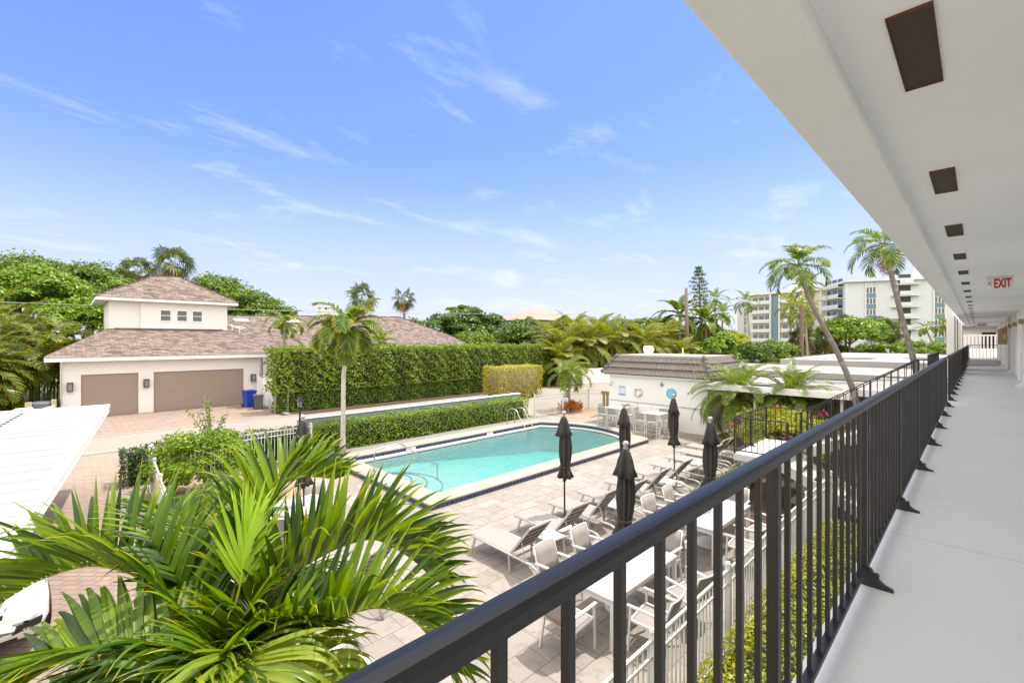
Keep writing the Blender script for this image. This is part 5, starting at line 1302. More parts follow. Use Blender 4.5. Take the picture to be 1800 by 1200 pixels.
# ---------------------------------------------------------------- left carport and the car under it
cpt = thing('carport', 'white flat roofed carport with ribbed roof at the left edge', 'carport', (0.92, 18.45, 0), math.radians(-6.3))
def ribs(x0, x1, y0, y1, z):
    q = MB(); q.bx(x0, x1, y0, y1, z - 0.10, z); return q
ribs(-7.5, -0.10, -15.5, -0.1, 2.40).build('roof_panel', 'carport_streaked', cpt)
for k in range(1, 26):
    q = MB(); q.bx(-7.5, -0.12, -0.1 - k * 0.6 - 0.005, -0.1 - k * 0.6 + 0.005, 2.40, 2.404); q.build('roof_rib', 'carport_streaked', cpt)
q = MB(); q.bx(-0.10, 0.0, -15.5, 0.0, 2.20, 2.44); q.bx(0.0, 0.02, -15.5, 0.0, 2.36, 2.44); q.build('gutter', 'trim_white', cpt)
q = MB(); q.bx(-7.5, -0.1, -0.1, 0.0, 2.20, 2.44); q.build('gutter', 'trim_white', cpt)
for k in range(22):
    q = MB(); y = -0.8 - k * 0.36; q.bx(-1.75, -1.70, y, y + 0.16, 2.40, 2.413); q.build('roof_screw', 'dark_fitting_recess_shade', cpt)
for y in (-8.55, -13.0):
    q = MB(); q.bx(-0.42, -0.28, y - 0.07, y + 0.07, 0, 2.3); q.build('post', 'grey_metal', cpt)
    q = MB(); q.bx(-7.2, -7.06, y - 0.07, y + 0.07, 0, 2.3); q.build('post', 'grey_metal', cpt)
# sport utility car, nose towards the walkway
car = thing('parked_car', 'white car with clear headlights parked under the left carport', 'car', (-1.02, 9.0, 0), math.radians(9))
# local: nose at y=0, tail at +y, x across
prof = [  # y, half width, z of sill, hood/roof z at edge, z at centre
    (0.02, 0.62, 0.38, 0.62, 0.66), (0.10, 0.80, 0.30, 0.78, 0.84), (0.35, 0.90, 0.26, 0.90, 0.97), (0.80, 0.94, 0.24, 0.98, 1.04), (1.30, 0.95, 0.24, 1.03, 1.09),
    (1.40, 0.95, 0.24, 1.05, 1.11), (2.6, 0.95, 0.24, 1.06, 1.12), (3.8, 0.95, 0.24, 1.07, 1.13), (4.4, 0.93, 0.28, 1.02, 1.10), (4.62, 0.84, 0.36, 0.95, 1.0)]
q = MB(); vs = []; nn = 11
for (y, w, zs, ze, zc_) in prof:
    vs += [(-w * 0.93, y, zs), (-w, y, zs + 0.18), (-w, y, ze - 0.18), (-w * 0.94, y, ze), (-w * 0.6, y, zc_ - 0.01), (0, y - 0.03 * (y < 0.2), zc_), (w * 0.6, y, zc_ - 0.01), (w * 0.94, y, ze), (w, y, ze - 0.18), (w, y, zs + 0.18), (w * 0.93, y, zs)]
q.add(vs, [(i * nn + k, i * nn + (k + 1) % nn, (i + 1) * nn + (k + 1) % nn, (i + 1) * nn + k) for i in range(len(prof) - 1) for k in range(nn)] + [tuple(range(nn - 1, -1, -1)), tuple((len(prof) - 1) * nn + k for k in range(nn))])
q.build('body', 'car_white', car, smooth=True)
q = MB(); q.add([(-0.86, 1.30, 1.06), (0.86, 1.30, 1.06), (0.90, 4.35, 1.08), (-0.90, 4.35, 1.08), (-0.66, 2.15, 1.60), (0.66, 2.15, 1.60), (0.68, 3.9, 1.62), (-0.68, 3.9, 1.62)], [(0, 1, 5, 4), (1, 2, 6, 5), (2, 3, 7, 6), (3, 0, 4, 7)]); q.build('window_glass', 'window_glass', car)
q = MB(); q.add([(-0.68, 2.12, 1.60), (0.68, 2.12, 1.60), (0.70, 3.95, 1.62), (-0.70, 3.95, 1.62), (-0.55, 2.3, 1.665), (0.55, 2.3, 1.665), (0.55, 3.8, 1.68), (-0.55, 3.8, 1.68)], [(0, 1, 5, 4), (1, 2, 6, 5), (2, 3, 7, 6), (3, 0, 4, 7), (4, 5, 6, 7)]); q.build('roof', 'car_white', car, smooth=True)
for s in (-1, 1):
    q = MB(); q.bar((s * 0.87, 1.30, 1.07), (s * 0.67, 2.14, 1.61), 0.05, 0.05); q.build('windscreen_pillar', 'car_white', car)
    q = MB(); q.add([(s * 0.42, 0.045, 0.70), (s * 0.80, 0.17, 0.76), (s * 0.905, 0.50, 0.86), (s * 0.86, 0.42, 0.905), (s * 0.70, 0.18, 0.845), (s * 0.44, 0.075, 0.79), (s * 0.40, 0.02, 0.68)], [(0, 1, 2, 3, 4, 5)]); q.build('headlight', 'headlight', car, solid=0.03)
    q = MB(); q.add([(s * 0.50, 0.0, 0.42), (s * 0.78, 0.06, 0.44), (s * 0.80, 0.05, 0.54), (s * 0.55, -0.01, 0.52)], [(0, 1, 2, 3)]); q.build('fog_light', 'car_black', car, solid=0.03)
    q = MB(); q.box((s * 1.02, 1.55, 1.10), (0.18, 0.12, 0.14)); q.build('side_mirror', 'car_white', car, bevel=0.03)
    for y in (0.95, 3.65):
        q = MB(); q.tube([(s * 0.76, y, 0.34), (s * 0.965, y, 0.34)], 0.34, 24); wh = q.build('wheel', 'rubber', car)
        q = MB(); q.tube([(s * 0.96, y, 0.34), (s * 0.975, y, 0.34)], 0.22, 20); q.build('rim', 'chrome', wh)
q = MB(); q.add([(-0.38, 0.02, 0.52), (0.38, 0.02, 0.52), (0.42, 0.03, 0.72), (-0.42, 0.03, 0.72)], [(0, 1, 2, 3)]); q.build('grille', 'car_black', car, solid=0.03)
q = MB(); q.box((0, 0.06, 0.36), (1.1, 0.06, 0.12)); q.build('lower_grille', 'car_black', car)
# ---------------------------------------------------------------- carports on the right
def flat_roof(lab, x0, x1, y0, y1, z, t, posts=True, wall=None, m='roof_membrane', mf='trim_white'):
    r = thing('carport', lab, 'carport', (x0, y0, 0), group='flat roofed carports beyond the stair')
    W_, D_ = x1 - x0, y1 - y0
    q = MB(); q.bx(0.02, W_ - 0.02, 0.02, D_ - 0.02, z - t + 0.02, z - 0.01); q.build('roof_slab', m, r)
    q = MB(); q.bx(-0.06, 0.02, -0.06, D_ + 0.06, z - t, z + 0.02); q.bx(W_ - 0.02, W_ + 0.06, -0.06, D_ + 0.06, z - t, z + 0.02); q.bx(0.02, W_ - 0.02, -0.06, 0.02, z - t, z + 0.02); q.bx(0.02, W_ - 0.02, D_ - 0.02, D_ + 0.06, z - t, z + 0.02); q.build('fascia', mf, r, bevel=0.02)
    if wall: q = MB(); q.bx(wall, wall + 0.2, 0.3, D_ - 0.3, 0, z - t + 0.02); q.build('wall', 'carport_beige', r)
    if posts:
        k = 0.4
        while k < D_:
            q = MB(); q.tube([(0.35, k, 0), (0.35, k, z - t)], 0.06, 8); q.build('post', 'trim_white', r); k += 2.9
    return r
c1_ = flat_roof('nearest flat carport with a low white roof behind the bougainvillea', 19.6, 25.0, 3.0, 8.0, 2.52, 0.24, wall=4.6)
c2_ = flat_roof('white carport roof set slightly higher, nearest the balcony stair', 19.2, 25.2, -5.0, 2.95, 2.72, 0.24, wall=4.8)
c3_ = flat_roof('long white carport roof in the second row behind the stair', 27.2, 34.5, -6, 16.5, 2.72, 0.30, wall=6.5, mf='carport_white')
c4_ = flat_roof('large pale carport roof in the third row, stained with rain puddles', 38.0, 62.0, -16, 10.2, 2.95, 0.36, wall=20, mf='carport_white')
for (x, y, a, c) in ((6, 22.5, 2.2, 1.3), (10, 18.5, 3.2, 1.6), (8.0, 14.0, 2.8, 1.2)):
    q = MB(); rs_ = random.Random(int(x)); q.add([(x + a * math.cos(t_) * rs_.uniform(0.75, 1.2), y + c * math.sin(t_) * rs_.uniform(0.7, 1.2), 2.944) for t_ in [2 * math.pi * k / 20 for k in range(20)]], [tuple(range(20))]); q.build('puddle', 'puddle', c4_)
for k in range(4):
    y = 0.8 + k * 1.1
    q = MB(); q.bx(4.55, 4.6, y, y + 0.9, 0.2, 1.9); d = q.build('storage_door', 'carport_beige', c1_)
    q = MB(); q.bx(4.535, 4.55, y + 0.3, y + 0.6, 1.5, 1.6); q.build('louvre', 'dark_fitting_recess_shade', d)
for k in range(6):
    y = 0.5 + k * 1.2
    q = MB(); q.bx(4.74, 4.8, y, y + 0.95, 0.2, 2.0); d = q.build('storage_door', 'carport_beige', c2_)
    q = MB(); q.bx(4.725, 4.74, y + 0.3, y + 0.65, 1.55, 1.65); q.build('louvre', 'dark_fitting_recess_shade', d)
# ---------------------------------------------------------------- utility pole and wires
up_ = thing('utility_pole', 'tall brown wooden utility pole among the coconut palms', 'utility pole', (58.47, 26.74, 0))
q = MB(); q.tube([(0, 0, 0), (-0.1, 0.1, 11.2)], [0.29, 0.2], 10); q.build('pole', 'wood_pole', up_, smooth=True)
q = MB(); q.tube([(-0.1, 0.1, 11.2), (-0.1, 0.1, 12.0)], [0.08, 0.03], 6); q.build('insulator', 'grey_metal', up_)
for z in (7.7, 10.4):
    q = MB(); q.box((0.2, -0.3, z), (0.3, 0.3, 0.18)); q.build('bracket', 'grey_metal', up_)
wv_ = MB(); pts = []
for k in range(25):
    f = k / 24; pts.append((58.2 + (-38 - 58.2) * f, 27.0 + (66 - 27.0) * f, 7.75 - 0.9 * math.sin(math.pi * f) + 0.5 * f))
wv_.tube(pts, 0.022, 5); tag(wv_.build('overhead_cable', 'wire'), 'thin pale overhead cable strung from the wooden utility pole across the trees', 'cable')
lp2 = thing('street_light', 'slim grey street light pole in front of the left apartment block', 'street light', (92.0, 21.5, 0))
q = MB(); q.tube([(0, 0, 0), (0, 0, 10.5)], [0.35, 0.28], 8); q.build('pole', 'wood_pole', lp2)
q = MB(); q.tube([(0, 0, 10.3), (-0.3, -0.8, 10.5)], 0.06, 6); q.build('lamp_head', 'grey_metal', lp2)
# ---------------------------------------------------------------- apartment blocks far behind
def facade(name, lab, A, B, z1, depth_, m='apt_white'):
    d = Vector((B[0] - A[0], B[1] - A[1], 0)); ln = d.length; ang = math.atan2(d.y, d.x)
    return thing(name, lab, 'apartment block', (A[0], A[1], 0), ang), ln
# frame: local x along the facade from A (left in view), local -y... outward side is to the right of A->B
def block(r, x0, x1, z1, depth_, m='apt_white', out=0.0):
    q = MB(); q.bx(x0, x1, out, depth_, 0, z1); q.build('wall', m, r)
def win_bay(r, x0, x1, zs, h, o, panel=True, nw=3, f=2.95):
    for z in zs:
        w = (x1 - x0) / nw
        fr_ = MB(); fr_.bx(x0, x1, o - 0.10, o - 0.02, z - 0.06, z + 0.02); fr_.bx(x0, x1, o - 0.10, o - 0.02, z + h, z + h + 0.1)
        for k in range(nw + 1): fr_.bx(x0 + k * w - 0.10, x0 + k * w + 0.10, o - 0.11, o - 0.02, z + 0.02, z + h)
        wi = fr_.build('window', 'apt_slab', r)
        pn = MB(); pn.bx(x0 + 0.1, x1 - 0.1, o - 0.06, o - 0.03, z + 0.02, z + h); pn.build('pane', 'window_glass', wi)
        if panel: p2 = MB(); p2.bx(x0 + 0.06, x1 - 0.06, o - 0.09, o - 0.015, z - (f - h) + 0.10, z - 0.06); p2.build('spandrel', 'apt_teal', r)
def balcony_bay(r, x0, x1, zs, o, depth_=1.5, proj=0.0, wide=0.0, doors=2, rail='rail_glass', open_=True):
    for z in zs:
        s = MB(); s.bx(x0 - wide, x1 + wide, o - depth_, o - 0.02, z - 0.22, z); b_ = s.build('balcony', 'apt_slab', r)
        ra_ = MB(); ra_.bx(x0 - wide * 0.0, x1, o - depth_ + 0.02, o - depth_ + 0.08, z + 0.08, z + 1.05); ra_.build('railing', rail, b_)
        if open_: g = MB(); g.bx(x0 + 0.1, x1 - 0.1, o - 0.05, o - 0.015, z + 0.02, z + 2.55); g.build('painted_recess_shade', 'dark_fitting_recess_shade', b_)  # flush dark panel: shade of a hollow painted on the wall, nothing cut in
        else:
            w = (x1 - x0) / doors
            for k in range(doors):
                g = MB(); g.bx(x0 + k * w + 0.25, x0 + (k + 1) * w - 0.25, o - 0.06, o - 0.02, z + 0.02, z + 2.35); g.build('glass_door', 'window_glass', b_)
F1 = [1.3 + 2.95 * k for k in range(7)]
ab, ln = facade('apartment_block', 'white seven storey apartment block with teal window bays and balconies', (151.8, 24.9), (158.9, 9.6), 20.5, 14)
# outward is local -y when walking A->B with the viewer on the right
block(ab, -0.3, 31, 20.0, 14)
q = MB(); q.bx(-0.8, 31.5, -0.9, 14.5, 20.0, 20.5); q.build('roof_slab', 'apt_slab', ab)
win_bay(ab, 4.35, 6.50, [z + 0.9 for z in F1[:]][:6] , 1.45, -0.02)
win_bay(ab, 18.9, 20.95, [z + 0.9 for z in F1[:]][:6], 1.45, -0.02)
for x in (4.2, 6.65, 18.75, 21.1): q = MB(); q.bx(x - 0.14, x + 0.14, -0.25, -0.02, 0, 20.0); q.build('fin', 'apt_slab', ab)
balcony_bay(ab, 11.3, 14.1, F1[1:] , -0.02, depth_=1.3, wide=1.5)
q = MB(); q.bx(17.6, 22.5, 3, 8, 20.5, 24.0); q.build('lift_house', 'apt_slab', ab)
q = MB(); q.tube([(21.5, 2.0, 22.0), (21.4, 1.7, 22.1)], 0.9, 14); q.build('dish', 'grey_metal', ab)
aw, ln2 = facade('apartment_wing', 'angled balcony wing joined to the left of the teal bay apartment block', (162.3, 32.9), (151.8, 24.9), 19.8, 14)
block(aw, -0.2, 13.0, 19.8, 12)
q = MB(); q.bx(-0.9, 13.3, -0.9, 12.5, 19.8, 20.3); q.build('roof_slab', 'apt_slab', aw)
balcony_bay(aw, 3.2, 11.6, F1[1:], -0.02, depth_=1.4, open_=False, doors=3)
q = MB(); q.bx(0.2, 1.8, -0.3, -0.02, 0, 19.8); q.build('teal_panel', 'apt_teal', aw)
q = MB(); q.bx(1.9, 2.6, -1.2, -0.02, 0, 19.8); q.build('fin', 'apt_slab', aw)
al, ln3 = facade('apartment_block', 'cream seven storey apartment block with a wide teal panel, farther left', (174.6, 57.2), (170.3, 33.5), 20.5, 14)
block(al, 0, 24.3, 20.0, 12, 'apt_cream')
q = MB(); q.bx(-0.6, 24.6, -1.0, 12.4, 20.0, 20.5); q.build('roof_slab', 'apt_slab', al)
F2 = [0.6 + 3.25 * k for k in range(6)]
balcony_bay(al, 1.2, 7.6, F2, -0.02, depth_=1.1, open_=False, doors=3)
q = MB(); q.bx(8.0, 10.4, -0.25, -0.02, 0, 20.0); q.build('teal_panel', 'apt_teal', al)
for x in (7.75, 10.75): q = MB(); q.bx(x - 0.25, x + 0.25, -0.9, -0.02, 0, 20.0); q.build('fin', 'apt_slab', al)
balcony_bay(al, 11.3, 17.5, F2, -0.02, depth_=1.1, open_=False, doors=3)
q = MB(); q.bx(12, 18, 3, 7, 20.5, 23); q.build('lift_house', 'apt_slab', al)
for x in (18.6, 20.2): q = MB(); q.bx(x - 0.3, x + 0.3, -1.4, -0.02, 0, 20.0); q.build('fin', 'apt_cream', al)
ar, ln4 = facade('apartment_wing', 'plain cream end wing of the cream apartment block', (184.3, 64.5), (176.5, 58.0), 18, 10)
block(ar, 0, 9.5, 18.2, 10, 'apt_cream')
win_bay(ar, 6.4, 8.4, [1.5 + 3.25 * k for k in range(5)], 1.5, -0.02, nw=2)
gz = thing('gazebo', 'low tiled gazebo roof among palms in front of the cream apartment block', 'gazebo', (104, 33, 0))
q = MB(); q.bx(-3, 3, -3, 3, 0, 1.6); q.build('wall', 'apt_cream', gz)
roof_obj('roof', [[(-4, -4, 1.6), (4, -4, 1.6), (0, 0, 3.4)], [(4, -4, 1.6), (4, 4, 1.6), (0, 0, 3.4)], [(4, 4, 1.6), (-4, 4, 1.6), (0, 0, 3.4)], [(-4, 4, 1.6), (-4, -4, 1.6), (0, 0, 3.4)]], 'tan_roof', gz)

# ---------------------------------------------------------------- hedges and shrubs
def hedge(lab, x, y, dims, leaf, dens, m, seed, core='hedge_core', rz=0, **kw):
    o = hedge_mesh(seed, dims, leaf, dens, m, core, loc=(x, y, 0), **kw); o.rotation_euler = (0, 0, rz); return tag(o, lab, 'hedge')
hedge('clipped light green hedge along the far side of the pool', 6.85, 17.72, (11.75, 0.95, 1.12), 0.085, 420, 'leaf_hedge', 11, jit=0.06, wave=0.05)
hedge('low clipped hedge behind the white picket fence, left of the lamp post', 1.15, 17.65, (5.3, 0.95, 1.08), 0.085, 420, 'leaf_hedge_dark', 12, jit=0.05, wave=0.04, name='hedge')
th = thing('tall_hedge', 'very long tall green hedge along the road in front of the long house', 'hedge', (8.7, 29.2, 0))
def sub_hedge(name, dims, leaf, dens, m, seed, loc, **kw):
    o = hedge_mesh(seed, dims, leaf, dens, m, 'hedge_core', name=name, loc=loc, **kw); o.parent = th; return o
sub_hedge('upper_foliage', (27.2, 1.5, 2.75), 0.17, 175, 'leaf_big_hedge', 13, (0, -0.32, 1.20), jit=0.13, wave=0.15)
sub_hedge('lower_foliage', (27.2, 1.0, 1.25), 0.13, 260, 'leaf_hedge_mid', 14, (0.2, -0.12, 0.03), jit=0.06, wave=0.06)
for k in range(2):
    q = MB(); q.tube([(0.1 + k * 0.7, -0.1, 0), (0.15 + k * 0.7, -0.15, 1.5)], 0.06, 8); q.build('stem', 'bark', th)
hedge('boxy yellow green shrub clipped square beside the road', 22.0, 23.7, (4.5, 1.9, 2.42), 0.10, 330, 'leaf_yellow', 15, core='bark', jit=0.08, wave=0.05, name='clipped_shrub')
hedge('low yellow green hedge between the balcony and the white picket fence', -2.0, 1.05, (13.0, 1.12, 0.80), 0.055, 900, 'leaf_hot', 16, jit=0.05, wave=0.03)
hedge('short bright green hedge beside the farthest loungers', 11.9, 4.75, (3.2, 0.62, 0.42), 0.05, 1400, 'leaf_bright', 17, jit=0.04, wave=0.03)
hedge('dark clipped hedge behind the white wall and coconut palms', 34.0, 31.5, (22, 1.6, 2.6), 0.22, 90, 'leaf_tree_dark', 18, jit=0.15, wave=0.12)
def shrub(name, lab, loc, rad, clumps, rc, per, leaf, m, seed, cat='shrub', trunk=True, z0=None, low=-0.2):
    r = thing(name, lab, cat, loc)
    crown_mesh(seed, rad, clumps, rc, per, leaf, m, r, name='foliage', z0=rad[2] if z0 is None else z0, low=low)
    if trunk: trunk_part(r, [(0, 0, 0), (0.05, 0.03, rad[2] * 0.8), (0.1, 0.02, rad[2] * 1.5)], [0.06, 0.045, 0.02], name='stem')
    return r
lb = shrub('leafy_bush', 'large rounded bright green bush in front of the white picket fence', (2.75, 15.2, 0), (1.25, 1.35, 0.85), 75, 0.34, 130, 0.10, 'leaf_bright', 21, low=-0.6, z0=0.9)
rs = np.random.RandomState(5); sp_v = []; Pn = []; Nn_ = []
q = MB()
for k in range(9):
    a = rs.uniform(0, 6.28); ln_ = rs.uniform(0.8, 1.5); tx, ty = math.cos(a) * rs.uniform(0.2, 0.75), math.sin(a) * rs.uniform(0.2, 0.75)
    pts = [(0.3 + tx * f, 0.5 + ty * f + 0.1 * math.sin(3 * f), 1.35 + ln_ * f) for f in np.linspace(0, 1, 6)]; q.tube(pts, [0.02, 0.018, 0.015, 0.012, 0.008, 0.004], 6)
    for f in np.linspace(0.15, 1, 46):
        i = min(4, int(f * 5)); Pn.append(np.array(pts[i]) + (np.array(pts[i + 1]) - np.array(pts[i])) * (f * 5 - i) + rs.normal(0, 0.05, 3)); Nn_.append(rs.normal(0, 1, 3) + np.array([0, 0, 0.8]))
q.build('shoot', 'bark', lb)
V, F = leaves_from(rs, np.array(Pn), unit(np.array(Nn_)), 0.085); np_obj('shoot_leaves', V, F, 'leaf_lime', lb)
shrub('reddish_shrub', 'small bronze tipped shrub left of the leafy bush', (2.2, 16.1, 0), (0.45, 0.45, 0.5), 26, 0.2, 90, 0.07, 'leaf_hot', 22)
shrub('low_shrub', 'low green shrub below the leafy bush, behind the palm fronds', (2.6, 12.6, 0), (1.0, 1.0, 0.45), 40, 0.25, 120, 0.08, 'leaf_bright', 23)
bg_ = shrub('bougainvillea', 'yellow green bougainvillea with pink flowers beside the stair landing', (18.0, 4.7, 0), (1.9, 1.5, 0.98), 95, 0.40, 130, 0.10, 'leaf_hot', 24, low=-0.5)
rs = np.random.RandomState(6); d = unit(rs.normal(0, 1, (130, 3))); d[:, 2] = np.abs(d[:, 2]); c_ = d[rs.randint(0, 14, 130)] * np.array([2.0, 1.6, 1.0]) + rs.normal(0, 0.07, (130, 3)) + np.array([0, 0, 1.12])
V, F = leaves_from(rs, c_, d, 0.10, 0.8); np_obj('flowers', V, F, 'flower_pink', bg_)['kind'] = 'stuff'
shrub('bougainvillea', 'second bougainvillea mass right of the stair landing', (19.0, 2.6, 0), (1.2, 1.2, 0.85), 50, 0.36, 110, 0.10, 'leaf_hot', 25)
# red croton at the far corner of the pool: broad upright leaves
cro = thing('croton', 'red and orange croton at the foot of the small palm', 'plant', (21.9, 17.3, 0)); rs = np.random.RandomState(7)
Ps, Ds = [], []
for k in range(300):
    a = rs.uniform(0, 6.28); r_ = rs.uniform(0, 0.75); Ps.append((r_ * math.cos(a) * 1.1, r_ * math.sin(a) * 0.8, rs.uniform(0.08, 0.6) * (1 - 0.4 * r_))); Ds.append((math.cos(a) * 0.6 + rs.normal(0, 0.3), math.sin(a) * 0.6 + rs.normal(0, 0.3), 0.8))
Ps, Ds = np.array(Ps), unit(np.array(Ds)); V, F = kites(Ps, Ds, unit(rs.normal(0, 1, (300, 3)) + np.array([-0.5, -0.5, 0.5])), rs.uniform(0.2, 0.34, 300), rs.uniform(0.07, 0.12, 300)); np_obj('leaves', V, F, 'leaf_croton', cro)
q = MB(); q.tube([(0, 0, 0), (0, 0, 0.4)], 0.03, 6); q.build('stem', 'bark', cro)

# ---------------------------------------------------------------- palms
G_P = 'palms'
def palm(lab, base, path, r0, r1, crown, leaf='palm_leaf', bark='palm_bark', shaft=None, cat='palm', name='palm_tree', dead=0, seed=0, group=None):
    """path: trunk offsets from the base; crown: settings of palm_crown"""
    r = thing(name, lab, cat, base, group=group); rs = np.random.RandomState(seed)
    n = len(path); P = np.array([(0, 0, 0)] + list(path), float)
    # smooth the trunk
    t = np.linspace(0, n, 14); pts = [tuple(np.interp(t_, range(n + 1), P[:, a]) for a in range(3)) for t_ in t]
    b = MB(); rr = [r0 + (r1 - r0) * (k / 13) ** 0.8 + (0.35 * r0 if k == 0 else 0.1 * r0 if k == 1 else 0) for k in range(14)]; b.tube(pts, rr, 10); b.build('trunk', bark, r, smooth=True)
    top = P[-1]
    if shaft:
        d = (P[-1] - P[-2]); d /= np.linalg.norm(d)
        e = top + d * shaft; b = MB(); b.tube([tuple(top), tuple(top + d * shaft * 0.3), tuple(e)], [r1 * 1.25, r1 * 1.2, r1 * 0.7], 10); b.build('crownshaft', 'crownshaft', r, smooth=True); top = e
    V, F, A = palm_crown(rs, **crown)
    np_obj('crown', V, F, leaf, r, loc=tuple(top), attr=A)
    if dead:
        V, F, A = palm_crown(rs, dead, crown['length'] * 0.7, -1.0, -1.35, 0.4, crown['nl'], crown['ll'], crown['lw'] * 0.5, leafdroop=1.0); np_obj('dead_fronds', V, F, 'dead_frond', r, loc=tuple(top))
    return r
fine = lambda nf, L, el0, el1, dr, ll, lw, nl=30, **k: dict(nf=nf, length=L, el0=el0, el1=el1, droop=dr, nl=nl, ll=ll, lw=lw, **k)
palm('slender palm with mottled white trunk standing at the end of the pool hedge', (7.62, 17.17, 0), [(0.03, 0, 1.4), (0.05, 0.02, 2.9), (0.14, -0.02, 4.15)], 0.10, 0.075, fine(21, 1.75, 1.25, -0.4, 2.1, 0.60, 0.06, 48, vee=0.25, leafdroop=1.0, rach=0.02), leaf='palm_bright', bark='palm_bark_white', shaft=0.75, seed=31)
palm('short bright palm above the red croton at the far pool corner', (22.4, 17.8, 0), [(0.0, 0, 0.9), (0.02, 0, 1.75)], 0.10, 0.07, fine(14, 1.75, 1.3, -0.2, 2.0, 0.6, 0.055, 30, leafdroop=1.0), leaf='palm_bright', shaft=0.5, seed=32)
palm('leaning palm with dark mottled trunk in front of the apartment blocks, left of its pair', (18.2, 2.43, 0), [(0.05, 0.15, 1.15), (0.38, 0.38, 2.53), (0.66, 0.67, 3.32), (0.83, 1.06, 4.22), (0.96, 1.49, 5.11), (1.14, 1.88, 5.98), (1.45, 2.13, 6.67)], 0.105, 0.07, fine(15, 1.5, 1.35, -0.25, 2.2, 0.50, 0.042, 34, leafdroop=1.2, vee=0.15), leaf='palm_leaf', bark='palm_dark', shaft=0.6, seed=33)
palm('leaning palm with brown hanging frond close to the gallery ceiling beam', (25.86, 1.65, 0), [(0.05, 0.15, 2.87), (0.18, 0.3, 3.74), (0.26, 0.5, 4.52), (0.31, 0.73, 5.7), (0.36, 0.96, 6.98), (0.44, 1.17, 7.97), (0.64, 1.25, 8.31)], 0.125, 0.085, fine(15, 1.9, 1.25, -0.25, 2.1, 0.6, 0.050, 34, leafdroop=1.1, vee=0.15), bark='palm_dark', shaft=0.5, dead=2, seed=34)
palm('small palm with arching fronds at the right end of the garage roof', (10.5, 33.0, 0), [(0.0, 0, 3.0), (0.1, 0.02, 4.9)], 0.13, 0.09, fine(12, 1.7, 1.3, 0.0, 2.3, 0.5, 0.08, 24, leafdroop=1.0), shaft=0.6, dead=1, seed=35)
palm('low bushy palm showing above the left end of the tall hedge', (12.0, 32.2, 0), [(0.0, 0, 2.6)], 0.12, 0.09, fine(18, 2.2, 1.3, -0.1, 1.7, 0.6, 0.09, 24, leafdroop=0.9), shaft=0.4, seed=36)
palm('low palm in front of the long house roof, behind the slender palm', (17.3, 32.5, 0), [(0.0, 0, 3.6)], 0.12, 0.09, fine(12, 1.9, 1.2, -0.1, 2.0, 0.6, 0.09, 22, leafdroop=0.9), shaft=0.5, seed=37)
# feathery date palms beside the pool house
dk = dict(leaf='palm_bright', bark='date_trunk')
palm('feathery date palm with brown trunk at the right end of the pool house', (19.9, 7.0, 0), [(0.05, 0.1, 0.7), (0.3, 0.2, 1.45), (0.5, 0.1, 1.95)], 0.13, 0.12, fine(54, 2.35, 1.35, -0.35, 1.9, 0.40, 0.030, 54, vee=0.3, leafdroop=0.9, rach=0.012), seed=38, **dk)
palm('feathery date palm farther right, over the bougainvillea', (20.6, 5.0, 0), [(0.0, 0.1, 0.9), (0.1, 0.2, 2.1)], 0.13, 0.12, fine(46, 2.0, 1.35, -0.3, 1.9, 0.36, 0.028, 50, vee=0.3, leafdroop=0.9, rach=0.012), seed=39, **dk)
# coconut palms beyond the white wall
coco_kw = dict(leaf='palm_yellowish')
rsx = random.Random(3)
for i, (x, y, h, L, lab) in enumerate(((34.1, 28.4, 2.3, 3.4, 'coconut palm with golden fronds behind the small bright palm'),
        (36.8, 30.0, 3.6, 3.9, 'tall coconut palm crown left of the pool house roof'), (40.5, 29.6, 3.8, 4.0, 'coconut palm with drooping fronds behind the middle of the pool house'),
        (44.6, 29.3, 4.2, 4.1, 'coconut palm behind the roof vent of the pool house'), (48.6, 27.6, 3.9, 4.0, 'coconut palm with yellow fronds left of the wooden utility pole'),
        (41.5, 32.5, 4.8, 3.9, 'upright coconut palm rising behind the others in the grove'), (46.5, 32.5, 5.0, 3.9, 'rearmost coconut palm of the grove'), (54.5, 25.6, 2.4, 3.2, 'low coconut palm frond clump right of the wooden pole'),
        (52.0, 29.0, 3.6, 4.0, 'coconut palm just left of the wooden utility pole'), (57.5, 29.5, 4.4, 4.0, 'coconut palm right behind the wooden utility pole'), (38.6, 33.5, 4.4, 3.9, 'rear coconut palm above the tall hedge end'))):
    palm(lab, (x, y, 0), [(0.1, 0, h * 0.5), (0.25, 0.1, h)], 0.2, 0.14, fine(24, L, 1.4, -0.5, 1.65, 0.95, 0.085, 46, leafdroop=0.9, vee=0.15, rach=0.04), seed=50 + i, dead=1, group='coconut palms behind the white wall', **coco_kw)
palm('tall dark royal palm beside the wooden utility pole', (63.5, 30.2, 0), [(0, 0, 4), (0, 0, 7.0)], 0.25, 0.2, fine(18, 4.2, 1.35, -0.5, 1.7, 0.95, 0.2, 36, leafdroop=1.0), shaft=1.0, seed=61)
palm('dark palm right of the wooden utility pole', (66, 27.5, 0), [(0, 0, 4), (0, 0, 6.2)], 0.25, 0.2, fine(20, 3.8, 1.3, -0.7, 1.6, 0.95, 0.2, 34, leafdroop=1.0), shaft=0.8, dead=2, seed=62)
far_kw = dict(cat='palm', bark='palm_bark')
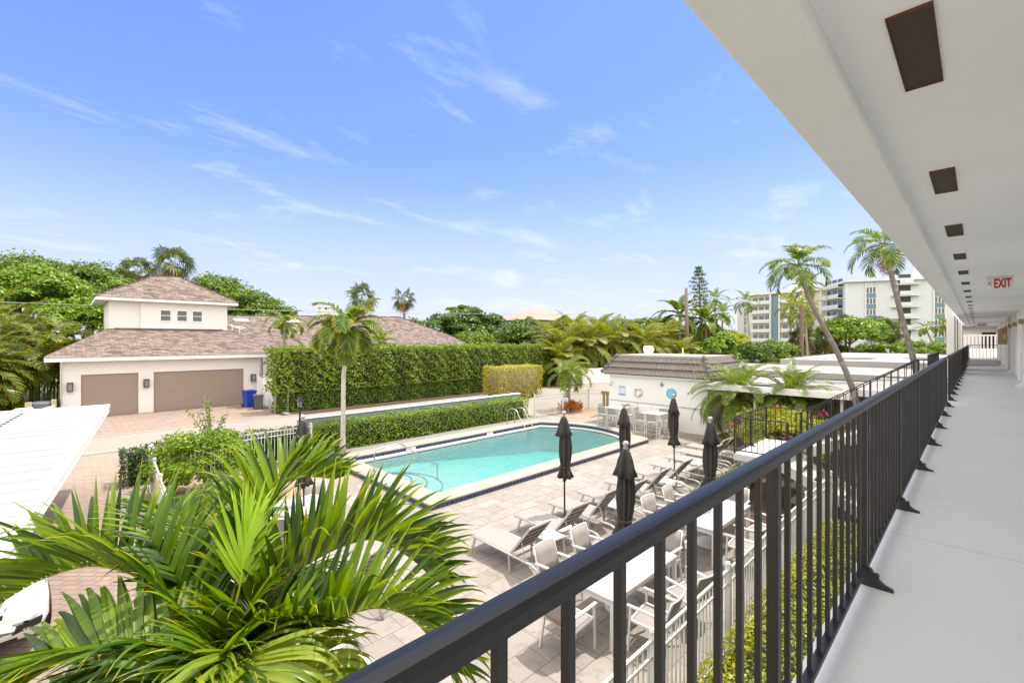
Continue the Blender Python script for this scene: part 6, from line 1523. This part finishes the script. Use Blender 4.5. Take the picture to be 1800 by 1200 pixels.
for i, (x, y, h, dxy, L, lab) in enumerate(((112, 44.3, 14.2, (0, 0), 4.0, 'tall thin coconut palm far behind, right of the pine'), (103, 39.2, 10.2, (0, 0), 3.4, 'thin coconut palm far behind, lower of the distant pair'),
        (120.3, 38.6, 14.2, (6.0, 3.6), 4.4, 'curved coconut palm left of the cream apartment block'), (112.5, 28.3, 12.0, (1, 0.4), 4.4, 'coconut palm before the teal panel of the cream block'),
        (108.5, 26.2, 10.8, (0.8, -0.4), 4.2, 'coconut palm just right of the teal panel, paired with a taller one'), (106, 23.4, 15.0, (-0.5, 0.3), 4.4, 'tall dark coconut palm between the two apartment blocks'), (100, 22.4, 9.6, (0.8, 0.6), 4.0, 'coconut palm with golden crown in front of the cream block'))):
    palm(lab, (x, y, 0), [(dxy[0] * 0.4, dxy[1] * 0.4, h * 0.45), (dxy[0], dxy[1], h)], 0.26, 0.17, fine(15, L, 1.3, -0.6, 1.5, 1.0, 0.22, 18, leafdroop=0.9), leaf='palm_yellowish' if i in (3, 4, 6) else 'palm_leaf', seed=70 + i, group='distant coconut palms', **far_kw)
palm('pair of small blue green palms by the white wall, left one', (136, 7.0, 0), [(0, -0.3, 3), (0.3, 0.8, 6.2)], 0.2, 0.15, fine(11, 3.2, 1.2, -0.2, 2.0, 0.9, 0.22, 16, leafdroop=0.8), seed=81, shaft=0.8)
palm('small blue green palm at the right end of the teal bay facade', (137.8, 4.6, 0), [(0, 0, 3), (0, 0.3, 6.8)], 0.2, 0.15, fine(11, 3.2, 1.2, -0.2, 2.0, 0.9, 0.22, 16, leafdroop=0.8), seed=82, shaft=0.8)
def fan_palm(lab, x, y, h, pet, blade, nf, seed, dead=True, skirt='dead_frond', group='fan palms'):
    r = thing('fan_palm', lab, 'palm', (x, y, 0), group=group); rs = np.random.RandomState(seed)
    b = MB(); b.tube([(0, 0, 0), (0.1, 0, h * 0.5), (0, 0.1, h)], [0.32, 0.24, 0.2], 9); b.build('trunk', 'palm_bark', r, smooth=True)
    V, F = fan_crown(rs, nf, pet, blade); np_obj('crown', V, F, 'fan_leaf', r, loc=(0, 0.1, h))
    if dead: V, F = fan_crown(rs, 9, pet * 0.8, blade * 0.9, el0=-0.8, el1=-1.4); np_obj('dead_skirt', V, F, skirt, r, loc=(0, 0.1, h - 0.2))
    return r
fan_palm('fan palm rising behind the left of the garage roof peak', 7.2, 85.2, 14.4, 1.5, 1.7, 19, 91)
fan_palm('taller fan palm rising behind the garage roof peak', 10.8, 78.9, 15.2, 1.5, 1.7, 21, 92)
fan_palm('second fan palm at the left of the roof peak pair, lower crown', 5.2, 84.0, 12.6, 1.4, 1.6, 16, 93)
fan_palm('fan palm above the slender poolside palm', 30.6, 62.3, 10.6, 1.3, 1.5, 19, 94)
fan_palm('lone fan palm on a thin trunk above the long house roof end', 39.7, 66.0, 11.2, 1.2, 1.35, 19, 95)
fan_palm('bushy fan palm left of the leaning palm, before the apartments', 103.9, 24.2, 5.0, 1.5, 1.9, 22, 96)
fan_palm('bushy fan palm just behind the leaning palm trunk', 106.7, 20.8, 4.8, 1.5, 1.9, 22, 97)
fan_palm('fan palm before the left teal window bay', 126, 14.9, 7.0, 1.6, 2.2, 22, 98)
fan_palm('fan palm beside the other, before the open balconies', 126.5, 13.0, 6.0, 1.5, 2.0, 21, 99)
fan_palm('fan palm top behind the lime green tree', 118, 19.5, 7.2, 1.6, 2.0, 28, 100, dead=False)
# areca palm thicket at the far left: clumps of arching stems
def areca(lab, x, y, hs, L, seed, nst=6):
    r = thing('areca_palm', lab, 'palm', (x, y, 0), group='areca palms left of the garage'); rs = np.random.RandomState(seed); q = MB(); parts = []; As = []
    for k in range(nst):
        a = rs.uniform(0, 6.28); d_ = rs.uniform(0.1, 0.9); h = hs * rs.uniform(0.45, 1.0); bx_, by_ = math.cos(a) * d_, math.sin(a) * d_
        tp = (bx_ * 1.7, by_ * 1.7, h); q.tube([(bx_, by_, 0), (bx_ * 1.2, by_ * 1.2, h * 0.5), tp], [0.06, 0.05, 0.04], 6)
        V, F, A = palm_crown(rs, 9, L * 1.2 * rs.uniform(0.8, 1.1), 1.3, -0.4, 1.75, 20, 0.75, 0.10, vee=0.35, leafdroop=0.8); parts.append((V + np.array(tp), F)); As.append(A)
    q.build('stems', 'crownshaft', r, smooth=True); V, F = join(parts); np_obj('fronds', V, F, 'palm_areca', r, attr=np.concatenate(As))
for i, (x, y, h, L, lab) in enumerate(((-1.6, 42.6, 4.6, 2.5, 'areca palm clump against the left wall of the garage house'), (-3.6, 38.4, 3.6, 2.4, 'fuller areca palm clump behind the pool heater'), (-4.8, 44.0, 5.4, 2.6, 'tall areca palm clump at the far left edge'),
        (-4.6, 39.8, 2.0, 2.0, 'low areca palm behind the pool heater'), (-5.4, 36.6, 3.0, 2.3, 'areca palm clump above the left carport roof'), (-0.9, 47.0, 5.2, 2.5, 'areca palm clump rising by the upper storey wall'), (-6.4, 40.2, 5.2, 2.6, 'yellowing areca palm clump at the left frame edge'), (-3.0, 48.5, 6.2, 2.6, 'rear areca palm clump under the big tree'))):
    areca(lab, x, y, h, L, 110 + i, nst=7)

# ---------------------------------------------------------------- broadleaf trees
def tree(lab, x, y, h, rad, m, seed, clumps=70, rc=None, per=120, leaf=None, name='broadleaf_tree', group=None, low=-0.3):
    r = thing(name, lab, 'tree', (x, y, 0), group=group); rz__ = rad[2]; zc_ = h - rz__ * 1.08
    rs = np.random.RandomState(seed + 1000)
    rc = (rc or rad[0] * 0.27) * 0.85; clumps = int(clumps * 1.3)
    b = MB(); b.tube([(0, 0, 0), (0.1, 0.1, zc_ * 0.5), (0, 0, zc_)], [0.035 * h, 0.028 * h, 0.02 * h], 9)
    for k in range(6):
        a = k * 1.05 + rs.uniform(-0.3, 0.3); e = (rad[0] * 0.6 * math.cos(a), rad[1] * 0.6 * math.sin(a), zc_ + rz__ * rs.uniform(-0.1, 0.6)); b.tube([(0, 0, zc_ * 0.7), (e[0] * 0.4, e[1] * 0.4, zc_ * 0.95), e], [0.016 * h, 0.011 * h, 0.004 * h], 6)
    b.build('trunk', 'bark', r, smooth=True)
    crown_mesh(seed, rad, clumps, rc, per, leaf or 0.32, m, r, z0=zc_, low=low)
    return r
G_T = 'trees behind the houses'
tree('big spreading tree behind the areca palms at the far left', -4.5, 86, 15.6, (7.5, 6, 5.8), 'leaf_tree', 201, 130, 1.8, 130, 0.42, group=G_T)
tree('big round tree behind the areca palms, right of the far left tree', 2.2, 84, 14.6, (6.0, 6, 5.4), 'leaf_tree', 202, 110, 1.7, 130, 0.42, group=G_T)
tree('dense green tree just left of the fan palms', 4.9, 66, 11.2, (3.2, 4, 4.2), 'leaf_tree', 203, 80, 1.2, 130, 0.34, group=G_T)
tree('lime green tree in front of the big trees at the left', -2.4, 62, 11.6, (4.6, 4, 4.6), 'leaf_lime', 204, 90, 1.4, 120, 0.36, group=G_T)
tree('lime green tree beside the upper storey wall', 0.6, 51, 7.8, (2.4, 2.4, 3.2), 'leaf_lime', 205, 60, 0.9, 110, 0.30, group=G_T)
tree('dark tree filling the gap left of the garage house', -7.5, 56, 9.5, (4.5, 4, 4.5), 'leaf_tree_dark', 206, 80, 1.4, 110, 0.36, group=G_T)
tree('tall green tree behind the right of the garage roof', 13.8, 71, 13.4, (4.8, 5, 5.4), 'leaf_tree', 207, 110, 1.5, 130, 0.36, group=G_T)
tree('green tree stepping down right of the tall garage tree', 18.0, 68, 11.2, (4.0, 4, 4.6), 'leaf_tree', 208, 90, 1.3, 120, 0.34, group=G_T)
tree('small airy tree at the right end of the row behind the garage', 21.3, 67, 9.0, (2.7, 3, 3.4), 'leaf_tree', 209, 55, 0.95, 110, 0.30, group=G_T)
for i, (x, y, h, r_, m_, lab) in enumerate(((30.5, 49, 7.0, (3.6, 3, 3.3), 'leaf_tree', 'rounded green tree just right of the long house roof'), (34.0, 46.5, 7.6, (3.6, 3, 3.5), 'leaf_tree_dark', 'dark broadleaf tree right of the long house roof'),
        (37.4, 46, 8.6, (3.3, 3, 4.0), 'leaf_tree_dark', 'taller dark tree in the middle of the wood'), (41.0, 45, 8.0, (3.4, 3, 3.8), 'leaf_tree_dark', 'dark tree in front of the distant tan roof'), (39.0, 50, 9.6, (2.6, 3, 3.0), 'leaf_tree', 'airy tree top standing highest over the dark wood'),
        (44.5, 42.5, 7.6, (3.3, 3, 3.6), 'leaf_tree_dark', 'dark tree left of the coconut palm grove'), (33, 40, 5.6, (3.4, 2.4, 2.6), 'leaf_tree', 'low green tree directly behind the tall hedge'), (38.5, 38.5, 6.2, (3.4, 2.6, 3.0), 'leaf_tree_dark', 'low dark tree behind the right part of the tall hedge'),
        (50, 40, 7.4, (4.0, 3, 3.6), 'leaf_tree_dark', 'dark tree filling in behind the coconut palms'), (57, 37, 7.6, (4.0, 3, 3.6), 'leaf_tree_dark', 'dark tree behind the wooden utility pole'))):
    tree(lab, x, y, h, r_, m_, 220 + i, 60, r_[0] * 0.3, 120, 0.34, group='wood behind the tall hedge', low=-0.7)
for i, (x, y, h, r_, m_, lab) in enumerate(((63.4, 24.7, 5.2, (2.6, 2.4, 2.4), 'leaf_lime', 'yellow green bushy tree right of the wooden utility pole'), (72, 29.0, 6.4, (3.6, 3, 3.0), 'leaf_tree', 'green tree below the tall pine'), (83.8, 29.9, 5.6, (3.0, 3, 2.6), 'leaf_hot', 'bronze and yellow bush left of the gazebo'),
        (90, 33.5, 6.4, (4.0, 3, 3.2), 'leaf_lime', 'pale green tree left of the cream end wing'), (74, 23.5, 4.0, (3.2, 2.5, 1.9), 'leaf_tree_dark', 'low dark shrubbery behind the pool house roof end'), (84, 24.0, 4.2, (3.2, 2.5, 2.0), 'leaf_tree', 'low green shrubbery in front of the gazebo'), (92, 24.4, 3.8, (3.4, 2.5, 1.7), 'leaf_tree', 'low palm like shrubbery right of the gazebo'))):
    tree(lab, x, y, h, r_, m_, 240 + i, 50, r_[0] * 0.3, 90, 0.42, group='shrubby trees before the cream block', low=-0.7)
for i, (x, y, h, r_, lab) in enumerate(((60.0, 34, 7.6, (3.8, 3, 3.6), 'dark tree just left of the wooden utility pole'), (67, 34.5, 8.2, (3.8, 3, 4.0), 'dark tree right behind the wooden utility pole'), (75, 35.5, 7.6, (4, 3, 3.6), 'dark tree under the pine tree'), (52, 33.5, 7.0, (3.4, 3, 3.4), 'dark tree between the grove and the wooden pole'), (84, 36, 7.0, (4.5, 3, 3.4), 'dark tree right of the pine tree'))):
    tree(lab, x, y, h, r_, 'leaf_tree_dark' if i % 2 else 'leaf_tree', 280 + i, 60, r_[0] * 0.3, 100, 0.42, group='wood behind the tall hedge', low=-0.8)
tree('lime green rain tree with a flat spreading crown before the apartments', 110.5, 17.6, 8.4, (6.6, 6, 3.2), 'leaf_lime', 260, 90, 1.7, 120, 0.5, low=-0.2)
tree('low green hedge of palms along the foot of the teal bay facade', 120, 9.0, 4.0, (3, 9, 1.8), 'leaf_lime', 261, 70, 1.2, 80, 0.5, low=-0.6, name='shrub_row')
tree('green shrubbery at the foot of the cream block behind the street light', 112, 23.0, 3.2, (4, 7, 1.5), 'leaf_tree', 262, 60, 1.1, 80, 0.5, low=-0.6, name='shrub_row')
# Norfolk pine: open tiers of needled branches
npn = thing('pine_tree', 'tall dark pine with thin open tiers of branches against the sky', 'tree', (94.3, 40.7, 0)); rs = np.random.RandomState(300)
q = MB(); q.tube([(0.6, -0.9, 0), (0.2, -0.3, 10), (0, 0, 20.2)], [0.4, 0.3, 0.05], 8); q.build('trunk', 'bark', npn, smooth=True)
q = MB(); Ps, Ns = [], []
for k in range(17):
    z = 7.5 + k * 0.74; L_ = 2.3 * min(1.0, (20.6 - z) / 5.5 + 0.12); off = (0.25 * (1 - z / 20), -0.35 * (1 - z / 20))
    for j in range(5):
        a = j * 1.257 + k * 0.5 + rs.normal(0, 0.15); l_ = L_ * rs.uniform(0.6, 1.0); e = (off[0] + l_ * math.cos(a), off[1] + l_ * math.sin(a), z + l_ * 0.10)
        q.tube([(off[0], off[1], z), e], [0.05, 0.015], 4)
        for f in np.linspace(0.4, 1.0, 14):
            for _ in range(3): Ps.append(np.array([off[0] + (e[0] - off[0]) * f, off[1] + (e[1] - off[1]) * f, z + l_ * 0.1 * f]) + rs.normal(0, 0.16, 3)); Ns.append(rs.normal(0, 1, 3))
q.build('branches', 'bark', npn); V, F = leaves_from(rs, np.array(Ps), unit(np.array(Ns)), 0.34, 0.45); np_obj('needles', V, F, 'leaf_tree_dark', npn)

# ---------------------------------------------------------------- the foreground palm, frond by frond
fg = thing('foreground_palm', 'large bright green palm crown filling the lower left, close to the balcony', 'palm', (0.68, 3.11, 0))
base_fg = np.array([0.68, 3.11, 0.0])
q = MB(); q.tube([(0.03, 0.03, 0), (0.0, 0.0, 1.1), (0, 0, 2.2)], [0.13, 0.10, 0.09], 12); q.build('trunk', 'palm_bark_white', fg, smooth=True)
q = MB(); q.tube([(0, 0, 2.2), (0, 0, 2.38), (0.01, 0.02, 2.52), (0.02, 0.05, 2.64)], [0.085, 0.07, 0.035, 0.012], 12); q.build('crownshaft', 'crownshaft', fg, smooth=True)
def smooth_path(ctrl, n=26):
    P = np.array(ctrl, float); m_ = len(P); out = []
    for t_ in np.linspace(0, m_ - 1, n):
        i = min(m_ - 2, int(t_)); f = t_ - i; p0, p1, p2, p3 = P[max(i - 1, 0)], P[i], P[i + 1], P[min(i + 2, m_ - 1)]
        out.append(0.5 * (2 * p1 + (p2 - p0) * f + (2 * p0 - 5 * p1 + 4 * p2 - p3) * f * f + (3 * p1 - p0 - 3 * p2 + p3) * f ** 3))
    return np.array(out)
def big_frond(seed, ctrl, nl, ll, lw, vee, m='fg_palm', sweep=0.6, leafdroop=0.45, start=0.10, segs=9, up=None, curl=0.0, name='frond', gapfill=1.0, sides=(1, 1)):
    """frond with folded, drooping leaflets (three points across) along a measured rachis"""
    rs = np.random.RandomState(seed); pts = smooth_path(ctrl) - base_fg
    seg = np.linalg.norm(np.diff(pts, axis=0), axis=1); cum = np.concatenate([[0], np.cumsum(seg)]); tot = cum[-1]
    T = unit(np.gradient(pts, axis=0)); up0 = np.array([0, 0, 1.0] if up is None else up, float)
    S = unit(np.cross(T, np.tile(up0, (len(pts), 1)))); U = np.cross(S, T)
    Vs, Fs, As, o = [], [], [], 0
    rr = 0.011 * (1 - 0.8 * cum / tot)
    for i in range(len(pts)):
        for k in range(6):
            a = k * math.pi / 3; Vs.append(pts[i] + (S[i] * math.cos(a) + U[i] * math.sin(a)) * rr[i]); As.append(0.45)
    for i in range(len(pts) - 1):
        for k in range(6): Fs.append((i * 6 + k, i * 6 + (k + 1) % 6, (i + 1) * 6 + (k + 1) % 6, (i + 1) * 6 + k))
    o = len(Vs)
    for i in range(nl):
        f = start + (1 - start) * (i + 0.5) / nl; s = f * tot
        q_ = np.array([np.interp(s, cum, pts[:, a]) for a in range(3)]); t = np.array([np.interp(s, cum, T[:, a]) for a in range(3)]); t /= np.linalg.norm(t)
        sd = np.array([np.interp(s, cum, S[:, a]) for a in range(3)]); sd /= np.linalg.norm(sd); u = np.cross(sd, t)
        g = (f - start) / (1 - start); env = (math.sin(math.pi * (0.14 + 0.80 * g))) ** 0.55
        for sg in (-1, 1):
            if not sides[0 if sg < 0 else 1]: continue
            sw = sweep * (0.65 + 0.75 * g) + rs.normal(0, 0.06); ve = (vee[0 if sg < 0 else 1] if isinstance(vee, tuple) else vee) + rs.normal(0, 0.09)
            d = t * math.sin(sw) + sd * sg * math.cos(sw) * math.cos(ve) + u * math.cos(sw) * math.sin(ve); d /= np.linalg.norm(d)
            L_ = ll * env * rs.uniform(0.86, 1.1); w = lw * (0.6 + 0.4 * env) * rs.uniform(0.85, 1.15)
            nrm = u * math.cos(ve) - sd * sg * math.sin(ve)
            tw = rs.normal(0, 0.25)
            pp = q_ + t * rs.normal(0, 0.004); ld = leafdroop * rs.uniform(0.4, 1.7); kink = rs.uniform(0.45, 0.9) if rs.rand() < 0.35 + curl else 2
            dd = d.copy(); tipy = rs.uniform(0.90, 0.995) - (0.3 if rs.rand() < 0.10 else 0)
            for k in range(segs + 1):
                x = k / segs
                wd = np.cross(dd, nrm); wd /= np.linalg.norm(wd) + 1e-9; n2 = np.cross(wd, dd)
                a_ = tw * x; wd2 = wd * math.cos(a_) + n2 * math.sin(a_); n3 = np.cross(wd2, dd)
                ww = w * min(1, 0.42 + 2.2 * x) * (1 if x < 0.4 else max(0.03, 1 - ((x - 0.4) / 0.6) ** 1.25))
                fold_ = 0.28 * ww
                Vs += [pp - wd2 * ww / 2 + n3 * fold_ * 0.5, pp - n3 * fold_ * 0.35, pp + wd2 * ww / 2 + n3 * fold_ * 0.5]
                ta = max(0, (x - tipy) / (1 - tipy)) if x > tipy else 0.0
                As += [ta, max(ta, 0.06 * (x < 0.5)), ta]
                bend = ld * x * 0.55 + (1.5 * rs.uniform(0.7, 1.2) if x > kink else 0) * 0.35
                dd = dd + np.array([0, 0, -1.0]) * bend * (1.6 / segs * 3) ; dd /= np.linalg.norm(dd)
                nrm = np.cross(wd, dd); nrm = nrm if nrm[2] > 0 or abs(nrm[2]) < 0.3 else nrm
                nrm = np.cross(wd, dd) if np.dot(np.cross(wd, dd), n2) > 0 else -np.cross(wd, dd)
                pp = pp + dd * L_ / segs
                if k:
                    b0 = o + 3 * (k - 1); b1 = o + 3 * k
                    Fs += [(b0, b0 + 1, b1 + 1, b1), (b0 + 1, b0 + 2, b1 + 2, b1 + 1)]
            o += 3 * (segs + 1)
    ob = np_obj(name, np.array(Vs), np.array(Fs), m, fg, attr=np.array(As), smooth=True)
    return ob
FR = {
'f1': [(0.68, 3.15, 2.52), (0.56, 3.3, 2.66), (0.46, 3.53, 2.78), (0.37, 3.69, 2.85), (0.26, 3.88, 2.90), (0.11, 4.09, 2.91), (-0.05, 4.24, 2.86), (-0.19, 4.36, 2.78), (-0.36, 4.48, 2.64)],
'f3': [(0.68, 3.15, 2.55), (0.75, 3.3, 2.78), (0.89, 3.5, 3.0), (1.05, 3.68, 3.18), (1.2, 3.76, 3.28), (1.38, 3.72, 3.31), (1.56, 3.64, 3.27)],
'f4': [(0.70, 3.15, 2.55), (0.8, 3.21, 2.68), (0.96, 3.19, 2.8), (1.14, 3.15, 2.89), (1.34, 3.1, 2.96), (1.52, 2.99, 3.0), (1.62, 2.89, 2.96), (1.72, 2.72, 2.87), (1.79, 2.58, 2.76)],
'f5': [(0.70, 3.08, 2.5), (0.76, 2.97, 2.58), (0.91, 2.82, 2.66), (1.09, 2.68, 2.73), (1.26, 2.55, 2.80), (1.37, 2.45, 2.80), (1.46, 2.34, 2.75), (1.52, 2.22, 2.65), (1.56, 2.11, 2.52)],
'f7': [(0.66, 3.1, 2.5), (0.53, 3.05, 2.62), (0.36, 3.14, 2.72), (0.18, 3.25, 2.75), (0.01, 3.35, 2.72), (-0.16, 3.45, 2.62), (-0.32, 3.53, 2.48)],
'f8': [(0.66, 3.18, 2.55), (0.63, 3.36, 2.66), (0.61, 3.6, 2.83), (0.60, 3.84, 2.97), (0.60, 4.08, 3.05), (0.60, 4.30, 3.08), (0.58, 4.5, 3.05)],
'f6': [(0.68, 3.02, 2.5), (0.66, 2.88, 2.66), (0.66, 2.70, 2.76), (0.66, 2.52, 2.78), (0.66, 2.38, 2.70), (0.67, 2.28, 2.56)],
'f9': [(0.70, 3.05, 2.48), (0.76, 2.86, 2.60), (0.84, 2.66, 2.66), (0.92, 2.48, 2.64), (1.0, 2.33, 2.54)],
'f10': [(0.66, 3.05, 2.48), (0.57, 2.90, 2.62), (0.44, 2.80, 2.70), (0.30, 2.75, 2.68), (0.18, 2.72, 2.58)],
'f11': [(0.70, 3.15, 2.5), (0.85, 3.35, 2.60), (1.05, 3.5, 2.64), (1.25, 3.6, 2.60), (1.42, 3.66, 2.48)],
}
big_frond(401, FR['f1'], 56, 0.70, 0.056, (1.0, 1.15), leafdroop=0.30, sweep=0.42)
big_frond(402, FR['f3'], 50, 0.58, 0.042, (1.05, 0.95), leafdroop=0.32, start=0.22, sweep=0.5)
big_frond(403, FR['f4'], 60, 0.62, 0.044, (1.1, 1.0), leafdroop=0.30, start=0.15, sweep=0.5)
big_frond(404, FR['f5'], 58, 0.58, 0.038, (1.05, 0.95), leafdroop=0.42, start=0.12, sweep=0.55)
big_frond(405, FR['f7'], 52, 0.56, 0.048, (0.55, 0.6), leafdroop=0.5, sweep=0.6)
big_frond(406, FR['f8'], 56, 0.60, 0.048, 0.5, leafdroop=0.45, start=0.2)
big_frond(407, FR['f6'], 40, 0.52, 0.042, 0.35, m='fg_curl', leafdroop=1.0, curl=0.5)
big_frond(408, FR['f9'], 42, 0.50, 0.040, 0.4, m='fg_curl', leafdroop=0.9, curl=0.4)
big_frond(409, FR['f10'], 46, 0.57, 0.046, 0.4, leafdroop=0.7, curl=0.1)
big_frond(410, FR['f11'], 44, 0.54, 0.044, 0.45, leafdroop=0.5)
# the young spear opening in the middle: narrow pale leaflets fanned from a stalk
LOW = [[(0.66, 3.05, 2.40), (0.48, 3.05, 2.45), (0.28, 3.0, 2.42), (0.10, 2.95, 2.30), (-0.08, 2.92, 2.12)], [(0.64, 3.15, 2.40), (0.45, 3.35, 2.50), (0.25, 3.55, 2.50), (0.05, 3.72, 2.40), (-0.15, 3.85, 2.22)],
       [(0.72, 3.05, 2.38), (0.92, 2.95, 2.42), (1.14, 2.86, 2.40), (1.34, 2.78, 2.28), (1.5, 2.72, 2.1)], [(0.70, 3.2, 2.40), (0.72, 3.45, 2.50), (0.76, 3.72, 2.52), (0.80, 3.98, 2.44), (0.84, 4.2, 2.28)],
       [(0.66, 3.0, 2.40), (0.58, 2.82, 2.46), (0.50, 2.62, 2.44), (0.42, 2.45, 2.32), (0.34, 2.30, 2.12)], [(0.72, 3.0, 2.40), (0.80, 2.82, 2.45), (0.90, 2.62, 2.42), (0.98, 2.46, 2.30), (1.06, 2.32, 2.12)],
       [(0.62, 3.1, 2.35), (0.40, 3.15, 2.38), (0.2, 3.22, 2.30), (0.0, 3.3, 2.14), (-0.15, 3.36, 1.92)]]
for k_, c_ in enumerate(LOW):
    if k_ in (2, 5): continue
    big_frond(420 + k_, c_, 46, 0.58, 0.048, 0.3, leafdroop=0.6, curl=0.05)
for k_, c_ in enumerate(([(0.68, 3.0, 2.45), (0.66, 2.9, 2.6), (0.60, 2.8, 2.70), (0.52, 2.7, 2.74), (0.42, 2.6, 2.70)], [(0.72, 3.02, 2.45), (0.78, 2.93, 2.6), (0.86, 2.84, 2.70), (0.96, 2.76, 2.74), (1.08, 2.68, 2.70)], [(0.70, 3.1, 2.45), (0.71, 3.06, 2.58), (0.71, 3.0, 2.70), (0.71, 2.93, 2.80), (0.71, 2.86, 2.86)])):
    big_frond(440 + k_, c_, 40, 0.44, 0.040, 0.75, leafdroop=0.45, sweep=0.7)
SPc = [(0.70, 3.14, 2.55), (0.73, 3.21, 2.70), (0.77, 3.23, 2.84), (0.80, 3.27, 2.96), (0.83, 3.33, 3.06), (0.85, 3.38, 3.14)]
big_frond(411, SPc, 17, 0.52, 0.030, 0.2, m='fg_spear', sweep=1.28, leafdroop=0.05, start=0.5, name='young_frond')
